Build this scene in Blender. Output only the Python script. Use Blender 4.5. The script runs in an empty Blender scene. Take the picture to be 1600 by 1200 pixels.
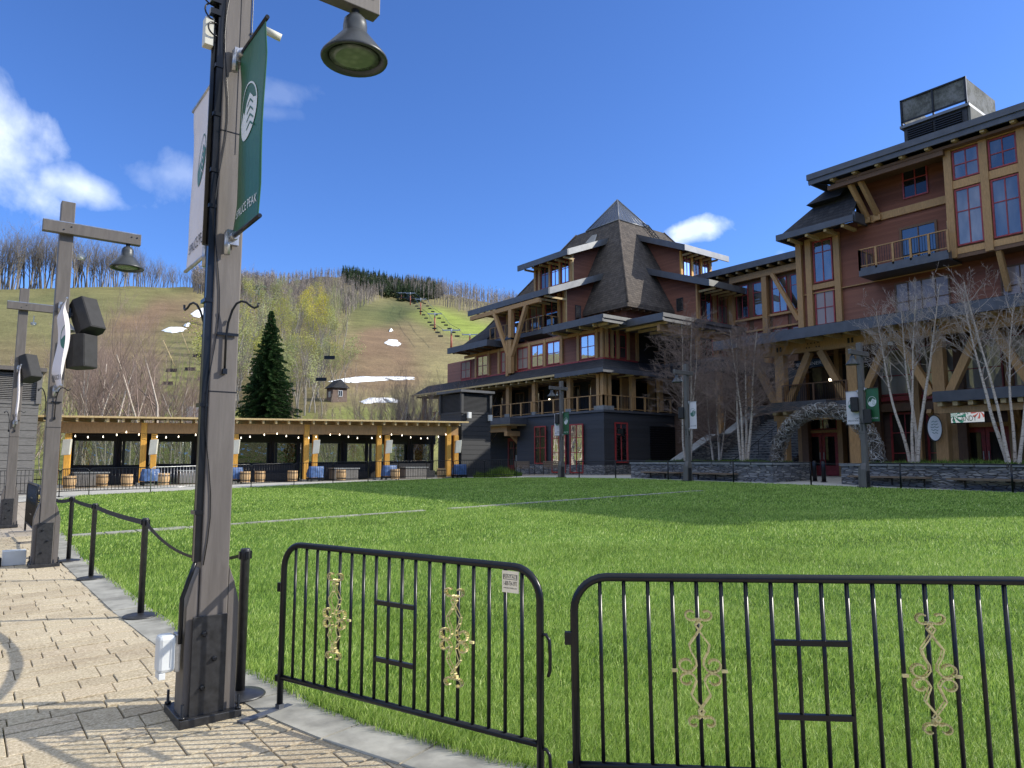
import bpy, math, random
import numpy as np
from mathutils import Vector, Matrix
R = math.radians
random.seed(7); np.random.seed(7)
sc = bpy.context.scene
COL = sc.collection

# ------------------------------------------------------------ camera
CZ = 1.64; PITCH = math.atan(120/1120.0); YAW = R(37.5); FPX = 1120.0
cam = bpy.data.cameras.new('camera'); camo = bpy.data.objects.new('camera', cam); COL.objects.link(camo)
camo.location = (0, 0, CZ); camo.rotation_euler = (R(90)+PITCH, 0, -YAW)
cam.sensor_width = 36; cam.lens = 36*FPX/1600; cam.clip_start = .05; cam.clip_end = 6000
sc.camera = camo
CC, CS = math.cos(YAW), math.sin(YAW)

# ------------------------------------------------------------ light
SUN_AZ = Vector((.84, -.545)).normalized(); SUN_EL = R(31)
sdir = Vector((SUN_AZ.x*math.cos(SUN_EL), SUN_AZ.y*math.cos(SUN_EL), math.sin(SUN_EL)))
sun = bpy.data.lights.new('sun', 'SUN'); sun.energy = 3.6; sun.angle = R(.53); sun.color = (1, .94, .82)
so = bpy.data.objects.new('sun', sun); COL.objects.link(so)
so.rotation_euler = sdir.to_track_quat('Z', 'Y').to_euler(); so.location = (30, -30, 60)
sc.view_settings.view_transform = 'Standard'; sc.view_settings.look = 'None'
sc.view_settings.exposure = 0.75; sc.view_settings.gamma = 1

def ray(px, py):
    x = (px-800)/FPX; v = (600-py)/FPX
    f = math.cos(PITCH)-v*math.sin(PITCH); z = math.sin(PITCH)+v*math.cos(PITCH)
    return (x*CC+f*CS, -x*CS+f*CC, z, f)
def onx(x0, px, py):
    r = ray(px, py); t = x0/r[0]; return (r[1]*t, CZ+r[2]*t)
def ony(y0, px, py):
    r = ray(px, py); t = y0/r[1]; return (r[0]*t, CZ+r[2]*t)
def gz(x, y):
    X = x*CC-y*CS; Y = x*CS+y*CC
    return .0115*max(-30, min(30, X))+.018*max(-15, min(Y, 38))-.09
def gnd(px, py):
    r = ray(px, py); lo, hi = .5, 300
    for _ in range(50):
        m = (lo+hi)/2
        if CZ+r[2]*m > gz(r[0]*m, r[1]*m): lo = m
        else: hi = m
    return (r[0]*lo, r[1]*lo, gz(r[0]*lo, r[1]*lo))
def dep(px, py, d):
    r = ray(px, py); t = d/r[3]; return Vector((r[0]*t, r[1]*t, CZ+r[2]*t))

world = bpy.data.worlds.new('World'); sc.world = world; world.use_nodes = True
def build_world():
    nt = world.node_tree; N = nt.nodes; L = nt.links; N.clear()
    def new(t, **k):
        n = N.new(t)
        for a, b in k.items(): setattr(n, a, b)
        return n
    def M(op, a, b=None, c=None, clamp=False):
        n = new('ShaderNodeMath', operation=op, use_clamp=clamp)
        for i, s in enumerate((a, b, c)):
            if s is None: continue
            if isinstance(s, (int, float)): n.inputs[i].default_value = s
            else: L.new(s, n.inputs[i])
        return n.outputs[0]
    sky = new('ShaderNodeTexSky', sky_type='NISHITA', sun_disc=False)
    sky.sun_elevation = SUN_EL; sky.sun_rotation = math.atan2(SUN_AZ.x, SUN_AZ.y)
    sky.air_density = .9; sky.dust_density = .45; sky.ozone_density = 3.0; sky.altitude = 500
    hs = new('ShaderNodeHueSaturation'); hs.inputs['Saturation'].default_value = 1.05; hs.inputs['Value'].default_value = .9
    L.new(sky.outputs[0], hs.inputs['Color'])
    ti = new('ShaderNodeMixRGB', blend_type='MULTIPLY'); ti.inputs[0].default_value = 1; L.new(hs.outputs[0], ti.inputs[1]); ti.inputs[2].default_value = (.62, .82, 1.2, 1); hs = ti
    tc = new('ShaderNodeTexCoord'); d = tc.outputs['Generated']
    def dot(v):
        n = new('ShaderNodeVectorMath', operation='DOT_PRODUCT'); L.new(d, n.inputs[0]); n.inputs[1].default_value = v; return n.outputs['Value']
    noise = new('ShaderNodeTexNoise'); noise.inputs['Scale'].default_value = 7; noise.inputs['Detail'].default_value = 9; noise.inputs['Roughness'].default_value = .58; noise.inputs['Distortion'].default_value = .35
    L.new(d, noise.inputs['Vector'])
    noise2 = new('ShaderNodeTexNoise'); noise2.inputs['Scale'].default_value = 26; noise2.inputs['Detail'].default_value = 6
    L.new(d, noise2.inputs['Vector'])
    nz = M('ADD', M('MULTIPLY', M('SUBTRACT', noise.outputs[0], .5), 1.0), M('MULTIPLY', M('SUBTRACT', noise2.outputs[0], .5), .35))
    tot = None
    # px, py, half width, half height, tilt, density, noise amount
    for (px, py, sx, sy, tl, dens, na) in ((-35, 240, 145, 84, -.42, .9, 1.7), (110, 288, 95, 36, -.1, .7, 1.8), (265, 272, 75, 32, .1, .2, 3.4), (435, 148, 60, 18, .05, .10, 3.6),
                                           (430, 180, 45, 14, .1, .07, 3.6), (1085, 359, 60, 20, .14, .62, 4.2), (1220, 395, 12, 8, 0, .1, 3)):
        r = Vector(ray(px, py)[:3]).normalized()
        up = Vector((0, 0, 1)); rt = r.cross(up).normalized(); u2 = rt.cross(r).normalized()
        a = rt*math.cos(tl)+u2*math.sin(tl); b = u2*math.cos(tl)-rt*math.sin(tl)
        dc = dot(r); k = FPX*.93
        X = M('DIVIDE', dot(a), M('MAXIMUM', dc, .05)); Y = M('DIVIDE', dot(b), M('MAXIMUM', dc, .05))
        X = M('MULTIPLY', X, k/sx); Y = M('MULTIPLY', Y, k/sy)
        rr = M('SQRT', M('ADD', M('MULTIPLY', X, X), M('MULTIPLY', Y, Y)))
        e = M('ADD', M('SUBTRACT', .82, rr), M('MULTIPLY', nz, na))
        m = M('MULTIPLY', M('MULTIPLY', M('MULTIPLY', e, 1.3, clamp=True), dens), M('GREATER_THAN', dc, .3))
        tot = m if tot is None else M('MAXIMUM', tot, m)
    # unseen broken cloud added overhead and behind the viewer to lighten the shade
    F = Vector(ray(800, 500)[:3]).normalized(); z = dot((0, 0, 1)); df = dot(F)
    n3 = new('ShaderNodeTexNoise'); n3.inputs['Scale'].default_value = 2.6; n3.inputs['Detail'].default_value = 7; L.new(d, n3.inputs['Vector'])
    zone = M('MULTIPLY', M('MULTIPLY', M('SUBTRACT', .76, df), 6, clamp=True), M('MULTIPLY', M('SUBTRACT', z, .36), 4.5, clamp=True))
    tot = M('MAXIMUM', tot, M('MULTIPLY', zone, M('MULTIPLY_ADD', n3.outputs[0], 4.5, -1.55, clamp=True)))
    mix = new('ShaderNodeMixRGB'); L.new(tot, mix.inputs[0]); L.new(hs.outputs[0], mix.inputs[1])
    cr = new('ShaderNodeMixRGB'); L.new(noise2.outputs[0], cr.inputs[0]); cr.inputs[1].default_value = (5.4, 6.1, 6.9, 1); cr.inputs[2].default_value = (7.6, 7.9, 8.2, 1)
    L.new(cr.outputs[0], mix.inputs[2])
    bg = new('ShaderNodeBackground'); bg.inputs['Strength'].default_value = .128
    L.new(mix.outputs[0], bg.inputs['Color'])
    out = new('ShaderNodeOutputWorld'); L.new(bg.outputs[0], out.inputs[0])
build_world()

# ------------------------------------------------------------ materials
class NT:
    def __init__(s, name):
        s.m = bpy.data.materials.new(name); s.m.use_nodes = True; s.t = s.m.node_tree; s.t.nodes.clear()
        s.out = s.n('ShaderNodeOutputMaterial'); s.tc = s.n('ShaderNodeTexCoord')
    def n(s, t, **k):
        x = s.t.nodes.new(t)
        for a, b in k.items(): setattr(x, a, b)
        return x
    def l(s, a, b): s.t.links.new(a, b)
    def M(s, op, a, b=None, c=None, clamp=False):
        n = s.n('ShaderNodeMath', operation=op, use_clamp=clamp)
        for i, v in enumerate((a, b, c)):
            if v is None: continue
            if isinstance(v, (int, float)): n.inputs[i].default_value = v
            else: s.l(v, n.inputs[i])
        return n.outputs[0]
    def noise(s, scale, detail=4, rough=.55, vec=None, sc3=None, dist=0):
        n = s.n('ShaderNodeTexNoise'); n.inputs['Scale'].default_value = scale; n.inputs['Detail'].default_value = detail
        n.inputs['Roughness'].default_value = rough; n.inputs['Distortion'].default_value = dist
        v = vec or s.tc.outputs['Object']
        if sc3:
            mp = s.n('ShaderNodeMapping'); mp.inputs['Scale'].default_value = sc3; s.l(v, mp.inputs['Vector']); v = mp.outputs[0]
        s.l(v, n.inputs['Vector']); return n.outputs[0]
    def ramp(s, f, stops):
        r = s.n('ShaderNodeValToRGB'); e = r.color_ramp.elements
        while len(e) < len(stops): e.new(.5)
        for x, (p, c) in zip(e, stops): x.position = p; x.color = (*c, 1)
        s.l(f, r.inputs[0]); return r.outputs[0]
    def mix(s, f, a, b, mode='MIX'):
        n = s.n('ShaderNodeMixRGB', blend_type=mode)
        for i, v in enumerate((f, a, b)):
            if isinstance(v, (int, float)): n.inputs[i].default_value = v
            elif isinstance(v, tuple): n.inputs[i].default_value = (*v, 1)
            else: s.l(v, n.inputs[i])
        return n.outputs[0]
    def rnd(s): return s.n('ShaderNodeObjectInfo').outputs['Random']
    def bsdf(s, col, rough=.7, metal=0, bump=None, bs=.3, bd=.01, spec=.5, emit=None, trans=0):
        b = s.n('ShaderNodeBsdfPrincipled'); b.inputs['Metallic'].default_value = metal
        b.inputs['Specular IOR Level'].default_value = spec
        if isinstance(col, tuple): b.inputs['Base Color'].default_value = (*col, 1)
        else: s.l(col, b.inputs['Base Color'])
        if isinstance(rough, (int, float)): b.inputs['Roughness'].default_value = rough
        else: s.l(rough, b.inputs['Roughness'])
        if bump is not None:
            k = s.n('ShaderNodeBump'); k.inputs['Strength'].default_value = bs; k.inputs['Distance'].default_value = bd
            s.l(bump, k.inputs['Height']); s.l(k.outputs[0], b.inputs['Normal'])
        if emit: b.inputs['Emission Color'].default_value = (*emit[0], 1); b.inputs['Emission Strength'].default_value = emit[1]
        s.l(b.outputs[0], s.out.inputs[0]); s.b = b; return b

MAT = {}
def simple(name, col, rough=.6, metal=0, var=.25, scale=6, bs=.15, spec=.5, sc3=None, objvar=0, bd=.004):
    t = NT(name); n = t.noise(scale, 5, .6, sc3=sc3)
    lo = tuple(c*(1-var) for c in col); hi = tuple(min(1, c*(1+var)) for c in col)
    c = t.ramp(n, [(.3, lo), (.7, hi)])
    if objvar:
        hv = t.n('ShaderNodeHueSaturation'); t.l(c, hv.inputs['Color']); t.l(t.M('MULTIPLY_ADD', t.rnd(), objvar, 1-objvar/2), hv.inputs['Value']); c = hv.outputs[0]
    t.bsdf(c, rough, metal, bump=n, bs=bs, bd=bd, spec=spec); MAT[name] = t.m; return t.m
def timber(name, col, var=.35):
    t = NT(name); g = t.noise(3, 6, .65, sc3=(6, 6, 1.0), dist=.6); g2 = t.noise(22, 4, .6, sc3=(3, 3, .35))
    f = t.M('MULTIPLY_ADD', g2, .4, t.M('MULTIPLY', g, .6))
    c = t.ramp(f, [(.3, tuple(x*(1-var) for x in col)), (.5, col), (.72, tuple(min(1, x*(1+var)) for x in col))])
    hv = t.n('ShaderNodeHueSaturation'); t.l(c, hv.inputs['Color']); t.l(t.M('MULTIPLY_ADD', t.rnd(), .25, .88), hv.inputs['Value'])
    t.bsdf(hv.outputs[0], .62, bump=f, bs=.3, bd=.006); MAT[name] = t.m
timber('timber', (.41, .238, .098)); timber('timber_bright', (.66, .34, .055)); timber('timber_pale', (.50, .37, .18)); timber('timber_dark', (.13, .068, .034))
timber('barrel_wood', (.46, .3, .15))
simple('metal_fascia', (.085, .09, .105), .45, .2, .18, 2, .08)
simple('lamp_metal', (.05, .055, .06), .42, .3, .15, 6, .05)
simple('metal_flash', (.16, .165, .17), .4, .5, .15, 2, .05)  # on dormer and porch edges this lighter metal paints in sunlight
simple('black_steel', (.005, .006, .009), .3, .0, .4, 12, .08, spec=.38)
simple('black_paint_worn', (.02, .02, .022), .42, 0, .5, 25, .12)
simple('rubber', (.018, .018, .02), .75, 0, .3, 10, .1)
simple('belt', (.02, .021, .028), .8, 0, .3, 40, .1)
simple('gold_paint', (.66, .57, .27), .45, .1, .3, 20, .15)
simple('white_plastic', (.62, .64, .64), .45, 0, .08, 4, .03)
simple('cream_plastic', (.55, .54, .47), .5, 0, .1, 4, .05)
simple('galvanised', (.4, .4, .41), .35, .8, .3, 18, .1)
simple('red_paint', (.30, .035, .036), .45, 0, .3, 5, .08)
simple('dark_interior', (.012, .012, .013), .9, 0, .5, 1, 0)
simple('tarp_blue', (.05, .105, .25), .5, 0, .35, 5, .6, bd=.03)
simple('white_paint', (.72, .74, .76), .3, 0, .06, 2, .02)
simple('tyre', (.02, .02, .02), .85)
simple('snow', (.9, .92, .95), .6, 0, .03, 3, .4, bd=.1)
simple('curtain', (.35, .28, .25), .8)
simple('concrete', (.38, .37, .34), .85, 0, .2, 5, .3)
simple('slab', (.265, .255, .22), .85, 0, .42, 3.2, .6, objvar=.0, bd=.008)
simple('cap_stone', (.20, .21, .215), .8, 0, .25, 4, .5, bd=.01)
simple('soil', (.045, .032, .022), .95, 0, .4, 6, .6, bd=.03)
simple('bench_wood', (.17, .12, .08), .6, 0, .3, 10, .2, sc3=(1, 8, 1))
simple('lift_red', (.33, .085, .045), .6)
simple('lift_green', (.05, .09, .07), .6)
simple('bark_dark', (.085, .07, .058), .9, 0, .4, 9, .7, bd=.02, objvar=.4)
simple('bark_grey', (.27, .245, .22), .9, 0, .3, 5, .4, bd=.02, objvar=.5)
simple('twig_grey', (.21, .18, .155), .9, 0, .3, 4, .2, objvar=.5)
simple('twig_silver', (.5, .49, .47), .9, 0, .3, 5, .2)
simple('wood_far', (.27, .225, .19), .95, 0, .45, .05, 0)
simple('twig_crest', (.19, .165, .14), .9, 0, .3, 4, .2, objvar=.4)
simple('twig_red', (.13, .085, .068), .9, 0, .35, 5, .2, objvar=.35)
simple('twig_brown', (.26, .19, .16), .9, 0, .3, 5, .2)
simple('twig_bright', (.42, .36, .32), .9, 0, .3, 5, .2)
simple('twig_light', (.34, .27, .21), .9, 0, .3, 5, .2, objvar=.3)
simple('banner_white', (.66, .62, .64), .65, 0, .05, 3, .05)
simple('emblem_dark', (.05, .16, .12), .6, 0, .1, 3, 0)
simple('emblem_white', (.68, .7, .7), .6, 0, .05, 3, 0)
simple('sign_cream', (.85, .76, .58), .5, 0, .06)
simple('plant_siding', (.17, .17, .155), .95, 0, .2, 2, .1)
simple('ink', (.03, .025, .02), .6)
simple('sign_navy', (.015, .04, .075), .5)

def mk():
    # pole paint: brown grey with scuffs
    t = NT('pole_paint'); g = t.noise(4, 6, .65, sc3=(5, 5, .6), dist=.4); g2 = t.noise(2.2, 5, .6)
    c = t.ramp(g, [(.25, (.083, .072, .065)), (.6, (.12, .106, .097)), (.8, (.152, .137, .127))])
    sp = t.ramp(g2, [(.64, (0, 0, 0)), (.73, (1, 1, 1))]); c = t.mix(t.M('MULTIPLY', sp, .25), c, (.29, .27, .25))
    t.bsdf(c, .55, bump=g, bs=.25, bd=.004); MAT['pole_paint'] = t.m
    t = NT('pole_paint_far'); g = t.noise(4, 6, .65, sc3=(5, 5, .6), dist=.4)
    c = t.ramp(g, [(.25, (.09, .082, .076)), (.8, (.16, .148, .135))])
    t.bsdf(c, .55, bump=g, bs=.25, bd=.004); MAT['pole_paint_far'] = t.m
    # lap siding: horizontal boards
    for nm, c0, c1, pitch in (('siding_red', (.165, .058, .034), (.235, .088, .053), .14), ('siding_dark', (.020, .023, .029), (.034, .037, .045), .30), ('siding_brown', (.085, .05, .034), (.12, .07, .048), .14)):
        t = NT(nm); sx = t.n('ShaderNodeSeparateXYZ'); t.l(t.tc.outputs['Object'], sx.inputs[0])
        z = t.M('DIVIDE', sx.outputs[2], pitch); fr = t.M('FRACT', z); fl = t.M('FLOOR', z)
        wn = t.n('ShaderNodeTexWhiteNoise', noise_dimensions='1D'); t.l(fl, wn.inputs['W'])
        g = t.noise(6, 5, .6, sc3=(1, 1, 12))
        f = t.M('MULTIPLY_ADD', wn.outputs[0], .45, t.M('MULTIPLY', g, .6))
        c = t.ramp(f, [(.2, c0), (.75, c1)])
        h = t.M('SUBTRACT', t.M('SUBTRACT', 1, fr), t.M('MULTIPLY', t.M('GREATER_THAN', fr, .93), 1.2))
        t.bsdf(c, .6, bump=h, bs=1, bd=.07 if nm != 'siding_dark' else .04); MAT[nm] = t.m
    # plank: real boards on the towers
    for nm, col in (('plank_dark', (.03, .032, .037)), ('plank_grey', (.135, .128, .122))):
        t = NT(nm); g = t.noise(5, 6, .65, sc3=(1.2, 1.2, 14), dist=.5)
        c = t.ramp(g, [(.3, tuple(x*.65 for x in col)), (.7, tuple(x*1.35 for x in col))])
        t.bsdf(c, .65, bump=g, bs=.4, bd=.006); MAT[nm] = t.m
    # shingles
    for nm, c0, c1 in (('shingle', (.058, .05, .046), (.125, .105, .09)), ('shingle_dark', (.03, .031, .037), (.06, .06, .066))):
        t = NT(nm); sx = t.n('ShaderNodeSeparateXYZ'); t.l(t.tc.outputs['Object'], sx.inputs[0])
        cb = t.n('ShaderNodeCombineXYZ'); t.l(t.M('ADD', sx.outputs[0], sx.outputs[1]), cb.inputs[0]); t.l(sx.outputs[2], cb.inputs[1])
        br = t.n('ShaderNodeTexBrick'); br.inputs['Scale'].default_value = 1; br.inputs['Brick Width'].default_value = .3; br.inputs['Row Height'].default_value = .2
        br.inputs['Mortar Size'].default_value = .012; br.inputs['Color1'].default_value = (*c0, 1); br.inputs['Color2'].default_value = (*c1, 1); br.inputs['Mortar'].default_value = (*[x*.5 for x in c0], 1); br.inputs['Bias'].default_value = 0
        t.l(cb.outputs[0], br.inputs['Vector'])
        n = t.noise(2.5, 5, .6); c = t.mix(.35, br.outputs[0], t.ramp(n, [(.3, c0), (.7, c1)]))
        fr = t.M('FRACT', t.M('DIVIDE', sx.outputs[2], .2))
        t.bsdf(c, .9, bump=t.M('MULTIPLY_ADD', fr, -1, t.M('MULTIPLY', br.outputs[1], -.5)), bs=.6, bd=.03, spec=.2); MAT[nm] = t.m
    # ledge stone
    for nm, pal in (('ledge_stone', [(0, (.07, .077, .09)), (.4, (.14, .147, .165)), (.7, (.22, .225, .235)), (1, (.33, .325, .31))]),):
        t = NT(nm); sx = t.n('ShaderNodeSeparateXYZ'); t.l(t.tc.outputs['Object'], sx.inputs[0])
        nn = t.noise(1.5, 3); cb = t.n('ShaderNodeCombineXYZ'); t.l(t.M('ADD', sx.outputs[0], sx.outputs[1]), cb.inputs[0]); t.l(t.M('MULTIPLY_ADD', nn, .08, sx.outputs[2]), cb.inputs[1])
        vo = t.n('ShaderNodeTexVoronoi', feature='F1'); mp = t.n('ShaderNodeMapping'); mp.inputs['Scale'].default_value = (2.3, 14, 1); t.l(cb.outputs[0], mp.inputs[0]); t.l(mp.outputs[0], vo.inputs['Vector']); vo.inputs['Scale'].default_value = 1
        vd = t.n('ShaderNodeTexVoronoi', feature='DISTANCE_TO_EDGE'); t.l(mp.outputs[0], vd.inputs['Vector']); vd.inputs['Scale'].default_value = 1
        bw = t.n('ShaderNodeSeparateColor'); t.l(vo.outputs['Color'], bw.inputs[0])
        c = t.ramp(t.M('MULTIPLY_ADD', t.noise(14, 4), .3, t.M('MULTIPLY', bw.outputs[0], .8)), pal)
        ed = t.M('MINIMUM', t.M('MULTIPLY', vd.outputs['Distance'], 9), 1)
        c = t.mix(ed, (.03, .03, .03), c)
        t.bsdf(c, .85, bump=t.M('MULTIPLY_ADD', ed, 1, t.M('MULTIPLY', bw.outputs[1], .6)), bs=.8, bd=.04); MAT[nm] = t.m
    # window glass: dark pane with reflections, each room behind a bit different; glass_pale has reflected sky painted into its base, with curtains
    for nm, base in (('glass', [(0, (.01, .012, .014)), (.5, (.03, .03, .03)), (.8, (.16, .15, .13)), (1, (.3, .26, .22))]), ('glass_curtain', [(0, (.25, .19, .17)), (1, (.4, .33, .3))]), ('glass_pale', [(0, (.05, .05, .045)), (.35, (.2, .19, .165)), (.7, (.42, .40, .34)), (1, (.5, .48, .42))]), ('glass_dark', [(0, (.006, .006, .008)), (.6, (.02, .018, .016)), (1, (.07, .06, .05))])):
        t = NT(nm); n = t.noise(1.3, 3, .5, sc3=(1, 1, .35)); v = t.M('ADD', t.M('MULTIPLY', t.rnd(), .7), t.M('MULTIPLY_ADD', n, .9, -.3), clamp=True)
        c = t.ramp(v, base); b = t.n('ShaderNodeBsdfDiffuse'); t.l(c, b.inputs[0])
        g = t.n('ShaderNodeBsdfGlossy'); g.inputs['Roughness'].default_value = .015; g.inputs['Color'].default_value = (.85, .88, .92, 1)
        wv = t.noise(1.1, 2); bp = t.n('ShaderNodeBump'); bp.inputs['Strength'].default_value = .06; bp.inputs['Distance'].default_value = .05; t.l(wv, bp.inputs['Height']); t.l(bp.outputs[0], g.inputs['Normal'])
        fr = t.n('ShaderNodeFresnel'); fr.inputs['IOR'].default_value = 1.6
        f = t.M('MULTIPLY_ADD', fr.outputs[0], {'glass': 1.1, 'glass_dark': .7, 'glass_pale': 1.1}.get(nm, .55), {'glass': .07, 'glass_pale': .12}.get(nm, 0.), clamp=True)
        ms = t.n('ShaderNodeMixShader'); t.l(f, ms.inputs[0]); t.l(b.outputs[0], ms.inputs[1]); t.l(g.outputs[0], ms.inputs[2]); t.l(ms.outputs[0], t.out.inputs[0]); MAT[nm] = t.m
    # clear vinyl
    t = NT('clear_vinyl'); tr = t.n('ShaderNodeBsdfTransparent'); tr.inputs[0].default_value = (.6, .64, .64, 1)
    g = t.n('ShaderNodeBsdfGlossy'); g.inputs['Roughness'].default_value = .05; n = t.noise(1.6, 3); bp = t.n('ShaderNodeBump'); bp.inputs['Strength'].default_value = .5; bp.inputs['Distance'].default_value = .08; t.l(n, bp.inputs['Height']); t.l(bp.outputs[0], g.inputs['Normal'])
    ms = t.n('ShaderNodeMixShader'); ms.inputs[0].default_value = .16; t.l(tr.outputs[0], ms.inputs[1]); t.l(g.outputs[0], ms.inputs[2]); t.l(ms.outputs[0], t.out.inputs[0]); MAT['clear_vinyl'] = t.m
    # lamp lens
    t = NT('lamp_lens'); vo = t.n('ShaderNodeTexVoronoi'); vo.inputs['Scale'].default_value = 14; t.l(t.tc.outputs['Object'], vo.inputs['Vector'])
    t.bsdf(t.ramp(vo.outputs['Distance'], [(0, (.2, .23, .17)), (.6, (.11, .14, .1))]), .25, bump=vo.outputs['Distance'], bs=.4); MAT['lamp_lens'] = t.m
    # emitters
    for nm, c, s in (('bulb', (1, .9, .7), 2.5), ('room_lamp', (1, .85, .6), 5.0)):
        t = NT(nm); t.bsdf(c, .5, emit=(c, s)); MAT[nm] = t.m
    # banner green vinyl
    t = NT('banner_green'); n = t.noise(3, 3); t.bsdf(t.ramp(n, [(.3, (.010, .085, .03)), (.7, (.015, .11, .04))]), .42, bump=t.noise(2.2, 3, .5, sc3=(1, 3, .6)), bs=.35, bd=.03); MAT['banner_green'] = t.m
    # birch bark
    t = NT('birch_bark'); n = t.noise(3, 4, .7, sc3=(2, 2, 9)); n2 = t.noise(1.2, 3)
    c = t.ramp(n, [(.0, (.05, .04, .035)), (.38, (.09, .07, .06)), (.44, (.5, .44, .37)), (.75, (.66, .6, .52))]); c = t.mix(t.M('MULTIPLY', n2, .35), c, (.3, .19, .13))
    t.bsdf(c, .75, bump=n, bs=.4, bd=.01); MAT['birch_bark'] = t.m
    # foliage
    for nm, c0, c1, tl in (('needle', (.022, .05, .02), (.06, .11, .04), 0), ('needle_far', (.03, .05, .028), (.07, .09, .04), 0), ('leaf_spring', (.28, .3, .08), (.48, .46, .13), .3), ('leaf_yellow', (.5, .45, .06), (.72, .6, .1), .3), ('leaf_pale', (.28, .31, .14), (.42, .44, .2), .3), ('shrub_leaf', (.05, .1, .02), (.14, .2, .05), .2)):
        t = NT(nm); n = t.noise(.9, 3); n2 = t.noise(9, 2); f = t.M('MULTIPLY_ADD', n2, .5, t.M('MULTIPLY', n, .5)); c = t.ramp(f, [(.35, c0), (.65, c1)])
        hv = t.n('ShaderNodeHueSaturation'); t.l(c, hv.inputs['Color']); t.l(t.M('MULTIPLY_ADD', t.rnd(), .35, .82), hv.inputs['Value'])
        d = t.n('ShaderNodeBsdfDiffuse'); t.l(hv.outputs[0], d.inputs[0]); last = d.outputs[0]
        if tl:
            r = t.n('ShaderNodeBsdfTranslucent'); t.l(hv.outputs[0], r.inputs[0]); ms = t.n('ShaderNodeMixShader'); ms.inputs[0].default_value = tl; t.l(last, ms.inputs[1]); t.l(r.outputs[0], ms.inputs[2]); last = ms.outputs[0]
        t.l(last, t.out.inputs[0]); MAT[nm] = t.m
    # grass blades: colour from per-blade attribute + patches
    t = NT('grass_blade'); at = t.n('ShaderNodeAttribute'); at.attribute_name = 'tone'
    pn = t.noise(.55, 4, .6); pn2 = t.noise(3.2, 3, .6)
    f = t.M('ADD', t.M('MULTIPLY', at.outputs['Fac'], .55), t.M('ADD', t.M('MULTIPLY', pn, .4), t.M('MULTIPLY_ADD', pn2, .3, -.12)))
    c = t.ramp(f, [(.10, (.06, .12, .015)), (.4, (.24, .37, .06)), (.7, (.41, .56, .12)), (.98, (.62, .66, .28))])
    d = t.n('ShaderNodeBsdfPrincipled'); d.inputs['Roughness'].default_value = .5; d.inputs['Specular IOR Level'].default_value = .35; t.l(c, d.inputs['Base Color'])
    r = t.n('ShaderNodeBsdfTranslucent'); t.l(c, r.inputs[0]); ms = t.n('ShaderNodeMixShader'); ms.inputs[0].default_value = .38; t.l(d.outputs[0], ms.inputs[1]); t.l(r.outputs[0], ms.inputs[2]); t.l(ms.outputs[0], t.out.inputs[0]); MAT['grass_blade'] = t.m
    t = NT('turf'); n = t.noise(14, 5, .7); n2 = t.noise(.55, 4, .6); f = t.M('MULTIPLY_ADD', n2, .5, t.M('MULTIPLY', n, .5))
    t.bsdf(t.ramp(f, [(.3, (.03, .05, .012)), (.5, (.07, .14, .02)), (.7, (.13, .22, .04))]), .95, bump=n, bs=.8, bd=.03, spec=.1); MAT['turf'] = t.m
    # pavers (individual blocks) colour by attribute
    t = NT('paver'); at = t.n('ShaderNodeAttribute'); at.attribute_name = 'tone'
    n = t.noise(55, 5, .75); n2 = t.noise(.8, 4, .6); n3 = t.noise(260, 2)
    c = t.ramp(at.outputs['Fac'], [(0, (.30, .235, .15)), (.35, (.42, .345, .23)), (.7, (.50, .42, .29)), (1, (.45, .355, .245))])
    c = t.mix(.62, c, t.ramp(n, [(.36, (.2, .16, .1)), (.5, (.44, .365, .25)), (.64, (.7, .62, .46))]))
    c = t.mix(t.M('MULTIPLY', t.ramp(n2, [(.5, (0, 0, 0)), (.68, (1, 1, 1))]), .32), c, (.21, .15, .1))
    t.bsdf(c, .9, bump=t.M('MULTIPLY_ADD', n3, .5, n), bs=.55, bd=.006, spec=.3); MAT['paver'] = t.m
    t = NT('joint_soil'); n = t.noise(5, 4, .6); n2 = t.noise(60, 3)
    t.bsdf(t.mix(n2, t.ramp(n, [(.4, (.055, .045, .03)), (.52, (.06, .06, .025)), (.6, (.09, .14, .03))]), (.05, .04, .03)), .95, bump=n2, bs=.6, bd=.01, spec=.1); MAT['joint_soil'] = t.m
    t = NT('plaza_pavers'); sx = t.n('ShaderNodeTexBrick'); mp = t.n('ShaderNodeMapping'); t.l(t.tc.outputs['Object'], mp.inputs[0]); t.l(mp.outputs[0], sx.inputs['Vector'])
    sx.inputs['Scale'].default_value = 1; sx.inputs['Brick Width'].default_value = .42; sx.inputs['Row Height'].default_value = .24; sx.inputs['Mortar Size'].default_value = .01
    sx.inputs['Color1'].default_value = (.33, .27, .2, 1); sx.inputs['Color2'].default_value = (.44, .37, .28, 1); sx.inputs['Mortar'].default_value = (.07, .06, .04, 1)
    n = t.noise(.7, 4, .6); n2 = t.noise(30, 4)
    c = t.mix(t.M('MULTIPLY', n, .35), sx.outputs[0], (.22, .19, .15)); t.bsdf(t.mix(.25, c, t.ramp(n2, [(.3, (.2, .17, .13)), (.7, (.5, .44, .36))])), .9, bump=t.M('MULTIPLY_ADD', sx.outputs[1], -1, n2), bs=.4, bd=.01); MAT['plaza_pavers'] = t.m
    # hillside: colour attribute with fine noise
    t = NT('hillside'); at = t.n('ShaderNodeAttribute'); at.attribute_name = 'cover'
    n = t.noise(.09, 7, .68, sc3=(1, 1, 2.2)); n2 = t.noise(.9, 5, .7)
    c = t.mix(.75, at.outputs['Color'], t.ramp(t.M('MULTIPLY_ADD', n2, .45, t.M('MULTIPLY', n, .55)), [(.36, (.3, .27, .22)), (.5, (.52, .5, .45)), (.64, (.78, .74, .62))]), 'OVERLAY')
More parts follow.
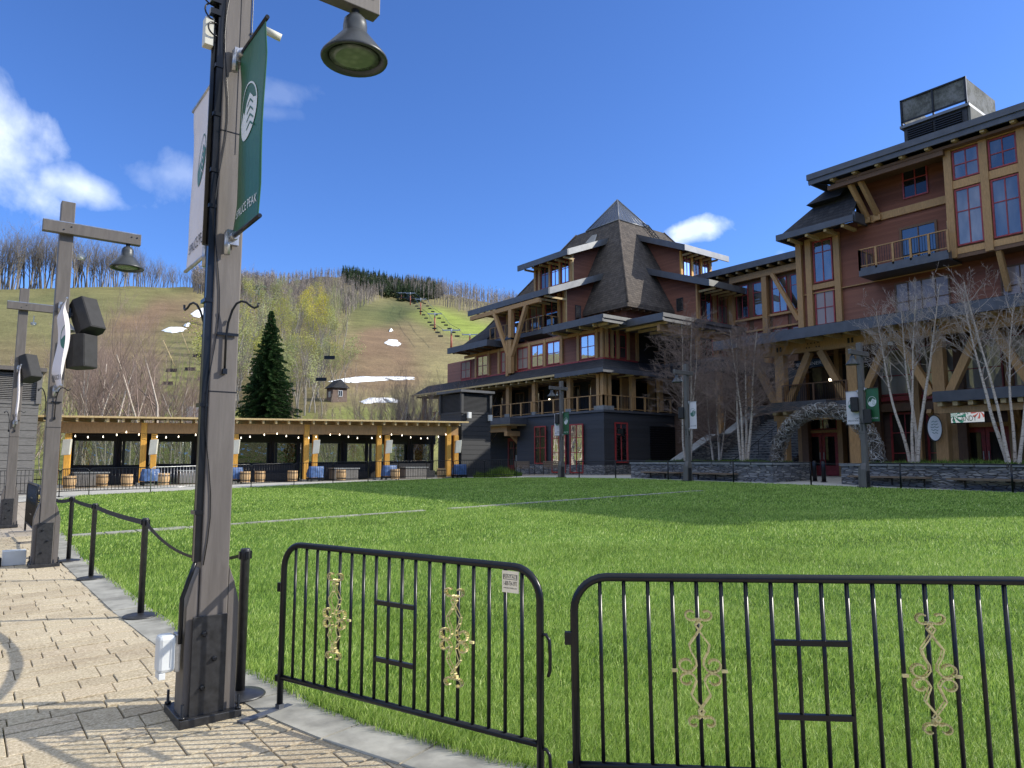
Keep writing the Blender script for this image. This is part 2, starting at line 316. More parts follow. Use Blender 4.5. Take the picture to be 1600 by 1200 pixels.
    t.bsdf(c, .95, bump=n2, bs=.7, bd=.5, spec=.1); MAT['hillside'] = t.m
    t = NT('ground_cover'); n = t.noise(.2, 6, .6); n2 = t.noise(3, 4)
    t.bsdf(t.ramp(t.M('MULTIPLY_ADD', n2, .4, t.M('MULTIPLY', n, .6)), [(.35, (.07, .085, .03)), (.55, (.13, .15, .055)), (.7, (.17, .14, .09))]), .95, bump=n2, bs=.5, bd=.1, spec=.1); MAT['ground_cover'] = t.m
    # lamp-side screens on roof
    t = NT('screen_panel'); n = t.noise(1.1, 3, .5); n2 = t.noise(7, 5, .7)
    t.bsdf(t.ramp(t.M('MULTIPLY_ADD', n2, .45, t.M('MULTIPLY', n, .6)), [(.42, (.08, .083, .08)), (.5, (.13, .137, .13)), (.6, (.2, .207, .21))]), .9, 0, spec=.15); MAT['screen_panel'] = t.m
    # candy sign face: swirls
    t = NT('swirl_sign'); sx = t.n('ShaderNodeSeparateXYZ'); t.l(t.tc.outputs['Object'], sx.inputs[0])
    def swirl(cy, cz, arms, tw):
        dy = t.M('SUBTRACT', sx.outputs[1], cy); dz = t.M('SUBTRACT', sx.outputs[2], cz)
        a = t.M('ARCTAN2', dz, dy); r = t.M('SQRT', t.M('ADD', t.M('MULTIPLY', dy, dy), t.M('MULTIPLY', dz, dz)))
        return t.M('SINE', t.M('ADD', t.M('MULTIPLY', a, arms), t.M('MULTIPLY', r, tw))), r
    s1, r1 = swirl(.42, .05, 9, 9); s2, r2 = swirl(-.62, .18, 9, -11)
    white = (.62, .66, .7)
    m1 = t.M('MULTIPLY', t.M('GREATER_THAN', s1, .1), t.M('LESS_THAN', r1, .5)); m2 = t.M('MULTIPLY', t.M('GREATER_THAN', s2, .1), t.M('LESS_THAN', r2, .34))
    c = t.mix(m1, white, (.06, .25, .2)); c = t.mix(m2, c, (.5, .13, .12)); b_ = t.bsdf(c, .5); t.l(c, b_.inputs['Emission Color']); b_.inputs['Emission Strength'].default_value = .4; MAT['swirl_sign'] = t.m
mk()

# ------------------------------------------------------------ mesh builder
class MB:
    def __init__(s): s.v = []; s.f = []; s.mi = []; s.sm = []
    def face(s, idx, mi=0, sm=False): s.f.append(tuple(idx)); s.mi.append(mi); s.sm.append(sm)
    def add(s, vs, fs, mi=0, sm=False):
        o = len(s.v); s.v += [tuple(v) for v in vs]
        for f in fs: s.face([o+i for i in f], mi, sm)
        return s
    def box(s, x0, x1, y0, y1, z0, z1, mi=0):
        if x0 > x1: x0, x1 = x1, x0
        if y0 > y1: y0, y1 = y1, y0
        if z0 > z1: z0, z1 = z1, z0
        return s.add([(x0, y0, z0), (x1, y0, z0), (x1, y1, z0), (x0, y1, z0), (x0, y0, z1), (x1, y0, z1), (x1, y1, z1), (x0, y1, z1)],
                     [(0, 3, 2, 1), (4, 5, 6, 7), (0, 1, 5, 4), (1, 2, 6, 5), (2, 3, 7, 6), (3, 0, 4, 7)], mi)
    def beam(s, p, q, w, h, mi=0, up=None):
        p = Vector(p); q = Vector(q); d = (q-p).normalized(); u = Vector(up) if up else (Vector((0, 0, 1)) if abs(d.z) < .95 else Vector((1, 0, 0)))
        a = d.cross(u).normalized(); b = a.cross(d).normalized(); a *= w/2; b *= h/2
        vs = [p-a-b, p+a-b, p+a+b, p-a+b, q-a-b, q+a-b, q+a+b, q-a+b]
        return s.add(vs, [(0, 3, 2, 1), (4, 5, 6, 7), (0, 1, 5, 4), (1, 2, 6, 5), (2, 3, 7, 6), (3, 0, 4, 7)], mi)
    def tube(s, pts, r, n=8, mi=0, closed=False, cap=True):
        pts = [Vector(p) for p in pts]; m = len(pts); rr = r if isinstance(r, (list, tuple)) else [r]*m
        o = len(s.v); prev = None
        for i, p in enumerate(pts):
            if closed: d = pts[(i+1) % m]-pts[i-1]
            else: d = pts[min(i+1, m-1)]-pts[max(i-1, 0)]
            if d.length < 1e-9: d = Vector((0, 0, 1))
            d.normalize()
            if prev is None: u = Vector((0, 0, 1)) if abs(d.z) < .9 else Vector((1, 0, 0))
            else: u = prev
            a = d.cross(u)
            if a.length < 1e-6: a = d.cross(Vector((1, .3, 0)))
            a.normalize(); b = a.cross(d).normalized(); prev = b
            for k in range(n):
                t = 2*math.pi*k/n; s.v.append(tuple(p+a*math.cos(t)*rr[i]+b*math.sin(t)*rr[i]))
        for i in range(m if closed else m-1):
            j = (i+1) % m
            for k in range(n):
                l = (k+1) % n; s.face((o+i*n+k, o+i*n+l, o+j*n+l, o+j*n+k), mi, True)
        if cap and not closed:
            s.face([o+k for k in range(n)], mi); s.face([o+(m-1)*n+k for k in reversed(range(n))], mi)
        return s
    def lathe(s, prof, c=(0, 0, 0), n=24, mi=0):
        o = len(s.v)
        for (r, z) in prof:
            for k in range(n): t = 2*math.pi*k/n; s.v.append((c[0]+r*math.cos(t), c[1]+r*math.sin(t), c[2]+z))
        for i in range(len(prof)-1):
            for k in range(n):
                l = (k+1) % n; s.face((o+i*n+k, o+i*n+l, o+(i+1)*n+l, o+(i+1)*n+k), mi, True)
        s.face([o+k for k in reversed(range(n))], mi); s.face([o+(len(prof)-1)*n+k for k in range(n)], mi)
        return s
    def prism(s, poly, ext, mi=0):
        n = len(poly); e = Vector(ext); vs = [Vector(p) for p in poly]; vs += [p+e for p in vs]
        fs = [tuple(range(n)), tuple(reversed(range(n, 2*n)))]+[(i, i+n, (i+1) % n+n, (i+1) % n) for i in range(n)]
        return s.add(vs, fs, mi)
    def build(s, name, mats, parent=None, bevel=0, recalc=True):
        if isinstance(mats, str): mats = [mats]
        org = worg(parent) if parent is not None else Vector((0, 0, 0))
        v = np.array(s.v, dtype=np.float64)-np.array(org)
        me = bpy.data.meshes.new(name)
        me.from_pydata(v.tolist(), [], s.f)
        for m in mats: me.materials.append(MAT[m])
        if len(mats) > 1: me.polygons.foreach_set('material_index', s.mi)
        me.polygons.foreach_set('use_smooth', s.sm)
        if recalc and len(s.f) < 30000:
            import bmesh
            bm = bmesh.new(); bm.from_mesh(me); bmesh.ops.recalc_face_normals(bm, faces=bm.faces); bm.to_mesh(me); bm.free()
        o = bpy.data.objects.new(name, me); COL.objects.link(o)
        if parent is not None: o.parent = parent
        if bevel:
            b = o.modifiers.new('bevel', 'BEVEL'); b.width = bevel; b.segments = 2; b.limit_method = 'ANGLE'; b.angle_limit = R(40)
        return o
def worg(o):
    p = Vector((0, 0, 0))
    while o is not None: p += o.location; o = o.parent
    return p
def tag(o, label=None, cat=None, group=None, kind=None):
    if label: o['label'] = label
    if cat: o['category'] = cat
    if group: o['group'] = group
    if kind: o['kind'] = kind
    return o
def thing(name, loc, label, cat, group=None):
    o = bpy.data.objects.new(name, None); o.empty_display_size = .2; COL.objects.link(o); o.location = loc
    return tag(o, label, cat, group)
def copy_tree(o, parent=None):
    c = o.copy(); COL.objects.link(c)
    if parent: c.parent = parent
    for ch in o.children: copy_tree(ch, c)
    return c
def npmesh(name, V, Fc, mat, parent=None, nper=4, attr=None, smooth=False):
    me = bpy.data.meshes.new(name); nv = len(V); nf = len(Fc)
    me.vertices.add(nv); me.vertices.foreach_set('co', np.asarray(V, np.float32).ravel())
    me.loops.add(nf*nper); me.loops.foreach_set('vertex_index', np.asarray(Fc, np.int32).ravel())
    me.polygons.add(nf); me.polygons.foreach_set('loop_start', np.arange(0, nf*nper, nper, dtype=np.int32))
    try: me.polygons.foreach_set('loop_total', np.full(nf, nper, dtype=np.int32))
    except Exception: pass
    me.polygons.foreach_set('use_smooth', [smooth]*nf)
    if attr:
        for k, arr in attr.items():
            if arr.ndim == 1: a = me.attributes.new(k, 'FLOAT', 'POINT'); a.data.foreach_set('value', arr.astype(np.float32))
            else: a = me.attributes.new(k, 'FLOAT_COLOR', 'POINT'); a.data.foreach_set('color', np.c_[arr, np.ones(len(arr))].astype(np.float32).ravel())
    me.materials.append(MAT[mat]); me.update(); me.validate()
    o = bpy.data.objects.new(name, me); COL.objects.link(o)
    if parent: o.parent = parent
    return o

# ------------------------------------------------------------ ground, lawn, paving
LX = [(-3, 45.), (-.5, 28.2), (.2, 9), (.7, 6.2), (1.15, 4.6), (1.75, 3.55), (2.4, 2.95), (3.3, 2.42), (4.1, 2.15), (4.84, 1.98), (6.5, 1.82), (9, 1.72), (13.2, 1.68), (19, 1.85), (27, 2.07), (30, 2.6), (33.5, 4.0), (34.2, 11.0), (35.4, 17.5), (36.9, 24.)]
def lawn_left(y): return float(np.interp(y, [a for a, b in LX], [b for a, b in LX]))
def lawn_right(y): return float(np.interp(y, [-3, 27, 33, 36.9], [28.3, 28.3, 27.6, 24.3]))
def sheet(name, xs, ys, zf, mat, kind='structure'):
    V = [(x, y, zf(x, y)) for y in ys for x in xs]; n = len(xs)
    Fc = [(j*n+i, j*n+i+1, (j+1)*n+i+1, (j+1)*n+i) for j in range(len(ys)-1) for i in range(n-1)]
    o = npmesh(name, V, Fc, mat); o['kind'] = kind; return o
big = sorted(set([-4000, -2000, -1000, -500, -300, -200, -150, -120, -100]+list(range(-90, 91, 3))+[100, 120, 150, 200, 300, 500, 1000, 2000, 4000]))
sheet('ground', big, big, lambda x, y: gz(x, y)-.06, 'ground_cover')
sheet('plaza', [x*1.0 for x in range(-30, 50)], [y*1.0 for y in range(-20, 50)], lambda x, y: gz(x, y)+.0, 'plaza_pavers')
sheet('terrace', [-9+i*.5 for i in range(23)], [-4+i*.5 for i in range(45)], lambda x, y: gz(x, y)+.006, 'joint_soil')
def near_pavers():
    V = []; Fc = []; T = []; rng = random.Random(3); y = -2.5; row = 0
    while y < 18:
        h = rng.choice((.155, .235, .235, .315)); x = -8-rng.random()*.4
        while x < 2.6:
            w = rng.choice((.235, .315, .395, .395)); x1 = x+w; cy = y+h/2
            lim = lawn_left(cy)-.27
            soldier = False
            if x < lim and (cy > .9 or x < 9):
                xe = min(x1, lim)
                for (qa, qb) in ([(y, y+h)] if h < .3 or rng.random() < .45 else [(y, y+h*.5), (y+h*.5, y+h)]):
                    if xe-x < .05: continue
                    g = .004; zt = .026+rng.uniform(-.003, .003); tx = rng.uniform(-.006, .006); ty = rng.uniform(-.006, .006); tone = rng.random()
                    a, b, c, d = x+g, xe-g, qa+.0095, qb-.0095; e = .004; o = len(V)
                    for (px, py, dz) in ((a, c, -.03), (b, c, -.03), (b, d, -.03), (a, d, -.03), (a, c, -e*.8), (b, c, -e*.8), (b, d, -e*.8), (a, d, -e*.8), (a+e, c+e, 0), (b-e, c+e, 0), (b-e, d-e, 0), (a+e, d-e, 0)):
                        V.append((px, py, gz(px, py)+zt+dz+(px-x)*tx+(py-y)*ty)); T.append(tone)
                    for k in range(4):
                        l = (k+1) % 4; Fc.append((o+k, o+l, o+4+l, o+4+k)); Fc.append((o+4+k, o+4+l, o+8+l, o+8+k))
                    Fc.append((o+8, o+9, o+10, o+11))
            x = x1
        y += h
    o = npmesh('paving', V, Fc, 'paver', attr={'tone': np.array(T)}); o['kind'] = 'structure'
near_pavers()
def kerb():
    # flat bluestone edging slabs following the lawn's edge
    m = MB(); ys = np.linspace(.3, 33, 700); P = [Vector((lawn_left(y), y)) for y in ys]
    # resample by arc length
    seg = [0.]
    for i in range(1, len(P)): seg.append(seg[-1]+(P[i]-P[i-1]).length)
    tot = seg[-1]; s = 0; rng = random.Random(5)
    def at(q):
        i = max(1, min(len(seg)-1, int(np.searchsorted(seg, q)))); t = (q-seg[i-1])/max(1e-6, seg[i]-seg[i-1]); p = P[i-1].lerp(P[i], t); d = (P[i]-P[i-1]).normalized(); return p, Vector((-d.y, d.x))
    while s < tot-.3:
        l = rng.choice((.75, .9, .6)); e = min(s+l, tot)-.01; n = 4; zt = .034+rng.uniform(-.003, .003); L = []; Rr = []
        for k in range(n+1):
            p, nr = at(s+.008+(e-s-.008)*k/n); a = p+nr*.31; b = p-nr*.04; L.append((a.x, a.y)); Rr.append((b.x, b.y))
        for k in range(n):
            q = [L[k], L[k+1], Rr[k+1], Rr[k]]; vs = [(x, y, gz(x, y)-.02) for x, y in q]+[(x, y, gz(x, y)+zt) for x, y in q]
            m.add(vs, [(4, 5, 6, 7), (0, 1, 5, 4), (2, 3, 7, 6), (1, 2, 6, 5), (3, 0, 4, 7)])
        s += l
    o = m.build('kerb', 'slab'); o['kind'] = 'structure'
kerb()
def lawn_base():
    V = []; Fc = []; ys = np.arange(-3, 36.95, .35); nx = 60
    for y in ys:
        a, b = lawn_left(y), max(lawn_left(y)+.05, lawn_right(y))
        for i in range(nx+1):
            x = a+(b-a)*i/nx; V.append((x, y, gz(x, y)+.03+.008*math.sin(x*2.1+y)*math.sin(y*1.7)))
    for j in range(len(ys)-1):
        for i in range(nx): k = j*(nx+1)+i; Fc.append((k, k+1, k+nx+2, k+nx+1))
    o = npmesh('lawn', V, Fc, 'turf'); o['kind'] = 'structure'
lawn_base()
def in_path(x, y):
    w = np.where(x < 3.6, .2, .085+.04*np.sin(x*3.1)); gap = (np.sin(x*1.9+.7)+np.sin(x*5.3)) > .8
    ov = (x > 3.0) & (gap | (x > 20))
    return (np.abs(y-17.3) < w) & (x < 24) & ~ov
def grass():
    rng = np.random.default_rng(11); Vs = []; Fs = []; Ts = []; off = 0
    def band(r0, r1, dens, w, h, seg, fan=82):
        nonlocal off
        n = int(dens*(r1*r1-r0*r0)*.5*R(fan))
        ang = (rng.random(n)-.5)*R(fan)+R(90)-YAW; r = np.sqrt(r0*r0+(r1*r1-r0*r0)*rng.random(n))
        x = r*np.cos(ang); y = r*np.sin(ang)
        xl = np.interp(y, [a for a, b in LX], [b for a, b in LX]); xr = np.interp(y, [-3, 27, 33, 36.9], [28.3, 28.3, 27.6, 24.3])
        jit = rng.normal(0, .02, n)
        k = (x > xl+jit-.02) & (x < xr) & (y < 36.9) & (y > -3) & ~in_path(x, y)
        x = x[k]; y = y[k]; r = r[k]; n = len(x)
        clump = .5+.5*np.sin(x*7.3+1.3*np.sin(y*5.1))*np.sin(y*6.7+1.7*np.sin(x*4.3))
        clump2 = .5+.5*np.sin(x*1.7+2*np.sin(y*.9))*np.sin(y*1.3+1.5*np.sin(x*1.1))
        hh = h*(.55+.5*rng.random(n)+.35*clump*rng.random(n)); ww = w*(.6+.8*rng.random(n))
        edge = np.clip((x-np.interp(y, [a for a, b in LX], [b for a, b in LX]))/.25, 0, 1)
        hh *= (1.25-.25*edge)
        th = rng.random(n)*2*np.pi; lean = (.25+.55*rng.random(n))*hh
        wind = np.array([.25, -.1])
        dx = np.cos(th)*lean+wind[0]*hh; dy = np.sin(th)*lean+wind[1]*hh
        ph = rng.random(n)*np.pi; bx = np.cos(ph)*ww/2; by = np.sin(ph)*ww/2
        X = x*CC-y*CS; Y = x*CS+y*CC
        z = .0115*np.clip(X, -30, 30)+.018*np.clip(Y, -15, 38)-.09+.028
        T = np.clip(.46+.36*rng.normal(0, 1, n)+.12*(clump2-.5), 0, 1); T[rng.random(n) < .03] = 1.25
        if seg == 2:
            V = np.stack([np.c_[x-bx, y-by, z], np.c_[x+bx, y+by, z], np.c_[x+bx*.8+dx*.35, y+by*.8+dy*.35, z+hh*.6], np.c_[x-bx*.8+dx*.35, y-by*.8+dy*.35, z+hh*.6], np.c_[x+dx, y+dy, z+hh]], 1).reshape(-1, 3)
            b = off+np.arange(n)*5; F1 = np.c_[b, b+1, b+2]; F2 = np.c_[b, b+2, b+3]; F3 = np.c_[b+3, b+2, b+4]; Fc = np.r_[F1, F2, F3]; off += n*5; Ts.append(np.repeat(T, 5))
        else:
            V = np.stack([np.c_[x-bx, y-by, z], np.c_[x+bx, y+by, z], np.c_[x+dx, y+dy, z+hh]], 1).reshape(-1, 3)
            b = off+np.arange(n)*3; Fc = np.c_[b, b+1, b+2]; off += n*3; Ts.append(np.repeat(T, 3))
        Vs.append(V); Fs.append(Fc)
    band(1.2, 5.2, 11500, .0040, .062, 2, 120)
    band(5.2, 8, 4200, .0058, .06, 2, 112)
    band(8, 13, 1700, .009, .058, 1, 104)
    band(13, 21, 620, .016, .055, 1, 98)
    band(21, 46, 230, .03, .055, 1, 92)
    o = npmesh('grass', np.concatenate(Vs), np.concatenate(Fs), 'grass_blade', nper=3, attr={'tone': np.concatenate(Ts)})
    tag(o, 'short green grass blades covering the whole lawn', 'grass', kind='stuff')
grass()
def lawn_path():
    m = MB(); rng = random.Random(4); x = 1.9
    while x < 23:
        l = rng.uniform(.5, 1.1); w = (.22 if x < 3.4 else .12)+rng.uniform(-.02, .03)
        q = [(x, 17.3-w), (x+l-.04, 17.3-w), (x+l-.04, 17.3+w), (x, 17.3+w)]
        if rng.random() < .92: m.add([(a, b, gz(a, b)+.01) for a, b in q]+[(a, b, gz(a, b)+.055) for a, b in q], [(4, 5, 6, 7), (0, 1, 5, 4), (1, 2, 6, 5), (2, 3, 7, 6), (3, 0, 4, 7)])
        x += l
    o = m.build('stepping_path', 'slab'); o['kind'] = 'structure'
lawn_path()
def far_paving():
    # pale concrete walk between lawn and the pavilion / planters
    V = []; Fc = []; pts = [((0, 29.5), (-2, 36)), ((2.4, 31.4), (2, 38)), ((4, 33.6), (4, 40)), ((11, 34.3), (11.5, 41)), ((17.5, 35.5), (17.8, 40)), ((24.2, 37.0), (25, 41)), ((27.7, 33.1), (33, 36.2)), ((28.4, 27), (36, 30)), ((28.4, 18), (37, 20)), ((28.4, 8), (37, 10)), ((28.4, -2), (37, -2))]
    n = 14
    for (a, b) in pts:
        for i in range(n): x = a[0]+(b[0]-a[0])*i/(n-1); y = a[1]+(b[1]-a[1])*i/(n-1); V.append((x, y, gz(x, y)+.02))
    # densify along
    for j in range(len(pts)-1):
        for i in range(n-1): k = j*n+i; Fc.append((k, k+1, k+n+1, k+n))
    o = npmesh('walkway', V, Fc, 'concrete'); o['kind'] = 'structure'
far_paving()

# ------------------------------------------------------------ hillside
RIDGE = [(-3000, 470, 330), (-900, 455, 330), (-200, 452, 330), (0, 450, 330), (150, 446, 330), (300, 448, 340), (330, 455, 355), (380, 452, 420), (420, 444, 560), (450, 438, 690), (500, 431, 740), (560, 434, 740), (620, 447, 700), (680, 456, 640), (740, 467, 600), (780, 476, 580), (900, 500, 550), (1200, 540, 500), (3000, 560, 400)]
def hill_params(x, y):
    X = x*CC-y*CS; Y = x*CS+y*CC; Rr = math.hypot(X, Y); th = math.atan2(X, Y); tc = max(-1.2, min(.9, th))
    px = 800+FPX*math.tan(tc)
    py = float(np.interp(px, [a[0] for a in RIDGE], [a[1] for a in RIDGE])); rr = float(np.interp(px, [a[0] for a in RIDGE], [a[2] for a in RIDGE]))
    r = ray(max(-400, min(1700, px)), py); k = r[2]/r[3]*math.cos(max(-.75, min(.75, th)))
    return Rr, px, rr, CZ+k*rr
def hz(x, y):
    Rr, px, rr, zr = hill_params(x, y)
    if Rr < 85: return gz(x, y)
    s = (Rr-85)/(rr-85)
    n = 1.1*math.sin(x*.031+1.7*math.sin(y*.017))+.7*math.sin(y*.053+x*.021)
    if s < 1: return gz(x, y)+(zr-.6)*(s**1.13)+n*min(1, s*4)*(1-s)*1.3
    return zr-(Rr-rr)*.06
def proj(x, y, z):
    X = x*CC-y*CS; Y = x*CS+y*CC; Z = z-CZ
    f = Y*math.cos(PITCH)+Z*math.sin(PITCH); v = -Y*math.sin(PITCH)+Z*math.cos(PITCH)
    return 800+FPX*X/f, 600-FPX*v/f
GR, DG, BR, YG, TN = (.135, .142, .06), (.082, .1, .045), (.185, .128, .088), (.235, .29, .07), (.24, .21, .115)
def cover(px, py):
    # what grows where on the slopes: meadow, bare earth, straw, woodland floor
    b = np.array(GR); wob = 14*math.sin(px*.031+py*.05)+9*math.sin(px*.083-py*.04)
    def ell(cx, cy, sx, sy, tl=0):
        dx = px-cx+wob; dy = py-cy+wob*.4; a = dx*math.cos(tl)+dy*math.sin(tl); c = -dx*math.sin(tl)+dy*math.cos(tl)
        return max(0., min(1., 1.5*(1-math.sqrt((a/sx)**2+(c/sy)**2))))
    def mx(c, w): nonlocal b; b = b*(1-w)+np.array(c)*w
    if px < 345:
        mx(TN, .35); mx(BR, .95*ell(235, 500, 130, 42, -.25)); mx(BR, .8*ell(180, 560, 90, 30, -.2)); mx(BR, .5*ell(60, 560, 120, 40)); mx(YG, .45*ell(270, 600, 110, 40, -.3)); mx(DG, .4*ell(70, 470, 120, 14)); mx(YG, .35*ell(120, 650, 220, 26))
    elif px < 545:
        mx((.12, .1, .06), .8)
        if py < 470: mx((.10, .08, .07), .8)
    if px > 500:
        w = min(1, (px-500)/45)
        mx(TN, .75*w); mx(BR, .95*w*ell(600, 540, 95, 62)); mx(BR, .8*w*ell(590, 590, 110, 32)); mx(DG, .95*w*ell(610, 488, 105, 30, .12)); mx(GR, .8*w*ell(560, 500, 40, 22))
        mx(YG, 1.*ell(735, 512, 95, 24, .22)); mx(YG, .9*ell(690, 492, 40, 12, .3)); mx(TN, .5*ell(690, 560, 80, 30)); mx(GR, .6*w*ell(600, 640, 190, 20)); mx(YG, .3*w*ell(560, 650, 220, 18))
    if py > 640: mx(YG, .35)
    return b
def hillside():
    V = []; C = []; Fc = []; az = np.radians(np.r_[np.arange(-178, -62, 6), np.arange(-62, 12, .42), np.arange(12, 178, 5)]); rs = np.r_[np.arange(66, 130, 4), np.arange(130, 420, 5.5), np.arange(420, 800, 12), [850, 950, 1200, 1600]]
    for r in rs:
        for a in az:
            X = r*math.sin(a); Y = r*math.cos(a); x = X*CC+Y*CS; y = -X*CS+Y*CC; z = hz(x, y)+.03
            V.append((x, y, z)); px, py = proj(x, y, z) if Y > 20 else (-500, 600)
            C.append(cover(max(-500, min(1700, px)), py))
    n = len(az)
    for j in range(len(rs)-1):
        for i in range(n-1): k = j*n+i; Fc.append((k, k+1, k+n+1, k+n))
    o = npmesh('hillside', V, Fc, 'hillside', attr={'cover': np.array(C)}, smooth=True); o['kind'] = 'structure'
hillside()
def on_hill(px, py):
    # point of the slope met by the sight line through a picture point
    r = ray(px, py); lo = None
    d = 60.
    while d < 1500:
        x, y, z = r[0]/r[3]*d, r[1]/r[3]*d, CZ+r[2]/r[3]*d
        if hz(x, y) > z: return Vector((x, y, hz(x, y)))
        d *= 1.012
    return None
def snow_patch(pts, label, group=None):
    P = [on_hill(*p) for p in pts]; P = [p for p in P if p]
    c = sum(P, Vector())/len(P); m = MB(); n = len(P); rng = random.Random(len(label)); vs = [tuple(c+Vector((0, 0, .9)))]; ring = []
    dense = []
    for i in range(n):
        a = P[i]; b = P[(i+1) % n]
        for k in range(5): t = k/5; dense.append(a.lerp(b, t)+Vector((rng.uniform(-.5, .5), rng.uniform(-.5, .5), 0)))
    nd = len(dense)
    for s, h in ((.6, .75), (1, .12)):
        for p in dense: q = c.lerp(p, s); vs.append((q.x, q.y, hz(q.x, q.y)+h))
    fs = [(0, 1+i, 1+(i+1) % nd) for i in range(nd)]+[(1+i, 1+nd+i, 1+nd+(i+1) % nd, 1+(i+1) % nd) for i in range(nd)]
    m.add(vs, fs, 0, True); o = m.build('snow_patch', 'snow', recalc=True); tag(o, label, 'snow patch', group)
SG = 'patches of old snow on the slopes'
snow_patch([(252, 518), (262, 514), (290, 514), (288, 519), (268, 523)], 'long flat snow patch on the brown left slope', SG)
snow_patch([(300, 492), (316, 482), (330, 480), (324, 490), (312, 498), (303, 497)], 'steep snow patch high on the left slope beside the post', SG)
snow_patch([(288, 511), (296, 508), (297, 511), (291, 513)], 'smallest snow speck between two larger patches on the left slope', SG)
snow_patch([(599, 537), (607, 532), (620, 532), (626, 538), (624, 542), (612, 541)], 'oval white snow patch in the middle of the brown ski run', SG)
snow_patch([(515, 598), (540, 595), (558, 592), (600, 593), (646, 591), (646, 594), (600, 596), (560, 600), (530, 600)], 'long thin snow strip low across the ski run', SG)
snow_patch([(565, 629), (575, 627), (624, 628), (622, 631), (590, 631), (566, 632)], 'lowest thin snow strip above the pavilion roof', SG)
snow_patch([(609, 516), (612, 515), (613, 519), (610, 519)], 'tiny snow dot high on the ski run above the oval patch', SG)

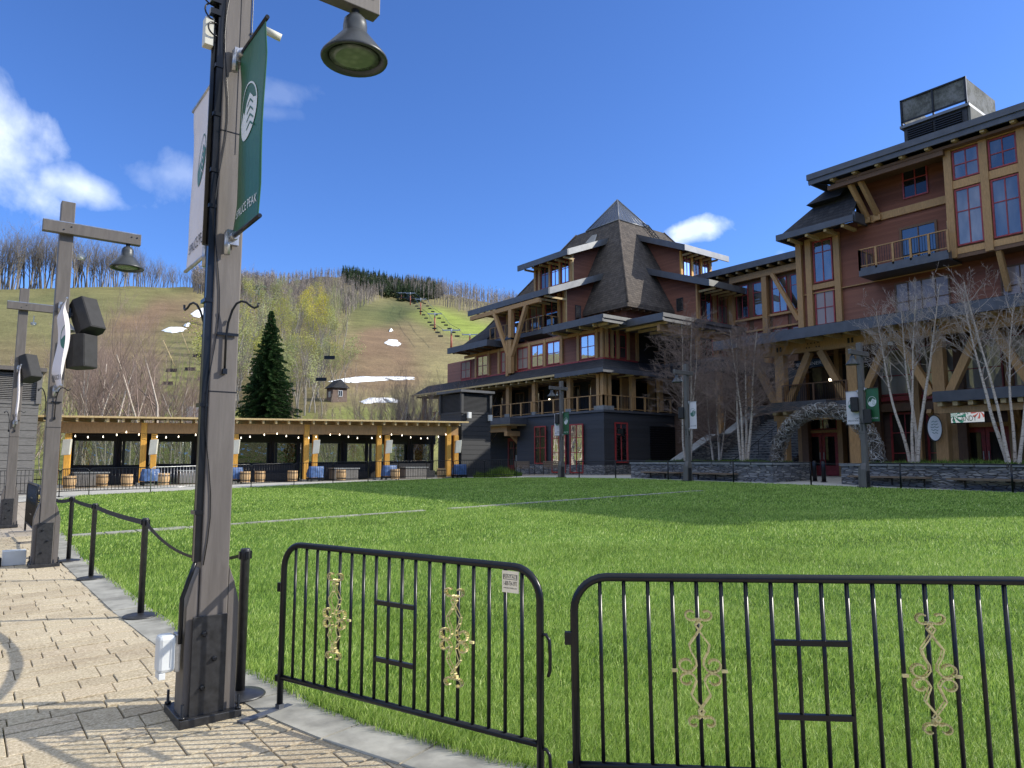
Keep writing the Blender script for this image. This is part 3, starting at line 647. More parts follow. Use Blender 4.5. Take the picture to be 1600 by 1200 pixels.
# ------------------------------------------------------------ wooden lamp poles
def arc(c, a0, a1, r, u, v, n=8):
    c = Vector(c); u = Vector(u); v = Vector(v)
    return [c+u*r*math.cos(a0+(a1-a0)*i/n)+v*r*math.sin(a0+(a1-a0)*i/n) for i in range(n+1)]
def lamp_pole(x, y, side, label, H=5.68, mat='pole_paint', near=False, hooks=True, s=.096):
    z0 = gz(x, y)+.02; t = thing('lamp_pole', (x, y, z0), label, 'lamp post', 'tall wooden lamp posts round the lawn')
    if near: s = .088
    m = MB(); m.box(x-s, x+s, y-s, y+s, z0+.04, z0+H); post = m.build('post', mat, t, bevel=.008)
    # splice strap line and scribe
    for zz in (2.1, 3.9): m = MB(); m.box(x-s-.003, x+s+.003, y-s-.003, y+s+.003, z0+zz, z0+zz+.006); m.build('strap', 'black_steel', t)
    if near: m = MB(); m.box(x+.012, x+.015, y-s-.0025, y-s, z0+3.75, z0+5.2); m.build('crack', 'black_steel', t)
    # base cheeks: flared boards on two opposite sides
    for sg in (-1, 1):
        m = MB(); w = .075
        poly = [(x+sg*s, y-s+.012, z0+.05), (x+sg*(s+w), y-s+.012, z0+.05), (x+sg*(s+w), y-s+.012, z0+.72), (x+sg*(s+w*.55), y-s+.012, z0+.86), (x+sg*(s+.004), y-s+.012, z0+.96)]
        m.prism(poly, (0, .19, 0)); m.build('base_cheek', mat, t, bevel=.005)
    for sg in (1,):
        m = MB(); poly = [(x-s, y+sg*s, z0+.05), (x-s, y+sg*(s+.16), z0+.05), (x-s, y+sg*(s+.16), z0+.72), (x-s, y+sg*(s+.07), z0+.88), (x-s, y+sg*s, z0+.98)]
        m.prism(poly, (.21, 0, 0)); m.build('base_cheek', mat, t, bevel=.005)
    m = MB(); m.box(x-.125, x+.085, y-s-.016, y-s-.001, z0+.055, z0+.66); pl = m.build('steel_plate', 'black_paint_worn', t, bevel=.002)
    for bx, bz in ((-.055, .55), (.012, .39), (-.055, .22)):
        m = MB(); m.lathe([(.017, 0), (.017, .012), (.011, .013), (.011, .024)], (0, 0, 0), 10); m.v = [(x+bx+a, y-s-.016-c, z0+bz+b) for a, b, c in m.v]; m.build('bolt', 'black_steel', pl)
    m = MB(); m.box(x-s-.10, x+s+.10, y-s-.055, y+s+.19, z0-.01, z0+.055); bp = m.build('base_plate', 'black_paint_worn', t, bevel=.006)
    for bx, by in ((-.17, -.125), (.17, -.125), (-.17, .25), (.17, .25)):
        m = MB(); m.lathe([(.02, 0), (.02, .015), (.009, .016), (.009, .09)], (x+bx, y+by, z0+.055), 8); m.build('anchor_bolt', 'black_steel', bp)
    # crossarm
    za = z0+5.22; a0, a1 = (-.33, 1.04)
    m = MB(); m.box(x+side*a0, x+side*a1, y-s-.10, y-s+.02, za-.085, za+.085); arm = m.build('crossarm', mat, t, bevel=.006)
    m = MB(); m.box(x+side*a0, x+side*a1, y-s-.098, y-s+.018, za+.087, za+.1); m.build('arm_cap', 'galvanised' if not near else 'black_steel', arm)
    for q in (-.05, .05, .9, .98):
        m = MB(); m.lathe([(.012, 0), (.012, .008)], (0, 0, 0), 8); m.v = [(x+side*q+a, y-s-.10-c, za+b*.8+(.03 if q > 0 else -.03)) for a, b, c in m.v]; m.build('bolt', 'black_steel', arm)
    # bell lamp
    lx = x+side*.86; ly = y-s-.04; lz = za-.085
    m = MB(); m.lathe([(.03, 0), (.03, -.04), (.055, -.05), (.085, -.085), (.092, -.13), (.092, -.20), (.115, -.215), (.25, -.385), (.256, -.40), (.25, -.412), (.235, -.408), (.205, -.395), (.20, -.36)], (lx, ly, lz), 32)
    lamp = m.build('lamp', 'lamp_metal', t)
    m = MB(); m.lathe([(.19, -.392), (.13, -.399), (.02, -.402), (.001, -.402)], (lx, ly, lz), 28); m.build('lens', 'lamp_lens', lamp)
    # swan hooks on two faces
    if hooks:
        zh = z0+2.42
        for (o, u) in (((0, -s), (1, 0, 0)), ((-s, 0), (0, 1, 0))):
            out = Vector((0, -1, 0)) if o[0] == 0 else Vector((-1, 0, 0)); u = Vector(u); c = Vector((x+o[0], y+o[1], zh))+out*.018
            p = [c+Vector((0, 0, -.17)), c+Vector((0, 0, .05)), c+u*.008+out*.01+Vector((0, 0, .15)), c+u*.025+out*.03+Vector((0, 0, .23)), c+u*.045+out*.05+Vector((0, 0, .275)), c+u*.072+out*.065+Vector((0, 0, .292)), c+u*.1+out*.08+Vector((0, 0, .286)), c+u*.126+out*.09+Vector((0, 0, .262)), c+u*.148+out*.1+Vector((0, 0, .25)), c+u*.17+out*.1+Vector((0, 0, .262)), c+u*.176+out*.1+Vector((0, 0, .288))]
            m = MB(); m.tube(p, .0078, 6); a = c+u*-.06+Vector((0, 0, .07)); m.beam(a, a+u*.14, .012, .018); m.box(c.x-.014, c.x+.014, c.y-.014, c.y+.014, zh-.2, zh-.165); m.build('hook', 'black_steel', t)
    # small white antenna dome on the arm side
    if near: return t, z0
    m = MB(); m.lathe([(.01, 0), (.01, -.16), (.055, -.17), (.065, -.2), (.05, -.24), (.01, -.25)], (x+side*.23, y+s+.02, za-.15), 12); m.build('sensor', 'white_plastic', t)
    return t, z0
P1 = (1.365, 5.03)
pole1, PZ = lamp_pole(P1[0], P1[1], 1, 'nearest lamp post with a green banner and a white outlet box at its foot', near=True)
def pole1_extras():
    x, y = P1; s = .088; z0 = PZ
    m = MB()
    m.box(x-s-.042, x-s-.002, y-s+.012, y-s+.052, z0+1.0, z0+5.6); m.tube([(x-s-.022, y-s+.085, z0+1.0), (x-s-.022, y-s+.085, z0+5.5)], .016, 8); m.tube([(x-s-.05, y-s+.07, z0+3.1), (x-s-.05, y-s+.07, z0+5.6)], .02, 8)
    m.tube([(x-s-.022, y-s+.03, z0+1.02), (x-s-.05, y-s+.03, z0+.93), (x-s-.098, y-s+.03, z0+.78), (x-s-.098, y-s+.03, z0+.5)], .014, 8)
    for zz in (1.3, 2.0, 2.7, 3.35, 3.6, 4.0, 4.35, 4.9): m.box(x-s-.052, x-s, y-s+.005, y-s+.11, z0+zz, z0+zz+.025)
    m.build('conduit', 'black_steel', pole1)
    # thin loose cables down the front
    m = MB(); m.tube([(x-s+.012+.03*math.sin(k*.7)+(.05 if k > 22 else 0)*((k-22)/8), y-s-.006, z0+.98+.15*k) for k in range(29)], .0035, 5); m.tube([(x+s+.004, y-s-.004, z0+3.9+.1*k) for k in range(16)], .004, 5); m.build('cable', 'black_steel', pole1)
    # cable loops and connectors near the top
    m = MB()
    for k in range(4):
        c = (x-s-.06-.01*k, y-s+.02+.02*k, z0+4.62+.13*k); m.tube(arc(c, 0, 2*math.pi*.8, .05+.012*k, (1, .2, 0), (0, .1, 1), 14), .006, 5)
    for k in range(3): m.box(x-s-.10, x-s-.03, y-s+.0, y-s+.05, z0+4.72+.09*k, z0+4.76+.09*k)
    m.build('cable_loops', 'black_steel', pole1)
    m = MB(); m.box(x-s-.125, x-s-.065, y-s+.03, y-s+.1, z0+4.50, z0+4.70); m.build('junction_box', 'cream_plastic', pole1, bevel=.004)
    # weatherproof outlet cover on the left cheek
    m = MB(); m.box(x-.18-.03, x-.18, y-.06, y+.03, z0+.33, z0+.56); box = m.build('outlet_box', 'galvanised', pole1, bevel=.004)
    m = MB(); m.box(x-.18-.13, x-.18-.03, y-.075, y+.045, z0+.335, z0+.56); m.build('cover', 'white_plastic', box, bevel=.022)
    m = MB(); m.box(x-.18-.122, x-.18-.085, y-.072, y+.03, z0+.30, z0+.338); m.box(x-.18-.062, x-.18-.058, y-.079, y-.074, z0+.37, z0+.53); m.build('cover_hinge', 'white_plastic', box, bevel=.004)
    # small camera at the right edge of the pole near the arm
    m = MB(); m.tube([(x+s, y-s, z0+4.66), (x+s+.1, y-s-.02, z0+4.7)], .012, 6); m.build('camera_arm', 'galvanised', pole1)
    m = MB(); m.tube([(x+s+.08, y-s-.02, z0+4.72), (x+s+.2, y-s-.04, z0+4.69)], .028, 10); m.build('camera', 'cream_plastic', pole1)
pole1_extras()
pole2, z2 = lamp_pole(1.12, 13.1, 1, 'second lamp post from the camera with two black speakers and a white banner')
pole3, z3 = lamp_pole(1.0, 20.7, 1, 'third lamp post at the left edge, in front of the grey plank tower')
pole4, z4 = lamp_pole(27.9, 13.85, -1, 'lamp post by the willow arch carrying a white and a green banner', mat='pole_paint_far')
pole5, z5 = lamp_pole(27.9, 22.4, -1, 'lamp post before the stone stairs with a single white banner', mat='pole_paint_far')
pole6, z6 = lamp_pole(28.0, 31.7, -1, 'farthest lamp post, before the red display windows', mat='pole_paint_far')

# ------------------------------------------------------------ banners
def flat_text(s, size):
    c = bpy.data.curves.new('t', 'FONT'); c.body = s; c.size = size; c.align_x = 'CENTER'; c.resolution_u = 3
    o = bpy.data.objects.new('t', c); COL.objects.link(o); bpy.context.view_layer.update()
    dg = bpy.context.evaluated_depsgraph_get(); me = bpy.data.meshes.new_from_object(o.evaluated_get(dg))
    V = [tuple(v.co) for v in me.vertices]; Fc = [tuple(p.vertices) for p in me.polygons]
    bpy.data.objects.remove(o); bpy.data.curves.remove(c); bpy.data.meshes.remove(me)
    return V, Fc
TXT = flat_text('SPRUCE PEAK', 1.0)
def banner(x, y, zt, dirn, col, label, wid=.62, hgt=1.3, sag=.03, seed=1, detail=True):
    """hangs in the plane x, from the post outwards along dirn*y"""
    green = col == 'green'; mat = 'banner_green' if green else 'banner_white'; y0 = y+dirn*.14
    t = thing('banner', (x, y0, zt-hgt), label, 'banner', 'banners hung from the lamp posts'); rng = random.Random(seed); ph = rng.uniform(0, 6)
    def S(u, v, off=0):   # u 0..1 away from post, v 0..1 upward; off towards the lawn-less side
        X = x+sag*(math.sin(u*5.2+ph+v*1.3)*(1-abs(2*v-1)**6)+.5*math.sin(v*7+ph))*min(1, 6*v, 6*(1-v))
        neck = 1-.10*math.sin(math.pi*v)*(1-u) if detail else 1
        return Vector((X+off, y0+dirn*wid*(u*neck+(1-neck)*.9), zt-hgt*(1-v)))
    m = MB(); nu, nv = 14, 30; th = .004
    for side in (0, 1):
        o = len(m.v)
        for j in range(nv+1):
            for i in range(nu+1): m.v.append(tuple(S(i/nu, j/nv, th*(side-.5))))
        for j in range(nv):
            for i in range(nu): k = o+j*(nu+1)+i; m.face((k, k+1, k+nu+2, k+nu+1), 0, True)
    n = (nu+1)*(nv+1); edge = [j*(nu+1) for j in range(nv+1)]; edge2 = [j*(nu+1)+nu for j in range(nv+1)]
    for e in (edge, edge2):
        for a, b in zip(e, e[1:]): m.face((a, b, b+n, a+n))
    m.build('cloth', mat, t)
    for zz in (zt, zt-hgt):
        m = MB(); m.tube([(x, y+dirn*.1, zz), (x, y0+dirn*(wid+.03), zz)], .014, 8); m.build('rod', 'galvanised' if not green else 'black_steel', t)
        m = MB(); m.box(x-.04, x+.04, y+dirn*.105, y+dirn*.15, zz-.05, zz+.05); m.tube([(x, y+dirn*.14, zz), (x, y+dirn*.21, zz)], .028, 8); m.tube([(x-.03, y+dirn*.13, zz-.12), (x-.03, y+dirn*.13, zz+.03)], .022, 8); m.build('bracket', 'galvanised', t)
    em = 'emblem_white' if green else 'emblem_dark'; off = -.006
    # emblem: oval ring over a ridge with chevrons; seen from -x: image right = -y
    def U(a, b): # a right, b up, in metres from emblem centre
        u = .5+(-dirn*a)/wid; return S(u, .60+b/hgt, off)
    rx, rz = .17, .20; m = MB(); N = 36
    a0 = [U(rx*math.cos(2*math.pi*k/N), rz*math.sin(2*math.pi*k/N)) for k in range(N)]; a1 = [U((rx-.012)*math.cos(2*math.pi*k/N), (rz-.012)*math.sin(2*math.pi*k/N)) for k in range(N)]
    m.add(a0+a1, [(k, (k+1) % N, N+(k+1) % N, N+k) for k in range(N)])
    top = [(-.165, -.06), (-.11, -.01), (-.085, .02), (-.05, -.015), (-.01, .06), (.04, .115), (.075, .09), (.11, .06), (.158, .05)]
    for (xa, za), (xb, zb) in zip(top, top[1:]):
        la = -rz*math.sqrt(max(0, 1-(xa/rx)**2)); lb = -rz*math.sqrt(max(0, 1-(xb/rx)**2)); ns = 5
        vs = [U(xa+(xb-xa)*0, la+(za-la)*k/ns) for k in range(ns+1)]+[U(xb, lb+(zb-lb)*k/ns) for k in range(ns+1)]
        m.add(vs, [(k, k+1, ns+2+k, ns+1+k) for k in range(ns)])
    m.build('emblem', em, t, recalc=False)
    m = MB()
    for k in range(4):
        zc = .07-.055*k; w = .05+.004*k; xc = .06+.008*k
        for sg in (-1, 1):
            p = [(xc, zc), (xc+sg*w, zc-.04), (xc+sg*w, zc-.052), (xc, zc-.014)]
            def U2(a, b): q = U(a, b); q.x -= .003; return q
            m.add([U2(*q) for q in p], [(0, 1, 2, 3)])
    m.build('emblem_lines', 'banner_green' if green else 'banner_white', t, recalc=False)
    V, Fc = TXT; xs = [v[0] for v in V]; w = max(xs)-min(xs); sc_ = wid*.84/w; m = MB()
    m.add([S(.5+(-dirn*v[0]*sc_)/wid, .085+v[1]*sc_*1.15/hgt, -.006) for v in V], Fc); m.build('lettering', 'emblem_white' if green else 'ink', t, recalc=False)
    return t
banner(1.37, P1[1], 4.44, -1, 'green', 'large green banner on the right side of the nearest lamp post', sag=.012, seed=4, wid=.53)
banner(1.30, P1[1], 4.40, 1, 'white', 'pale banner hanging behind the nearest lamp post, half hidden by it', sag=.014, seed=9, wid=.66)
banner(1.12, 13.1, z2+4.0, -1, 'white', 'thin wavy white banner on the second lamp post', sag=.06, seed=5)
banner(1.0, 20.7, z3+3.75, -1, 'white', 'white banner seen edge-on on the third lamp post', sag=.02, seed=6)
banner(27.9, 13.85, z4+3.78, 1, 'white', 'white banner on the left of the lamp post by the willow arch', wid=.5, sag=.015, detail=False)
banner(27.9, 13.85, z4+3.85, -1, 'green', 'green banner on the right of the lamp post by the willow arch', wid=.5, sag=.015, detail=False)
banner(27.9, 22.4, z5+3.82, -1, 'white', 'white banner on the lamp post before the stone stairs', wid=.42, sag=.012, detail=False)
banner(28.0, 31.7, z6+3.78, 1, 'white', 'white banner on the farthest lamp post', wid=.5, sag=.015, detail=False)
banner(28.0, 31.7, z6+3.82, -1, 'green', 'green banner on the farthest lamp post', wid=.5, sag=.015, detail=False)

# ------------------------------------------------------------ loudspeakers
def speaker(c, tilt, yaw, post, label, sz=(.34, .36, .56), hexa=True, mat='black_steel', group='black loudspeakers on lamp posts'):
    t = thing('loudspeaker', c, label, 'loudspeaker', group); w, d, h = sz
    m = MB(); k = .72; P = [(-w/2, -d*.1), (-w/2*k, -d/2), (w/2*k, -d/2), (w/2, -d*.1), (w/2*.6, d/2), (-w/2*.6, d/2)]
    m.prism([(a, b, -h/2) for a, b in P], (0, 0, h)); g = MB(); g.box(-w/2*k+.01, w/2*k-.01, -d/2-.006, -d/2-.001, -h/2+.015, h/2-.015)
    for mm in (m, g): mm.v = [tuple(Matrix.Rotation(yaw, 3, 'Z') @ Matrix.Rotation(tilt, 3, 'X') @ Vector(v)+Vector(c)) for v in mm.v]
    m.build('cabinet', 'rubber', t, bevel=.008); g.build('grille', 'rubber' if mat == 'black_steel' else mat, t)
    b = MB(); b.beam(post, c, .03, .05); q = Vector(post); b.box(q.x-.03, q.x+.03, q.y-.05, q.y+.05, q.z-.08, q.z+.08); b.build('wall_bracket', 'black_steel', t)
s2a = ony(13.15, 130, 498); s2b = ony(13.1, 122, 551)
speaker((s2a[0]+.03, 13.05, s2a[1]), R(-26), R(32), (1.22, 13.1, s2a[1]+.05), 'upper tilted loudspeaker on the second lamp post', (.38, .36, .56))
speaker((s2b[0]+.03, 13.0, s2b[1]), R(-4), R(40), (1.22, 13.1, s2b[1]+.02), 'lower upright loudspeaker on the second lamp post', (.38, .36, .52))
s3 = ony(20.6, 41, 576); speaker((s3[0]+.05, 20.6, s3[1]), R(-24), R(32), (1.1, 20.7, s3[1]+.05), 'tilted loudspeaker on the third lamp post', (.4, .38, .6))
for (x, y, z0, dy, zz, lb) in ((27.9, 13.85, z4, .26, 3.25, 'small black speaker between post and white banner by the willow arch'), (27.9, 13.85, z4, -.22, 2.75, 'small black speaker below the green banner by the willow arch'), (27.9, 22.4, z5, .26, 3.3, 'small black speaker left of the post before the stone stairs'), (28., 31.7, z6, .26, 3.45, 'small black speaker on the farthest lamp post')):
    speaker((x-.1, y+dy, z0+zz), R(-6), R(-60), (x, y+.1*(1 if dy > 0 else -1), z0+zz), lb, (.3, .3, .55))

# ------------------------------------------------------------ crowd barriers
def barrier(p0, p1, label, ornate=True, near=True, nb=18, h=1.07, group='black steel crowd barriers', mat='black_steel', cat='barrier'):
    """frame, bars, feet, scrolls; built along +x in local space then turned"""
    p0 = Vector(p0); p1 = Vector(p1); L = (p1-p0).length; ang = math.atan2(p1.y-p0.y, p1.x-p0.x); za = gz(*p0)+.03; zb = gz(*p1)+.03
    t = thing('crowd_barrier', (p0.x, p0.y, za), label, cat, group); t.rotation_euler = (0, -math.atan2(zb-za, L), ang); org = t.location.copy(); t.location = (0, 0, 0); r = .0205 if near else .02; nn = 10 if near else 6
    rc = .16; zl = .2
    m = MB(); pts = [Vector((0, 0, .02)), Vector((0, 0, h-rc))]+arc((rc, 0, h-rc), math.pi, math.pi/2, rc, (1, 0, 0), (0, 0, 1), 7)[1:]+arc((L-rc, 0, h-rc), math.pi/2, 0, rc, (1, 0, 0), (0, 0, 1), 7)+[Vector((L, 0, .02))]
    m.tube(pts, r, nn); m.tube([(0, 0, zl), (L, 0, zl)], r*.85, nn)
    m.build('frame', mat, t)
    xs = [L*(i+1.1)/(nb+1.15) for i in range(nb)]; m = MB()
    for i, xx in enumerate(xs):
        top = h if rc < xx < L-rc else h-rc+math.sqrt(max(0, rc*rc-(rc-min(xx, L-xx))**2))
        m.tube([(xx, 0, zl), (xx, 0, top-.01)], .0105 if near else .01, 6 if near else 4)
    tag(m.build('bars', mat, t))
    if nb == 18 and near:
        for fz in (.335, .715):
            z = h-(h-zl)*fz; m = MB(); m.box(xs[7], xs[10], -.0125, .0125, z-.0125, z+.0125); m.build('cross_bar', mat, t)
    for xx in (0.0, L):
        m = MB(); m.box(xx-.03, xx+.03, -.3, .3, -.008, .004); m.box(xx-.02, xx+.02, -.02, .02, 0, .03); m.build('foot', 'metal_fascia' if near else mat, t)
    if ornate and nb == 18:
        for ci in (4, 13):
            xc = xs[ci]; zc = (h+zl)/2+.03
            for sg in ((-1, 1)):
                def Q(a, b, yy=0): return Vector((xc+sg*a*1.3, -.036+yy, zc+b*1.05))
                def spiral(cx, cz, r0, a0, turns, dirn): return [Q(cx+r0*(1-.55*k/12)*math.cos(a0+dirn*turns*2*math.pi*k/12), cz+r0*(1-.55*k/12)*math.sin(a0+dirn*turns*2*math.pi*k/12)) for k in range(13)]
                top = list(reversed(spiral(.026, .232, .028, -2.3, .72, 1)))+[Q(.002, .205), Q(-.012, .185), Q(.012, .14), Q(.036, .10), Q(.030, .07), Q(.014, .035), Q(.012, .012), Q(.024, -.008)]+spiral(.046, .016, .034, -2.0, .78, 1)
                bot = list(reversed(spiral(.026, -.232, .026, 2.3, .72, -1)))+[Q(.002, -.205), Q(-.010, -.185), Q(.012, -.15), Q(.034, -.115), Q(.024, -.085), Q(.014, -.055), Q(.022, -.035)]+spiral(.046, -.052, .031, 2.0, .75, -1)
                m = MB()
                for path in (top, bot):
                    for a, b in zip(path, path[1:]):
                        if (b-a).length > 1e-4:
                            d = (b-a).normalized(); nx = d.cross(Vector((0, 1, 0)))*.0035
                            a2, b2 = a-d*.002, b+d*.002
                            vs = [a2-nx+Vector((0, -.012, 0)), a2+nx+Vector((0, -.012, 0)), b2+nx+Vector((0, -.012, 0)), b2-nx+Vector((0, -.012, 0)), a2-nx+Vector((0, .012, 0)), a2+nx+Vector((0, .012, 0)), b2+nx+Vector((0, .012, 0)), b2-nx+Vector((0, .012, 0))]
                            m.add(vs, [(0, 1, 2, 3), (7, 6, 5, 4), (0, 4, 5, 1), (2, 6, 7, 3)])
                m.build('scroll', 'gold_paint', t)
            for b in (.215, -.215): m = MB(); m.box(xc-.013, xc+.013, -.03, -.009, zc+b-.007, zc+b+.007); m.build('scroll_clip', 'gold_paint', t)
            for sg in (-1, 1): m = MB(); q_ = xc+sg*(xs[1]-xs[0]); m.box(q_-.014, q_+.014, -.022, -.009, zc-.025, zc-.012); m.build('scroll_clip', 'gold_paint', t)
    if near:
        m = MB(); m.box(-.048, -.012, -.016, .016, .52*h+.195, .52*h+.255); m.build('latch_eye', mat, t, bevel=.003); m = MB(); m.box(-.045, -.012, -.012, .012, .17, .21); m.build('latch_eye', mat, t)
        for zz in (.66, .1):
            m = MB(); m.tube([(L, 0, zz+.08), (L+.035, 0, zz+.085), (L+.055, 0, zz+.06), (L+.06, 0, zz-.02), (L+.058, 0, zz-.09), (L+.048, 0, zz-.12)], .009, 6); m.build('hook', mat, t)
    t.location = org
    return t
b1 = barrier((1.79, 4.86), (2.43, 2.93), 'near crowd barrier with gold scrolls and a cream sticker at its corner')
def sticker():
    L = math.hypot(.64, 1.93); xs = [L*(i+1.1)/19.15 for i in range(18)]; h = 1.07
    m = MB(); org = b1.location.copy(); b1.location = (0, 0, 0)
    x0, x1 = xs[16]-.012, xs[17]-.012; m.box(x0, x1, -.014, -.010, h-.135, h-.022); tg = m.build('plate', 'sign_cream', b1)
    m = MB(); e = .0152; w = x1-x0
    def rect(a, b, c, d): m.add([(x0+w*a, -e, h-.135+.113*c), (x0+w*b, -e, h-.135+.113*c), (x0+w*b, -e, h-.135+.113*d), (x0+w*a, -e, h-.135+.113*d)], [(0, 1, 2, 3)])
    rect(.08, .92, .82, .84); rect(.08, .92, .60, .62); rect(.08, .11, .6, .84); rect(.89, .92, .6, .84)
    for txt, zc, hh in (('RENTALS', .66, .14), ('1-800-754-3975', .33, .2), ('www.barricades.com', .18, .08)):
        V, Fc = flat_text(txt, 1); ww = max(v[0] for v in V)-min(v[0] for v in V); ht = max(v[1] for v in V)
        m.add([(x0+w*(.5+.8*v[0]/ww), -e, h-.135+.113*(zc+hh*v[1]/ht)) for v in V], Fc)
    m.build('lettering', 'ink', tg, recalc=False); b1.location = org
sticker()
b2 = barrier((2.42, 2.645), (3.99, 1.12), 'nearest crowd barrier, running out of the picture at the right')
# barrier line between the second and third lamp posts (seen almost end-on)
barrier((1.28, 16.6), (1.2, 14.25), 'barrier with two pale scrolls just behind the second lamp post')
barrier((1.25, 19.2), (1.27, 16.85), 'barrier seen end-on beside the third lamp post', ornate=False)

# ------------------------------------------------------------ belt stanchions
ST = [(1.66, 5.28), (1.60, 8.42), (1.52, 11.35), (1.47, 13.4)]
SL = ['stanchion half hidden behind the nearest lamp post', 'stanchion nearest in the open, on the paving beside the kerb', 'middle stanchion of the three in the open', 'stanchion right beside the second lamp post']
def stanchion(x, y, label, src=None):
    z = gz(x, y)+.03
    if src: o = copy_tree(src); o.location = (x, y, z); o['label'] = label; return o
    t = thing('stanchion', (x, y, z), label, 'stanchion', 'black belt stanchions along the kerb')
    m = MB(); m.lathe([(.17, 0), (.172, .008), (.16, .018), (.08, .032), (.04, .04)], (x, y, z), 32); m.build('base', 'black_paint_worn', t)
    m = MB(); m.lathe([(.032, .035), (.032, .93), (.034, .935), (.034, 1.0), (.03, 1.008)], (x, y, z), 20); m.build('tube', 'black_paint_worn', t)
    m = MB()
    for k in range(4): a = k*math.pi/2; m.box(x+.034*math.cos(a)-.01, x+.034*math.cos(a)+.01, y+.034*math.sin(a)-.01, y+.034*math.sin(a)+.01, z+.935, z+.99)
    m.build('belt_slot', 'black_steel', t)
    return t
s0 = stanchion(*ST[0], SL[0])
for p, l in list(zip(ST, SL))[1:]: stanchion(*p, l, s0)
def belt(p, q, label, sag=.03, twist=0, w=.055):
    P = Vector((*p, gz(*p)+.99)); Q = Vector((*q, gz(*q)+.99)); d = (Q-P).normalized(); P += d*.035; Q -= d*.035; m = MB(); n = 24; sidev = d.cross(Vector((0, 0, 1))).normalized(); vs = []
    for i in range(n+1):
        t = i/n; c = P.lerp(Q, t)-Vector((0, 0, sag*4*t*(1-t))); a = twist*t; u = Vector((0, 0, 1))*math.cos(a)+sidev*math.sin(a); nn = sidev*math.cos(a)-Vector((0, 0, 1))*math.sin(a)
        vs += [c-u*w/2-nn*.001, c+u*w/2-nn*.001, c+u*w/2+nn*.001, c-u*w/2+nn*.001]
    m.add(vs, [(4*i+k, 4*i+(k+1) % 4, 4*i+4+(k+1) % 4, 4*i+4+k) for i in range(n) for k in range(4)], 0, False)
    o = m.build('belt', 'belt'); tag(o, label, 'barrier belt', 'black belts between the stanchions')
belt(ST[1], ST[0], 'slack twisted belt running behind the nearest lamp post', .16, 1.4)
belt(ST[2], ST[1], 'belt between the two nearest open stanchions', .018)
belt(ST[3], ST[2], 'short belt between the farther two open stanchions', .015)
belt((1.25, 14.6), ST[3], 'belt from the barrier to the stanchion by the second post', .05)
# things on the paving at the foot of the second post
t = thing('box', (.62, 13.5, gz(.62, 13.5)+.03), 'white carton on the paving behind the second lamp post', 'box'); m = MB(); x, y, z = t.location; m.box(x, x+.3, y, y+.22, z, z+.22); m.build('carton', 'white_plastic', t, bevel=.006); m = MB(); m.box(x+.01, x+.29, y+.1, y+.12, z+.221, z+.223); m.build('tape', 'cream_plastic', t)
for i, (dx, mm, lb) in enumerate(((.32, 'red_paint', 'small red can on the paving left of the white carton'), (.18, 'black_steel', 'small black can leftmost on the paving by the second post'))):
    o = MB().lathe([(.045, 0), (.05, .01), (.05, .12), (.04, .135), (.02, .14), (.02, .16)], (.62-dx+.12, 13.45, gz(.5, 13.5)+.035), 14).build('can', mm); tag(o, lb, 'can')

# ------------------------------------------------------------ generic building bits
def window(parent, ax, c, a0, a1, z0, z1, nx=2, rows=(.5,), fm='red_paint', gm='glass', t=.07, proud=.07, mt=.045, name='window'):
    """opening in the plane ax=c (facing the lower side of that axis): frame, mullions, one pane mesh"""
    if a0 > a1: a0, a1 = a1, a0
    def B(m, p0, p1, q0, q1, d0, d1):
        if ax == 'x': m.box(c-d1, c-d0, p0, p1, q0, q1)
        else: m.box(p0, p1, c-d1, c-d0, q0, q1)
    m = MB(); B(m, a0, a1, z0, z0+t, 0, proud); B(m, a0, a1, z1-t, z1, 0, proud); B(m, a0, a0+t, z0+t, z1-t, 0, proud); B(m, a1-t, a1, z0+t, z1-t, 0, proud)
    for i in range(1, nx): q = a0+(a1-a0)*i/nx; B(m, q-mt/2, q+mt/2, z0+t, z1-t, 0, proud-.012)
    for r in rows: q = z0+(z1-z0)*r; B(m, a0+t, a1-t, q-mt/2, q+mt/2, 0, proud-.016)
    w = m.build(name, fm, parent)
    g = MB(); e = random.uniform(-.006, .006); k = .022
    if ax == 'x': g.add([(c-k, a0+t*.5, z0+t*.5), (c-k-e, a1-t*.5, z0+t*.5), (c-k-e, a1-t*.5, z1-t*.5), (c-k, a0+t*.5, z1-t*.5)], [(0, 1, 2, 3)])
    else: g.add([(a0+t*.5, c-k, z0+t*.5), (a1-t*.5, c-k-e, z0+t*.5), (a1-t*.5, c-k-e, z1-t*.5), (a0+t*.5, c-k, z1-t*.5)], [(0, 1, 2, 3)])
    g.build('pane', gm, w)
    return w
def part(parent, name, mat, *boxes, bevel=0):
    m = MB()
    for b in boxes: m.box(*b)
    return m.build(name, mat, parent, bevel=bevel)
def railing(parent, pts, z, h=1.05, rail='timber_dark', infill='black_steel', step=1.6, name='railing', pm=None, balus=.14, pw=.05):
    """posts with top rail and thin balusters along a polyline in plan"""
    m = MB(); b = MB()
    for p, q in zip(pts, pts[1:]):
        P = Vector((*p, z)); Q = Vector((*q, z)); L = (Q-P).length; n = max(1, round(L/step)); d = (Q-P)/L
        m.beam(P+Vector((0, 0, h)), Q+Vector((0, 0, h)), .09, .05); m.beam(P+Vector((0, 0, .12)), Q+Vector((0, 0, .12)), .04, .04)
        for i in range(n+1): c = P+d*L*i/n; m.box(c.x-pw, c.x+pw, c.y-pw, c.y+pw, z-.12, z+h)
        k = max(1, int(L/balus))
        for i in range(k): c = P+d*L*(i+.5)/k; b.box(c.x-.009, c.x+.009, c.y-.009, c.y+.009, z+.14, z+h-.03)
    r = m.build(name, pm or rail, parent); b.build('balusters', infill, r); return r
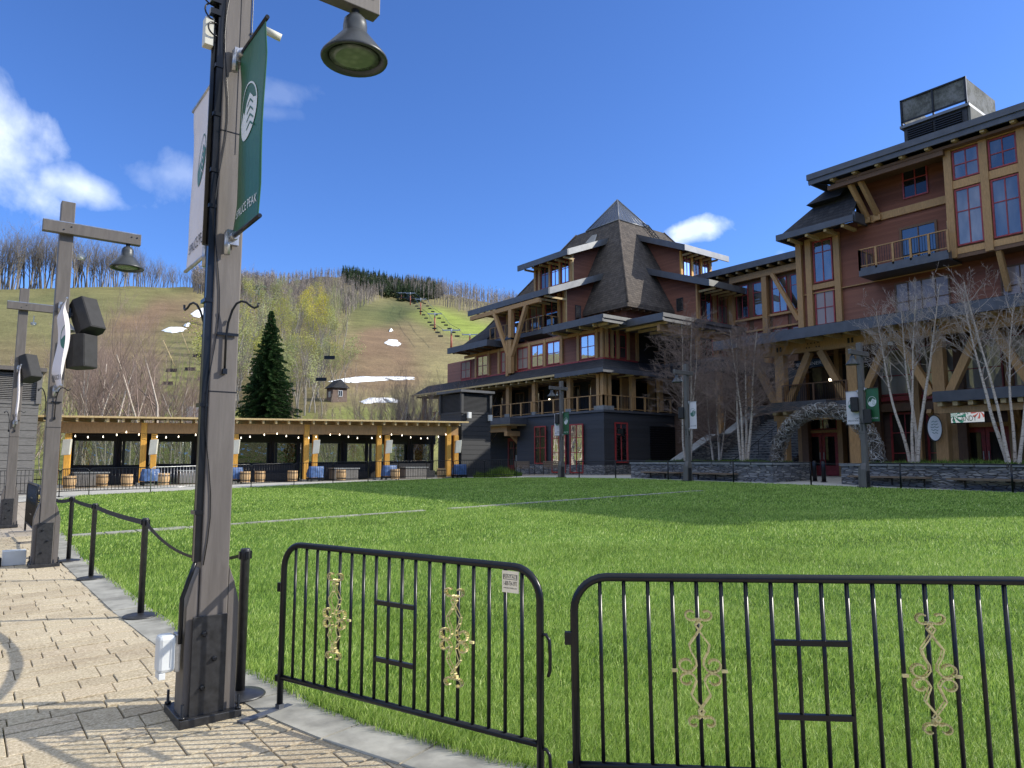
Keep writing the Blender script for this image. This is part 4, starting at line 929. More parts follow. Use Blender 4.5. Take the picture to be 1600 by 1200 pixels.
def plank_tower(name, x0, x1, y0, y1, z0, zl, zt, mat, label, board=.31):
    """box clad in real boards with a louvred top and a flat cap"""
    t = thing(name, ((x0+x1)/2, (y0+y1)/2, z0), label, 'tower'); rng = random.Random(int(x0*10))
    part(t, 'core', 'dark_interior', (x0+.06, x1-.06, y0+.06, y1-.06, z0, zt-.1))
    m = MB(); z = z0
    while z < zl-.02:
        zz = min(zl, z+board); a, b = rng.uniform(0, .012), rng.uniform(0, .012); m.box(x0-a, x1+.02, y0-b, y0+.045, z+.006, zz-.012); m.box(x0-.015-a, x0+.045, y0+.046, y1+.02, z+.006, zz-.012); m.box(x1-.045, x1+.03, y0+.046, y1+.02, z+.006, zz-.012); z = zz
    m.build('plank_cladding', mat, t)
    m = MB()
    for px, py in ((x0, y0), (x1, y0), (x0, y1), (x1, y1)): m.box(px-.09, px+.09, py-.09, py+.09, zl, zt)
    m.box(x0-.05, x1+.05, y0-.05, y1+.05, zl-.02, zl+.1); m.build('corner_posts', mat, t)
    m = MB(); n = 15; h = (zt-zl-.2)/n
    for i in range(n):
        z = zl+.12+h*i
        m.add([(x0+.08, y0+.02, z), (x1-.08, y0+.02, z), (x1-.08, y0+.02+.08, z+h*.85), (x0+.08, y0+.02+.08, z+h*.85), (x0+.08, y0+.02, z+.02), (x1-.08, y0+.02, z+.02), (x1-.08, y0+.1, z+h*.85+.02), (x0+.08, y0+.1, z+h*.85+.02)], [(0, 1, 2, 3), (4, 7, 6, 5), (0, 4, 5, 1), (2, 6, 7, 3)])
        m.add([(x0+.02, y0+.08, z), (x0+.02, y1-.08, z), (x0+.1, y1-.08, z+h*.85), (x0+.1, y0+.08, z+h*.85), (x0+.02, y0+.08, z+.02), (x0+.02, y1-.08, z+.02), (x0+.1, y1-.08, z+h*.85+.02), (x0+.1, y0+.08, z+h*.85+.02)], [(0, 3, 2, 1), (4, 5, 6, 7), (0, 1, 5, 4), (2, 3, 7, 6)])
    m.build('louvres', mat, t)
    part(t, 'cap', 'metal_fascia' if mat == 'plank_dark' else 'pole_paint', (x0-.22, x1+.22, y0-.22, y1+.22, zt, zt+.16)); return t
tw_l = plank_tower('louvre_tower', -6.5, 2.48, 35.8, 41, .1, 4.0, 5.35, 'plank_grey', 'grey plank building with a louvred top behind the third lamp post')
tw_r = plank_tower('louvre_tower', 26.0, 28.3, 39.3, 41.9, .5, 4.75, 6.15, 'plank_dark', 'dark plank tower with a louvred top at the right end of the pavilion')
for i, (x, z, lb) in enumerate(((26.45, 4.62, 'white box speaker on the left of the dark plank tower'), (28.15, 4.5, 'white floodlight on the right corner of the dark plank tower'))):
    t = thing('wall_speaker', (x, 39.2, z), lb, 'wall speaker'); m = MB(); m.box(x-.13, x+.13, 39.0, 39.2, z-.2, z+.2); m.build('housing', 'white_plastic', t, bevel=.02); part(t, 'mount', 'black_steel', (x-.03, x+.03, 39.2, 39.28, z-.05, z+.05))

# ------------------------------------------------------------ pavilion
PA = Vector((4.0, 42.3)); PB = Vector((24.5, 37.9))
def pavilion():
    D = (PB-PA); L = D.length; d = D/L; ang = math.atan2(d.y, d.x); base = gz(PA.x, PA.y)
    label = 'long low timber pavilion with a flat roof, string lights and clear vinyl walls'
    t = thing('pavilion', (0, 0, 0), label, 'pavilion')
    H0, H1 = 3.78, 3.98
    rz = Matrix.Rotation(ang, 3, 'Z')
    def W(m):
        m.v = [tuple((rz @ Vector(v))+Vector((PA.x, PA.y, 0))) for v in m.v]; return m
    def zt(u): return H0+(H1-H0)*u/L
    dep_ = 5.5
    # roof slab: edge board, deck
    m = MB(); a, b = -1.6, L+.7
    m.add([(a, -.75, zt(a)+.0), (b, -.75, zt(b)), (b, dep_+.6, zt(b)+.25), (a, dep_+.6, zt(a)+.25), (a, -.75, zt(a)+.09), (b, -.75, zt(b)+.09), (b, dep_+.6, zt(b)+.34), (a, dep_+.6, zt(a)+.34)], [(0, 3, 2, 1), (4, 5, 6, 7), (0, 1, 5, 4), (1, 2, 6, 5), (2, 3, 7, 6), (3, 0, 4, 7)])
    roof = W(m).build('roof', 'timber_pale', t)
    u = a+.25; k = 0
    while u < b:
        m = MB(); m.add([(u-.05, -.66, zt(u)-.19), (u+.05, -.66, zt(u)-.19), (u+.05, dep_+.4, zt(u)+.06), (u-.05, dep_+.4, zt(u)+.06), (u-.05, -.66, zt(u)-.004), (u+.05, -.66, zt(u)-.004), (u+.05, dep_+.4, zt(u)+.24), (u-.05, dep_+.4, zt(u)+.24)], [(0, 3, 2, 1), (4, 5, 6, 7), (0, 1, 5, 4), (1, 2, 6, 5), (2, 3, 7, 6), (3, 0, 4, 7)])
        W(m).build('rafter', 'timber_pale', roof); u += .68; k += 1
    px = [97, 232, 360, 485, 598, 706]
    us = []
    for p in px:
        r = ray(p, 700); # intersect sight line with front line
        # PA + u d = t*(r0,r1)
        det = d.x*(-r[1])-d.y*(-r[0]); uu = (-PA.x*(-r[1])+PA.y*(-r[0]))/det; us.append(uu)
    m = MB(); m.add([(-.5, -.09, zt(0)-.75), (L+.25, -.09, zt(L)-.75), (L+.25, .09, zt(L)-.75), (-.5, .09, zt(0)-.75), (-.5, -.09, zt(0)-.2), (L+.25, -.09, zt(L)-.2), (L+.25, .09, zt(L)-.2), (-.5, .09, zt(0)-.2)], [(0, 3, 2, 1), (4, 5, 6, 7), (0, 1, 5, 4), (1, 2, 6, 5), (2, 3, 7, 6), (3, 0, 4, 7)]); W(m).build('front_beam', 'timber', t)
    for u in us:
        zb = gz(*(PA+d*u))
        for du in (-.24, .25):
            m = MB(); m.box(u+du-.14, u+du+.14, -.16, .16, zb+.12, zt(u)-.76 if du > 0 else zt(u)-.2); o = W(m).build('post', 'timber_bright', t, bevel=.01)
            bm_ = MB()
            for q in range(3):
                for w in (-.05, .05): bm_.box(u+du+w-.012, u+du+w+.012, -.175, -.16, zt(u)-.85-.1*q, zt(u)-.87-.1*q)
            W(bm_).build('bolts', 'black_steel', o)
        m = MB(); m.box(u-.5, u+.5, -.3, .3, zb-.05, zb+.14); W(m).build('plinth', 'cap_stone', t)
    # back frames: dark mullions, vinyl, low walls
    for i, u in enumerate(us[:-1]):
        w = us[i+1]-u; zb = gz(*(PA+d*(u+w/2)))
        m = MB(); y0 = 3.4
        for q in (u+.1, u+w*.55, u+w*.66, u+w-.1): m.box(q-.07, q+.07, y0-.07, y0+.07, zb, 3.6)
        m.box(u, u+w, y0-.06, y0+.06, zb+.98, zb+1.08); m.box(u, u+w, y0-.3, y0+.05, 2.72, 3.6)
        W(m).build('back_frame', 'dark_interior' if False else 'black_steel', t)
        m = MB(); m.box(u+.1, u+w-.1, y0-.03, y0+.03, zb, zb+1.0); W(m).build('low_wall', 'plank_dark', t)
        m = MB(); m.box(u+.12, u+w*.64, y0-.012, y0-.006, zb+1.06, 2.8); m.box(u+w*.67, u+w-.15, y0-.022, y0-.016, zb+.3, 2.8); W(m).build('vinyl_panel', 'clear_vinyl', t)
        for q in (.58, .615, .95):
            m = MB(); m.tube([(u+w*q, y0-.25+.03*math.sin(k_), zb+.1+k_*.33) for k_ in range(9)], .09, 8); W(m).build('drawn_curtain', 'belt', t)
        # dark bench and fire table
        m = MB(); m.box(u+w*.12, u+w*.9, 1.9, 2.5, zb+.05, zb+.5); m.box(u+w*.12, u+w*.9, 2.4, 2.55, zb+.5, zb+.95); W(m).build('bench', 'plank_dark', t)
    for k, (u, lab) in enumerate(((us[0], 'white fabric-wrapped speaker on the leftmost pavilion post'), (us[1], 'white speaker on the second pavilion post from the left'), (us[2], 'white speaker on the third pavilion post, beside the near lamp post'), (us[3], 'white speaker on the fourth pavilion post'), (us[4], 'white speaker on the fifth pavilion post'), (us[5], 'white speaker on the last pavilion post by the dark tower'))):
        c = PA+d*(u+.22); c3 = rz @ Vector((0, -.42, 0)); cx, cy = c.x+c3.x, c.y+c3.y; z = zt(u)-1.5
        s = thing('wall_speaker', (cx, cy, z), lab, 'wall speaker', 'white speakers on the pavilion posts')
        m = MB(); m.prism([(-.2, -.12, -.38), (.16, -.17, -.34), (.2, .1, -.34), (-.16, .15, -.38)], (.05, -.03, .78)); m.v = [tuple(rz @ Vector(v)+Vector((cx, cy, z))) for v in m.v]; m.build('housing', 'cream_plastic', s, bevel=.02)
        m = MB(); m.box(cx-.04, cx+.04, cy, cy+.25, z+.3, z+.36); m.build('mount', 'black_steel', s)
    # string lights
    s = tag(bpy.data.objects.new('string_lights', None), 'drooping string of small warm bulbs under the pavilion roof edge', 'string lights'); COL.objects.link(s)
    m = MB(); rng = random.Random(3); u = -.3; pts = []; 
    while u < L: pts.append((u, -.22+.1*math.sin(u), zt(u)-.62-.28*abs(math.sin(u*.9+.4)))); u += .3
    m.tube(pts, .008, 4); W(m).build('wire', 'black_steel', s)
    for i, p in enumerate(pts[1::2]):
        m = MB(); m.lathe([(.008, 0), (.012, -.03), (.03, -.07), (.022, -.10), (.005, -.115)], (p[0]+rng.uniform(-.15, .15), p[1], p[2]-.0), 8); W(m).build('bulb', 'bulb', s)
    # furniture in front of the posts
    def at(u, v): p = PA+d*u+Vector((-d.y, d.x))*v; return p.x, p.y, gz(p.x, p.y)+.03
    bl = ['by the leftmost post', 'at the left end of the pavilion, second from the left', 'left of the second post', 'right of the second post', 'behind the nearest lamp post', 'right of the nearest lamp post', 'before the third bay', 'before the fourth bay', 'right of the fifth post', 'near the dark tower']
    def barrel(x, y, z, lb, r=.28, h=.62):
        b = thing('barrel', (x, y, z), 'small slatted wooden barrel '+lb, 'barrel', 'wooden barrels along the pavilion'); m = MB(); n = 12
        for i in range(n):
            a0 = 2*math.pi*i/n+.03; a1 = 2*math.pi*(i+1)/n-.03
            for z0, z1, r0, r1 in ((.05, .33, r*.88, r), (.33, h, r, r*.95)):
                m.add([(x+r0*math.cos(a0), y+r0*math.sin(a0), z+z0), (x+r0*math.cos(a1), y+r0*math.sin(a1), z+z0), (x+r1*math.cos(a1), y+r1*math.sin(a1), z+z1), (x+r1*math.cos(a0), y+r1*math.sin(a0), z+z1)], [(0, 1, 2, 3)])
        m.lathe([(r*.8, .05), (r*.9, h-.03)], (x, y, z), 12); m.build('staves', 'barrel_wood', b, recalc=False)
        for q in (.14, .48): m = MB(); m.lathe([(r*1.0, q), (r*1.0, q+.04)], (x, y, z), 14); m.build('hoop', 'black_steel', b)
        return b
    spots = []
    for p, v in ((109, -2.6), (199, -2.0), (256, -1.7), (160, -1.2), (383, -1.3), (406, -1.2), (457, -1.2), (533, -1.0), (617, -1.2), (690, -1.1)):
        r = ray(p, 745); q = PA+Vector((-d.y, d.x))*v; det = d.x*(-r[1])-d.y*(-r[0]); uu = (-q.x*(-r[1])+q.y*(-r[0]))/det; spots.append((uu, v))
    for (u, v), lb in zip(spots, bl): barrel(*at(u, v), lb)
    lbs = ['by the second post from the left', 'by the third post beside the near lamp post', 'by the fourth pavilion post', 'by the fifth pavilion post', 'by the last pavilion post']
    for u, lb in zip(us[1:], lbs):
        x, y, z = at(u+.15, -.95); c = thing('service_cart', (x, y, z), 'cart under a crumpled blue cover '+lb, 'cart', 'blue covered carts at the pavilion posts')
        m = MB(); rng = random.Random(int(u*7)); nx, nz = 8, 6; P = []
        for k in range(nz+1):
            for i in range(24):
                a = 2*math.pi*i/24; ca, sa = math.cos(a), math.sin(a); rr = .42/max(abs(ca), abs(sa)*1.3); rr *= (1+.05*math.sin(5*a+k*.8)+.04*rng.uniform(-1, 1)); q = 1-.13*(k/nz)**3
                P.append((x+rr*ca*q, y+rr*sa*q*.8, z+.22+.62*k/nz))
        m.add(P, [(k*24+i, k*24+(i+1) % 24, (k+1)*24+(i+1) % 24, (k+1)*24+i) for k in range(nz) for i in range(24)]+[tuple(nz*24+i for i in range(24))], 0, True); m.build('cover', 'tarp_blue', c, recalc=False)
        m = MB(); m.box(x-.4, x+.4, y-.3, y+.3, z+.1, z+.2); m.tube([(x+.42, y-.25, z+.2), (x+.6, y-.25, z+.75), (x+.6, y+.25, z+.75), (x+.42, y+.25, z+.2)], .015, 6); m.build('chassis', 'black_steel', c)
        for a, b in ((-.33, -.27), (.33, -.27), (-.33, .27), (.33, .27)):
            m = MB(); m.tube([(x+a, y+b-.02, z+.06), (x+a, y+b+.02, z+.06)], .06, 12); m.build('wheel', 'tyre', c)
    for i, (u, lb) in enumerate(((us[0]+1.3, 'between the leftmost and second posts'), (us[1]+2.2, 'in the second bay'), (us[3]+2, 'in the fourth bay'), (us[4]+2, 'in the last bay'))):
        x, y, z = at(u, .2); b = thing('fire_table', (x, y, z), 'dark slatted fire table '+lb, 'table', 'dark slatted tables in the pavilion'); m = MB()
        for q in range(9): m.box(x-.75+.165*q, x-.75+.165*q+.15, y-.4, y-.36, z+.04, z+.66); m.box(x-.75+.165*q, x-.75+.165*q+.15, y+.36, y+.4, z+.04, z+.66)
        m.box(x-.73, x+.73, y-.35, y+.35, z+.05, z+.6); m.build('base', 'plank_grey', b); part(b, 'top', 'cap_stone', (x-.8, x+.8, y-.45, y+.45, z+.66, z+.72))
    # small red exit lamp sign glow in second bay
    return t
pavilion()

# crowd barriers in front of the pavilion
def far_barriers():
    pts = [(-1.3, 31.6), (1.0, 32.5), (3.2, 33.3), (4.2, 33.2), (6.35, 32.75), (8.6, 33.3), (10.8, 33.9), (13.0, 34.35), (15.2, 34.8), (17.4, 35.3), (19.5, 35.8), (21.5, 36.1), (23.4, 36.2), (25.1, 35.4), (26.5, 34.1)]
    lbs = ['farthest left, beside the grey plank building', 'left of the second lamp post', 'right behind the second lamp post', 'joining two runs before the leftmost pavilion post', 'in front of the first pavilion bay, pale with wear', 'in front of the second pavilion post', 'just left of the nearest lamp post', 'hidden partly by the nearest lamp post', 'before the third pavilion bay', 'before the fourth pavilion post', 'before the fourth pavilion bay', 'before the last pavilion bay', 'in front of the dark plank tower', 'right of the dark plank tower, by the low shrubs']
    for i, (a, b) in enumerate(zip(pts, pts[1:])):
        barrier(a, b, 'distant crowd barrier '+lbs[i], ornate=False, near=False, nb=16, mat='galvanised' if i == 4 else 'black_steel', group='crowd barriers before the pavilion')
far_barriers()
# white pickup half hidden at the left
def pickup():
    x, y = -.6, 38.2; x, y = -2.6, 33.6; z = gz(x, y); t = thing('pickup_truck', (x, y, z), 'white pickup truck parked behind the railing at the far left', 'truck')
    m = MB(); m.prism([(x-2.5, y, z+.35), (x+2.6, y, z+.35), (x+2.6, y, z+.75), (x+2.45, y, z+.98), (x+1.25, y, z+1.05), (x+.7, y, z+1.0), (x-2.5, y, z+1.0)], (0, 1.8, 0)); m.build('body', 'white_paint', t, bevel=.05)
    m = MB(); m.prism([(x-.9, y+.1, z+1.0), (x+1.25, y+.1, z+1.02), (x+.6, y+.1, z+1.62), (x-.65, y+.1, z+1.62)], (0, 1.6, 0)); m.build('cab', 'white_paint', t, bevel=.05)
    m = MB(); m.prism([(x-.7, y+.08, z+1.05), (x+1.05, y+.08, z+1.05), (x+.55, y+.08, z+1.54), (x-.55, y+.08, z+1.54)], (0, .03, 0)); m.build('side_window', 'glass_dark', t)
    for wx in (-1.6, 1.6):
        for wy in (0, 1.6):
            m = MB(); m.tube([(x+wx, y+wy-.02, z+.36), (x+wx, y+wy+.22, z+.36)], .36, 20); w = m.build('wheel', 'tyre', t); m = MB(); m.tube([(x+wx, y+wy-.04, z+.36), (x+wx, y+wy-.02, z+.36)], .2, 14); m.build('rim', 'galvanised', w)
    part(t, 'bumper', 'galvanised', (x+2.6, x+2.7, y+.1, y+1.7, z+.4, z+.6)); 
    for yy in (y+.15, y+1.45): part(t, 'headlight', 'galvanised', (x+2.55, x+2.62, yy, yy+.25, z+.66, z+.84))
pickup()

# ------------------------------------------------------------ trees
def grow(m, c, rng, p, d, L, r, lvl, maxl, spread=.55, up=.25, nb=4, sides=(6, 5, 4, 3, 3), tips=None, seglen=None, crook=.12):
    """one limb with its side limbs; levels above the first two go into the crown mesh"""
    n = max(2, 5-lvl); pts = [Vector(p)]; dd = Vector(d).normalized(); rr = [r]
    for i in range(n):
        dd = (dd+Vector((rng.gauss(0, crook), rng.gauss(0, crook), rng.gauss(0, crook*.6)+up*.12))).normalized()
        pts.append(pts[-1]+dd*L/n); rr.append(max(.0038, r*(1-(i+1)/n*.72)))
    (m if lvl < 1 else c).tube(pts, rr, sides[min(lvl, 4)], cap=False)
    if lvl >= maxl:
        if tips is not None: tips.append((pts[-1], dd)); tips.append((pts[len(pts)//2], dd))
        return
    k = nb if lvl else nb+3
    for j in range(k):
        t = (.25 if lvl else .32)+(.72 if lvl else .68)*(j+rng.random()*.7)/k; t = min(t, .98); i = min(n-1, int(t*n)); q = pts[i].lerp(pts[i+1], t*n-i)
        az = rng.random()*2*math.pi; ax = dd.orthogonal().normalized(); ax.rotate(Matrix.Rotation(az, 3, dd)); nd = (dd+ax*spread*rng.uniform(.7, 1.3)+Vector((0, 0, up))).normalized()
        grow(m, c, rng, q, nd, L*rng.uniform(.42, .62)*(1-.35*t if lvl == 0 else 1), rr[i]*.55, lvl+1, maxl, spread, up, nb, sides, tips, seglen, crook)
def leaves(tips, rng, size, n, spread):
    V = []; Fc = []
    for p, d in tips:
        for _ in range(n):
            c = p+Vector((rng.gauss(0, spread), rng.gauss(0, spread), rng.gauss(0, spread))); a = Vector((rng.gauss(0, 1), rng.gauss(0, 1), rng.gauss(0, 1))).normalized()*size*rng.uniform(.6, 1.3); b = a.orthogonal().normalized()*size*.7
            k = len(V); V += [tuple(c-a), tuple(c+b), tuple(c+a), tuple(c-b)]; Fc.append((k, k+1, k+2, k+3))
    m = MB(); m.v = V; m.f = Fc; m.mi = [0]*len(Fc); m.sm = [False]*len(Fc); return m
PARK = []
def proto(name, bark, crownmat, seed, H=12, r=.16, maxl=3, nb=4, spread=.5, up=.3, stems=1, leaf=None, leafn=3, leafs=.3, leafd=.5, sides=(6, 5, 4, 3, 3), lean=.05, crook=.12):
    rng = random.Random(seed); t = bpy.data.objects.new(name, None); COL.objects.link(t); m = MB(); c = MB(); tips = []
    for s in range(stems):
        a = 2*math.pi*s/max(1, stems)+rng.random(); off = Vector((math.cos(a), math.sin(a), 0))*(.18 if stems > 1 else 0); d = Vector((math.cos(a)*lean*(3 if stems > 1 else 1), math.sin(a)*lean*(3 if stems > 1 else 1), 1))
        grow(m, c, rng, off+Vector((0, 0, -.3)), d, H*rng.uniform(.82, 1)*(.86 if maxl > 1 else 1), r*rng.uniform(.8, 1), 0, maxl, spread, up, nb, sides, tips, crook=crook)
    m.build('trunk', bark, t, recalc=False); c.build('crown', crownmat, t, recalc=False)
    if leaf: leaves(tips, rng, leafs, leafn, leafd).build('leaves', leaf, t, recalc=False)
    PARK.append(t); return t
def spruce(name, seed, H, Rb, mat='needle', dens=1.0):
    rng = random.Random(seed); t = bpy.data.objects.new(name, None); COL.objects.link(t)
    m = MB(); m.tube([(0, 0, -.3), (0, 0, H*.5), (0, 0, H)], [H*.018, H*.01, .01], 7); m.build('trunk', 'bark_dark', t, recalc=False)
    V = []; Fc = []; br = MB(); z = H*.03; nl = int(H*4.6*dens)
    for i in range(nl):
        f = i/(nl-1); z = H*(.04+.955*f); R0 = Rb*(1-f)**.88*rng.uniform(.86, 1.08)+.04; nb = max(5, int(13*(1-f)*dens)+5)
        for j in range(nb):
            a = 2*math.pi*(j+rng.random()*.8)/nb; Lb = R0*rng.uniform(.72, 1.15); dr = -.16-.18*(1-f); dv = Vector((math.cos(a), math.sin(a), dr+.12)).normalized(); p = Vector((0, 0, z))
            q = p+dv*Lb; br.tube([p, q], [.02, .004], 3, cap=False); side = Vector((-math.sin(a), math.cos(a), 0)); ns = max(3, int(Lb/.17))
            for k in range(ns):
                s = (k+.6)/ns; c = p+dv*Lb*s+Vector((0, 0, -.06*s*s*Lb)); w = (.12+.34*(1-abs(s-.45)))*min(.62, .3+.25*Lb)
                for sg in (-1, 1):
                    e = c+side*sg*w*rng.uniform(.7, 1.3)+dv*.16+Vector((0, 0, rng.uniform(-.2, .05))); u = Vector((0, 0, .075+.03*rng.random()))+dv*.08
                    kk = len(V); V += [tuple(c-u), tuple(c+u), tuple(e+u*.4), tuple(e-u*.5)]; Fc.append((kk, kk+1, kk+2, kk+3))
                kk = len(V); e = c+dv*.2+Vector((0, 0, -.12*rng.random())); u = side*.06; V += [tuple(c-u), tuple(c+u), tuple(e+u*.3), tuple(e-u*.3)]; Fc.append((kk, kk+1, kk+2, kk+3))
    mm = MB(); mm.v = V; mm.f = Fc; mm.mi = [0]*len(Fc); mm.sm = [False]*len(Fc)
    br.build('branches', 'bark_dark', t, recalc=False); mm.build('needles', mat, t, recalc=False); PARK.append(t); return t
used = set()
def place(src, p, label, cat='tree', group=None, s=1.0, rz=None, sz=None):
    o = src if src.name not in used else copy_tree(src); used.add(src.name) if o is src else None
    o.location = p; k = s; o.scale = (k, k, sz or k); o.rotation_euler.z = random.uniform(0, 6.28) if rz is None else rz
    tag(o, label, cat, group); return o
rt = random.Random(21)
bareA = [proto('bare_tree', 'bark_grey', 'twig_grey', 31+i, H=17, r=.2, maxl=2, nb=5, spread=.42, up=.35, sides=(5, 3, 3, 3), crook=.08) for i in range(4)]
crestT = [proto('bare_tree', 'twig_crest', 'twig_crest', 131+i, H=17, r=.22, maxl=3, nb=5, spread=.5, up=.25, sides=(5, 3, 3, 3), crook=.1) for i in range(4)]
bareC = [proto('bare_tree', 'birch_bark', 'twig_brown', 61+i, H=13, r=.13, maxl=4, nb=4, spread=.5, up=.3, sides=(5, 4, 3, 3, 3), stems=(2, 3, 1, 3)[i], lean=.07, crook=.13) for i in range(4)]
budA = [proto('budding_tree', 'bark_grey', 'twig_grey', 71+i, H=14, r=.17, maxl=3, nb=4, spread=.5, up=.35, sides=(5, 3, 3, 3), leaf=('leaf_spring', 'leaf_pale', 'leaf_yellow', 'leaf_pale')[i], leafn=3, leafs=.16, leafd=.55) for i in range(4)]
# row of tall bare trees on the left crest
for i in range(150):
    px = -25+375*i/149+rt.uniform(-5, 5); RR = float(np.interp(px, [a[0] for a in RIDGE], [a[2] for a in RIDGE]))+rt.uniform(-4, 14); d = RR*math.cos(math.atan((px-800)/FPX)); r = ray(px, 600); x, y = r[0]/r[3]*d, r[1]/r[3]*d
    hgt = float(np.interp(px, [-30, 60, 170, 215, 250, 290, 350], [25, 24, 20, 17, 11, 9, 7]))*rt.uniform(.8, 1.1)
    place(rt.choice(crestT), (x, y, hz(x, y)-.5), 'tall bare grey tree in the row on the left hill crest', group='bare trees along the left hill crest', s=hgt/17)
# leafless young trees and brush at the foot of the left slope
lower = []
for i in range(44):
    px = rt.uniform(-10, 335); d = rt.uniform(58, 84); r = ray(px, 600); x, y = r[0]/r[3]*d, r[1]/r[3]*d
    if x < 3 and y < 43: continue
    place(rt.choice(bareC), (x, y, hz(x, y)-.2), 'bare brownish tree with pale stems behind the left half of the pavilion', group='bare trees behind the pavilion, left', s=rt.uniform(.6, 1.0)*(1.12 if 90 < px < 240 else .85))
for i in range(22):
    px = rt.uniform(470, 750); d = rt.uniform(60, 80); r = ray(px, 600); x, y = r[0]/r[3]*d, r[1]/r[3]*d
    place(rt.choice(bareC), (x, y, hz(x, y)-.2), 'bare young tree with fine reddish twigs behind the right half of the pavilion', group='bare young trees behind the pavilion, right', s=rt.uniform(.5, .8))
# the belt of woodland in the middle: bare, budding pale green and yellow
def belt_top(px): return float(np.interp(px, [330, 350, 375, 400, 450, 480, 520, 545], [520, 500, 475, 465, 462, 480, 500, 560]))
n = 0
for i in range(900):
    px = rt.uniform(322, 548); py = rt.uniform(455, 655)
    if py < belt_top(px)-8 or (px > 520 and rt.random() < .5): continue
    p = on_hill(px, py)
    if not p or p.length > 640: continue
    yellow = (abs(px-495) < 28 and abs(py-520) < 30) or (abs(px-470) < 45 and py < 510 and rt.random() < .45)
    k = rt.random()
    if yellow: src = rt.choice((budA[2], budA[0])); lb, g = 'yellow green budding tree at the upper right of the woodland belt', 'yellow budding trees of the belt'
    elif k < .55: src = rt.choice((budA[1], budA[3], budA[0])); lb, g = 'pale green budding tree in the woodland belt behind the spruce', 'pale green budding trees of the belt'
    else: src = rt.choice(bareA); lb, g = 'bare grey trunked tree in the woodland belt behind the spruce', 'bare trees of the woodland belt'
    place(src, (p.x, p.y, p.z-.4), lb, group=g, s=rt.uniform(.75, 1.15)*(1 if p.length > 200 else .8)); n += 1
    if n > 190: break
# tall pale aspens in a line at the right edge of the belt
asp = [proto('aspen_tree', 'twig_light', 'leaf_pale', 91+i, H=19, r=.13, maxl=2, nb=5, spread=.25, up=.7, sides=(5, 3, 3, 3)) for i in range(2)]
for i in range(13):
    px = 512+rt.uniform(-6, 18); p = on_hill(px, rt.uniform(500, 550))
    if p: place(rt.choice(asp), (p.x, p.y, p.z-.4), 'slender pale aspen at the right edge of the woodland belt', group='pale aspens at the edge of the ski run', s=rt.uniform(.8, 1.25))
big_sp = spruce('spruce_tree', 5, 17.2, 4.5); p = dep(418, 660, 74); place(big_sp, (p.x, p.y, hz(p.x, p.y)-.2), 'tall dark spruce rising behind the pavilion, right of the nearest post', rz=.4)
sm_sp = spruce('spruce_tree', 6, 5.5, 1.7); p = dep(637, 660, 68); place(sm_sp, (p.x, p.y, hz(p.x, p.y)-.2), 'small dark spruce just above the pavilion roof, left of the dark tower', s=1.05, rz=.4)
p = dep(655, 660, 68.5); place(sm_sp, (p.x, p.y, hz(p.x, p.y)-.2), 'lower small spruce right of the other small spruce', s=.72, rz=2)
# distant woods as masses
def wood(name, label, spots, kind, mat, hmin, hmax, tw=.22):
    rng = np.random.default_rng(len(spots)); V = []; Fc = []
    for (x, y, z) in spots:
        h = rng.uniform(hmin, hmax)
        if kind == 'conifer':
            n = 46; t = rng.random(n)**.8; a = rng.random(n)*6.28; rr = h*.17*(1-t)+.15; cx = x+rr*np.cos(a)*.5; cy = y+rr*np.sin(a)*.5; cz = z+h*t
            for k in range(n):
                dx, dy = math.cos(a[k])*rr[k], math.sin(a[k])*rr[k]; o = len(V); V += [(x, y, cz[k]+.9), (x+dx-dy*.5, y+dy+dx*.5, cz[k]-.5), (x+dx+dy*.5, y+dy-dx*.5, cz[k]-.5)]; Fc.append((o, o+1, o+2))
        else:
            n = 34; w = min(.09, tw)
            for k in range(n+1):
                if k == 0: p0 = (x, y, z); p1 = (x+rng.normal(0, .3), y+rng.normal(0, .3), z+h*.93); ww = tw
                else:
                    t = rng.uniform(.3, .95); a = rng.random()*6.28; l = h*rng.uniform(.1, .3)*(1.2-t); p0 = (x, y, z+h*t); p1 = (x+math.cos(a)*l*.7, y+math.sin(a)*l*.7, z+h*t+l); ww = w
                a = rng.random()*3.14; o = len(V); V += [(p0[0]-ww*math.cos(a), p0[1]-ww*math.sin(a), p0[2]), (p0[0]+ww*math.cos(a), p0[1]+ww*math.sin(a), p0[2]), p1]; Fc.append((o, o+1, o+2))
                V_ = V
    o = npmesh(name, V, Fc, mat, nper=3); tag(o, label, 'woodland', kind='stuff'); return o
def scatter(n, f):
    out = []; k = 0
    while len(out) < n and k < n*14:
        k += 1; q = f()
        if q is None: continue
        p = on_hill(*q)
        if p is not None: out.append((p.x, p.y, p.z-.3))
    return out
def peak(lo, hi, a, b):
    def f():
        px = rt.uniform(a, b); top = float(np.interp(px, [q[0] for q in RIDGE], [q[1] for q in RIDGE])); py = top+1+rt.random()**1.3*(np.interp(px, lo, hi)); return px, float(py)
    return f
wood('far_woods', 'brown leafless woodland covering the peak', scatter(1900, peak([400, 450, 520, 560, 600, 640], [14, 50, 80, 50, 22, 10], 345, 640)), 'bare', 'wood_far', 8, 12)
wood('conifer_woods', 'dark green conifers on the right shoulder of the peak', scatter(520, peak([535, 560, 640, 690], [8, 20, 24, 8], 535, 690)), 'conifer', 'needle_far', 9, 15)
wood('ridge_woods', 'grey leafless wood lining the ridge right of the peak', scatter(900, peak([635, 700, 760, 860, 950], [14, 22, 26, 26, 26], 632, 950)), 'bare', 'wood_far', 12, 17)
wood('left_woods', 'thin leafless wood behind the crest left of the peak', scatter(300, peak([340, 420], [10, 12], 300, 430)), 'bare', 'wood_far', 8, 14)
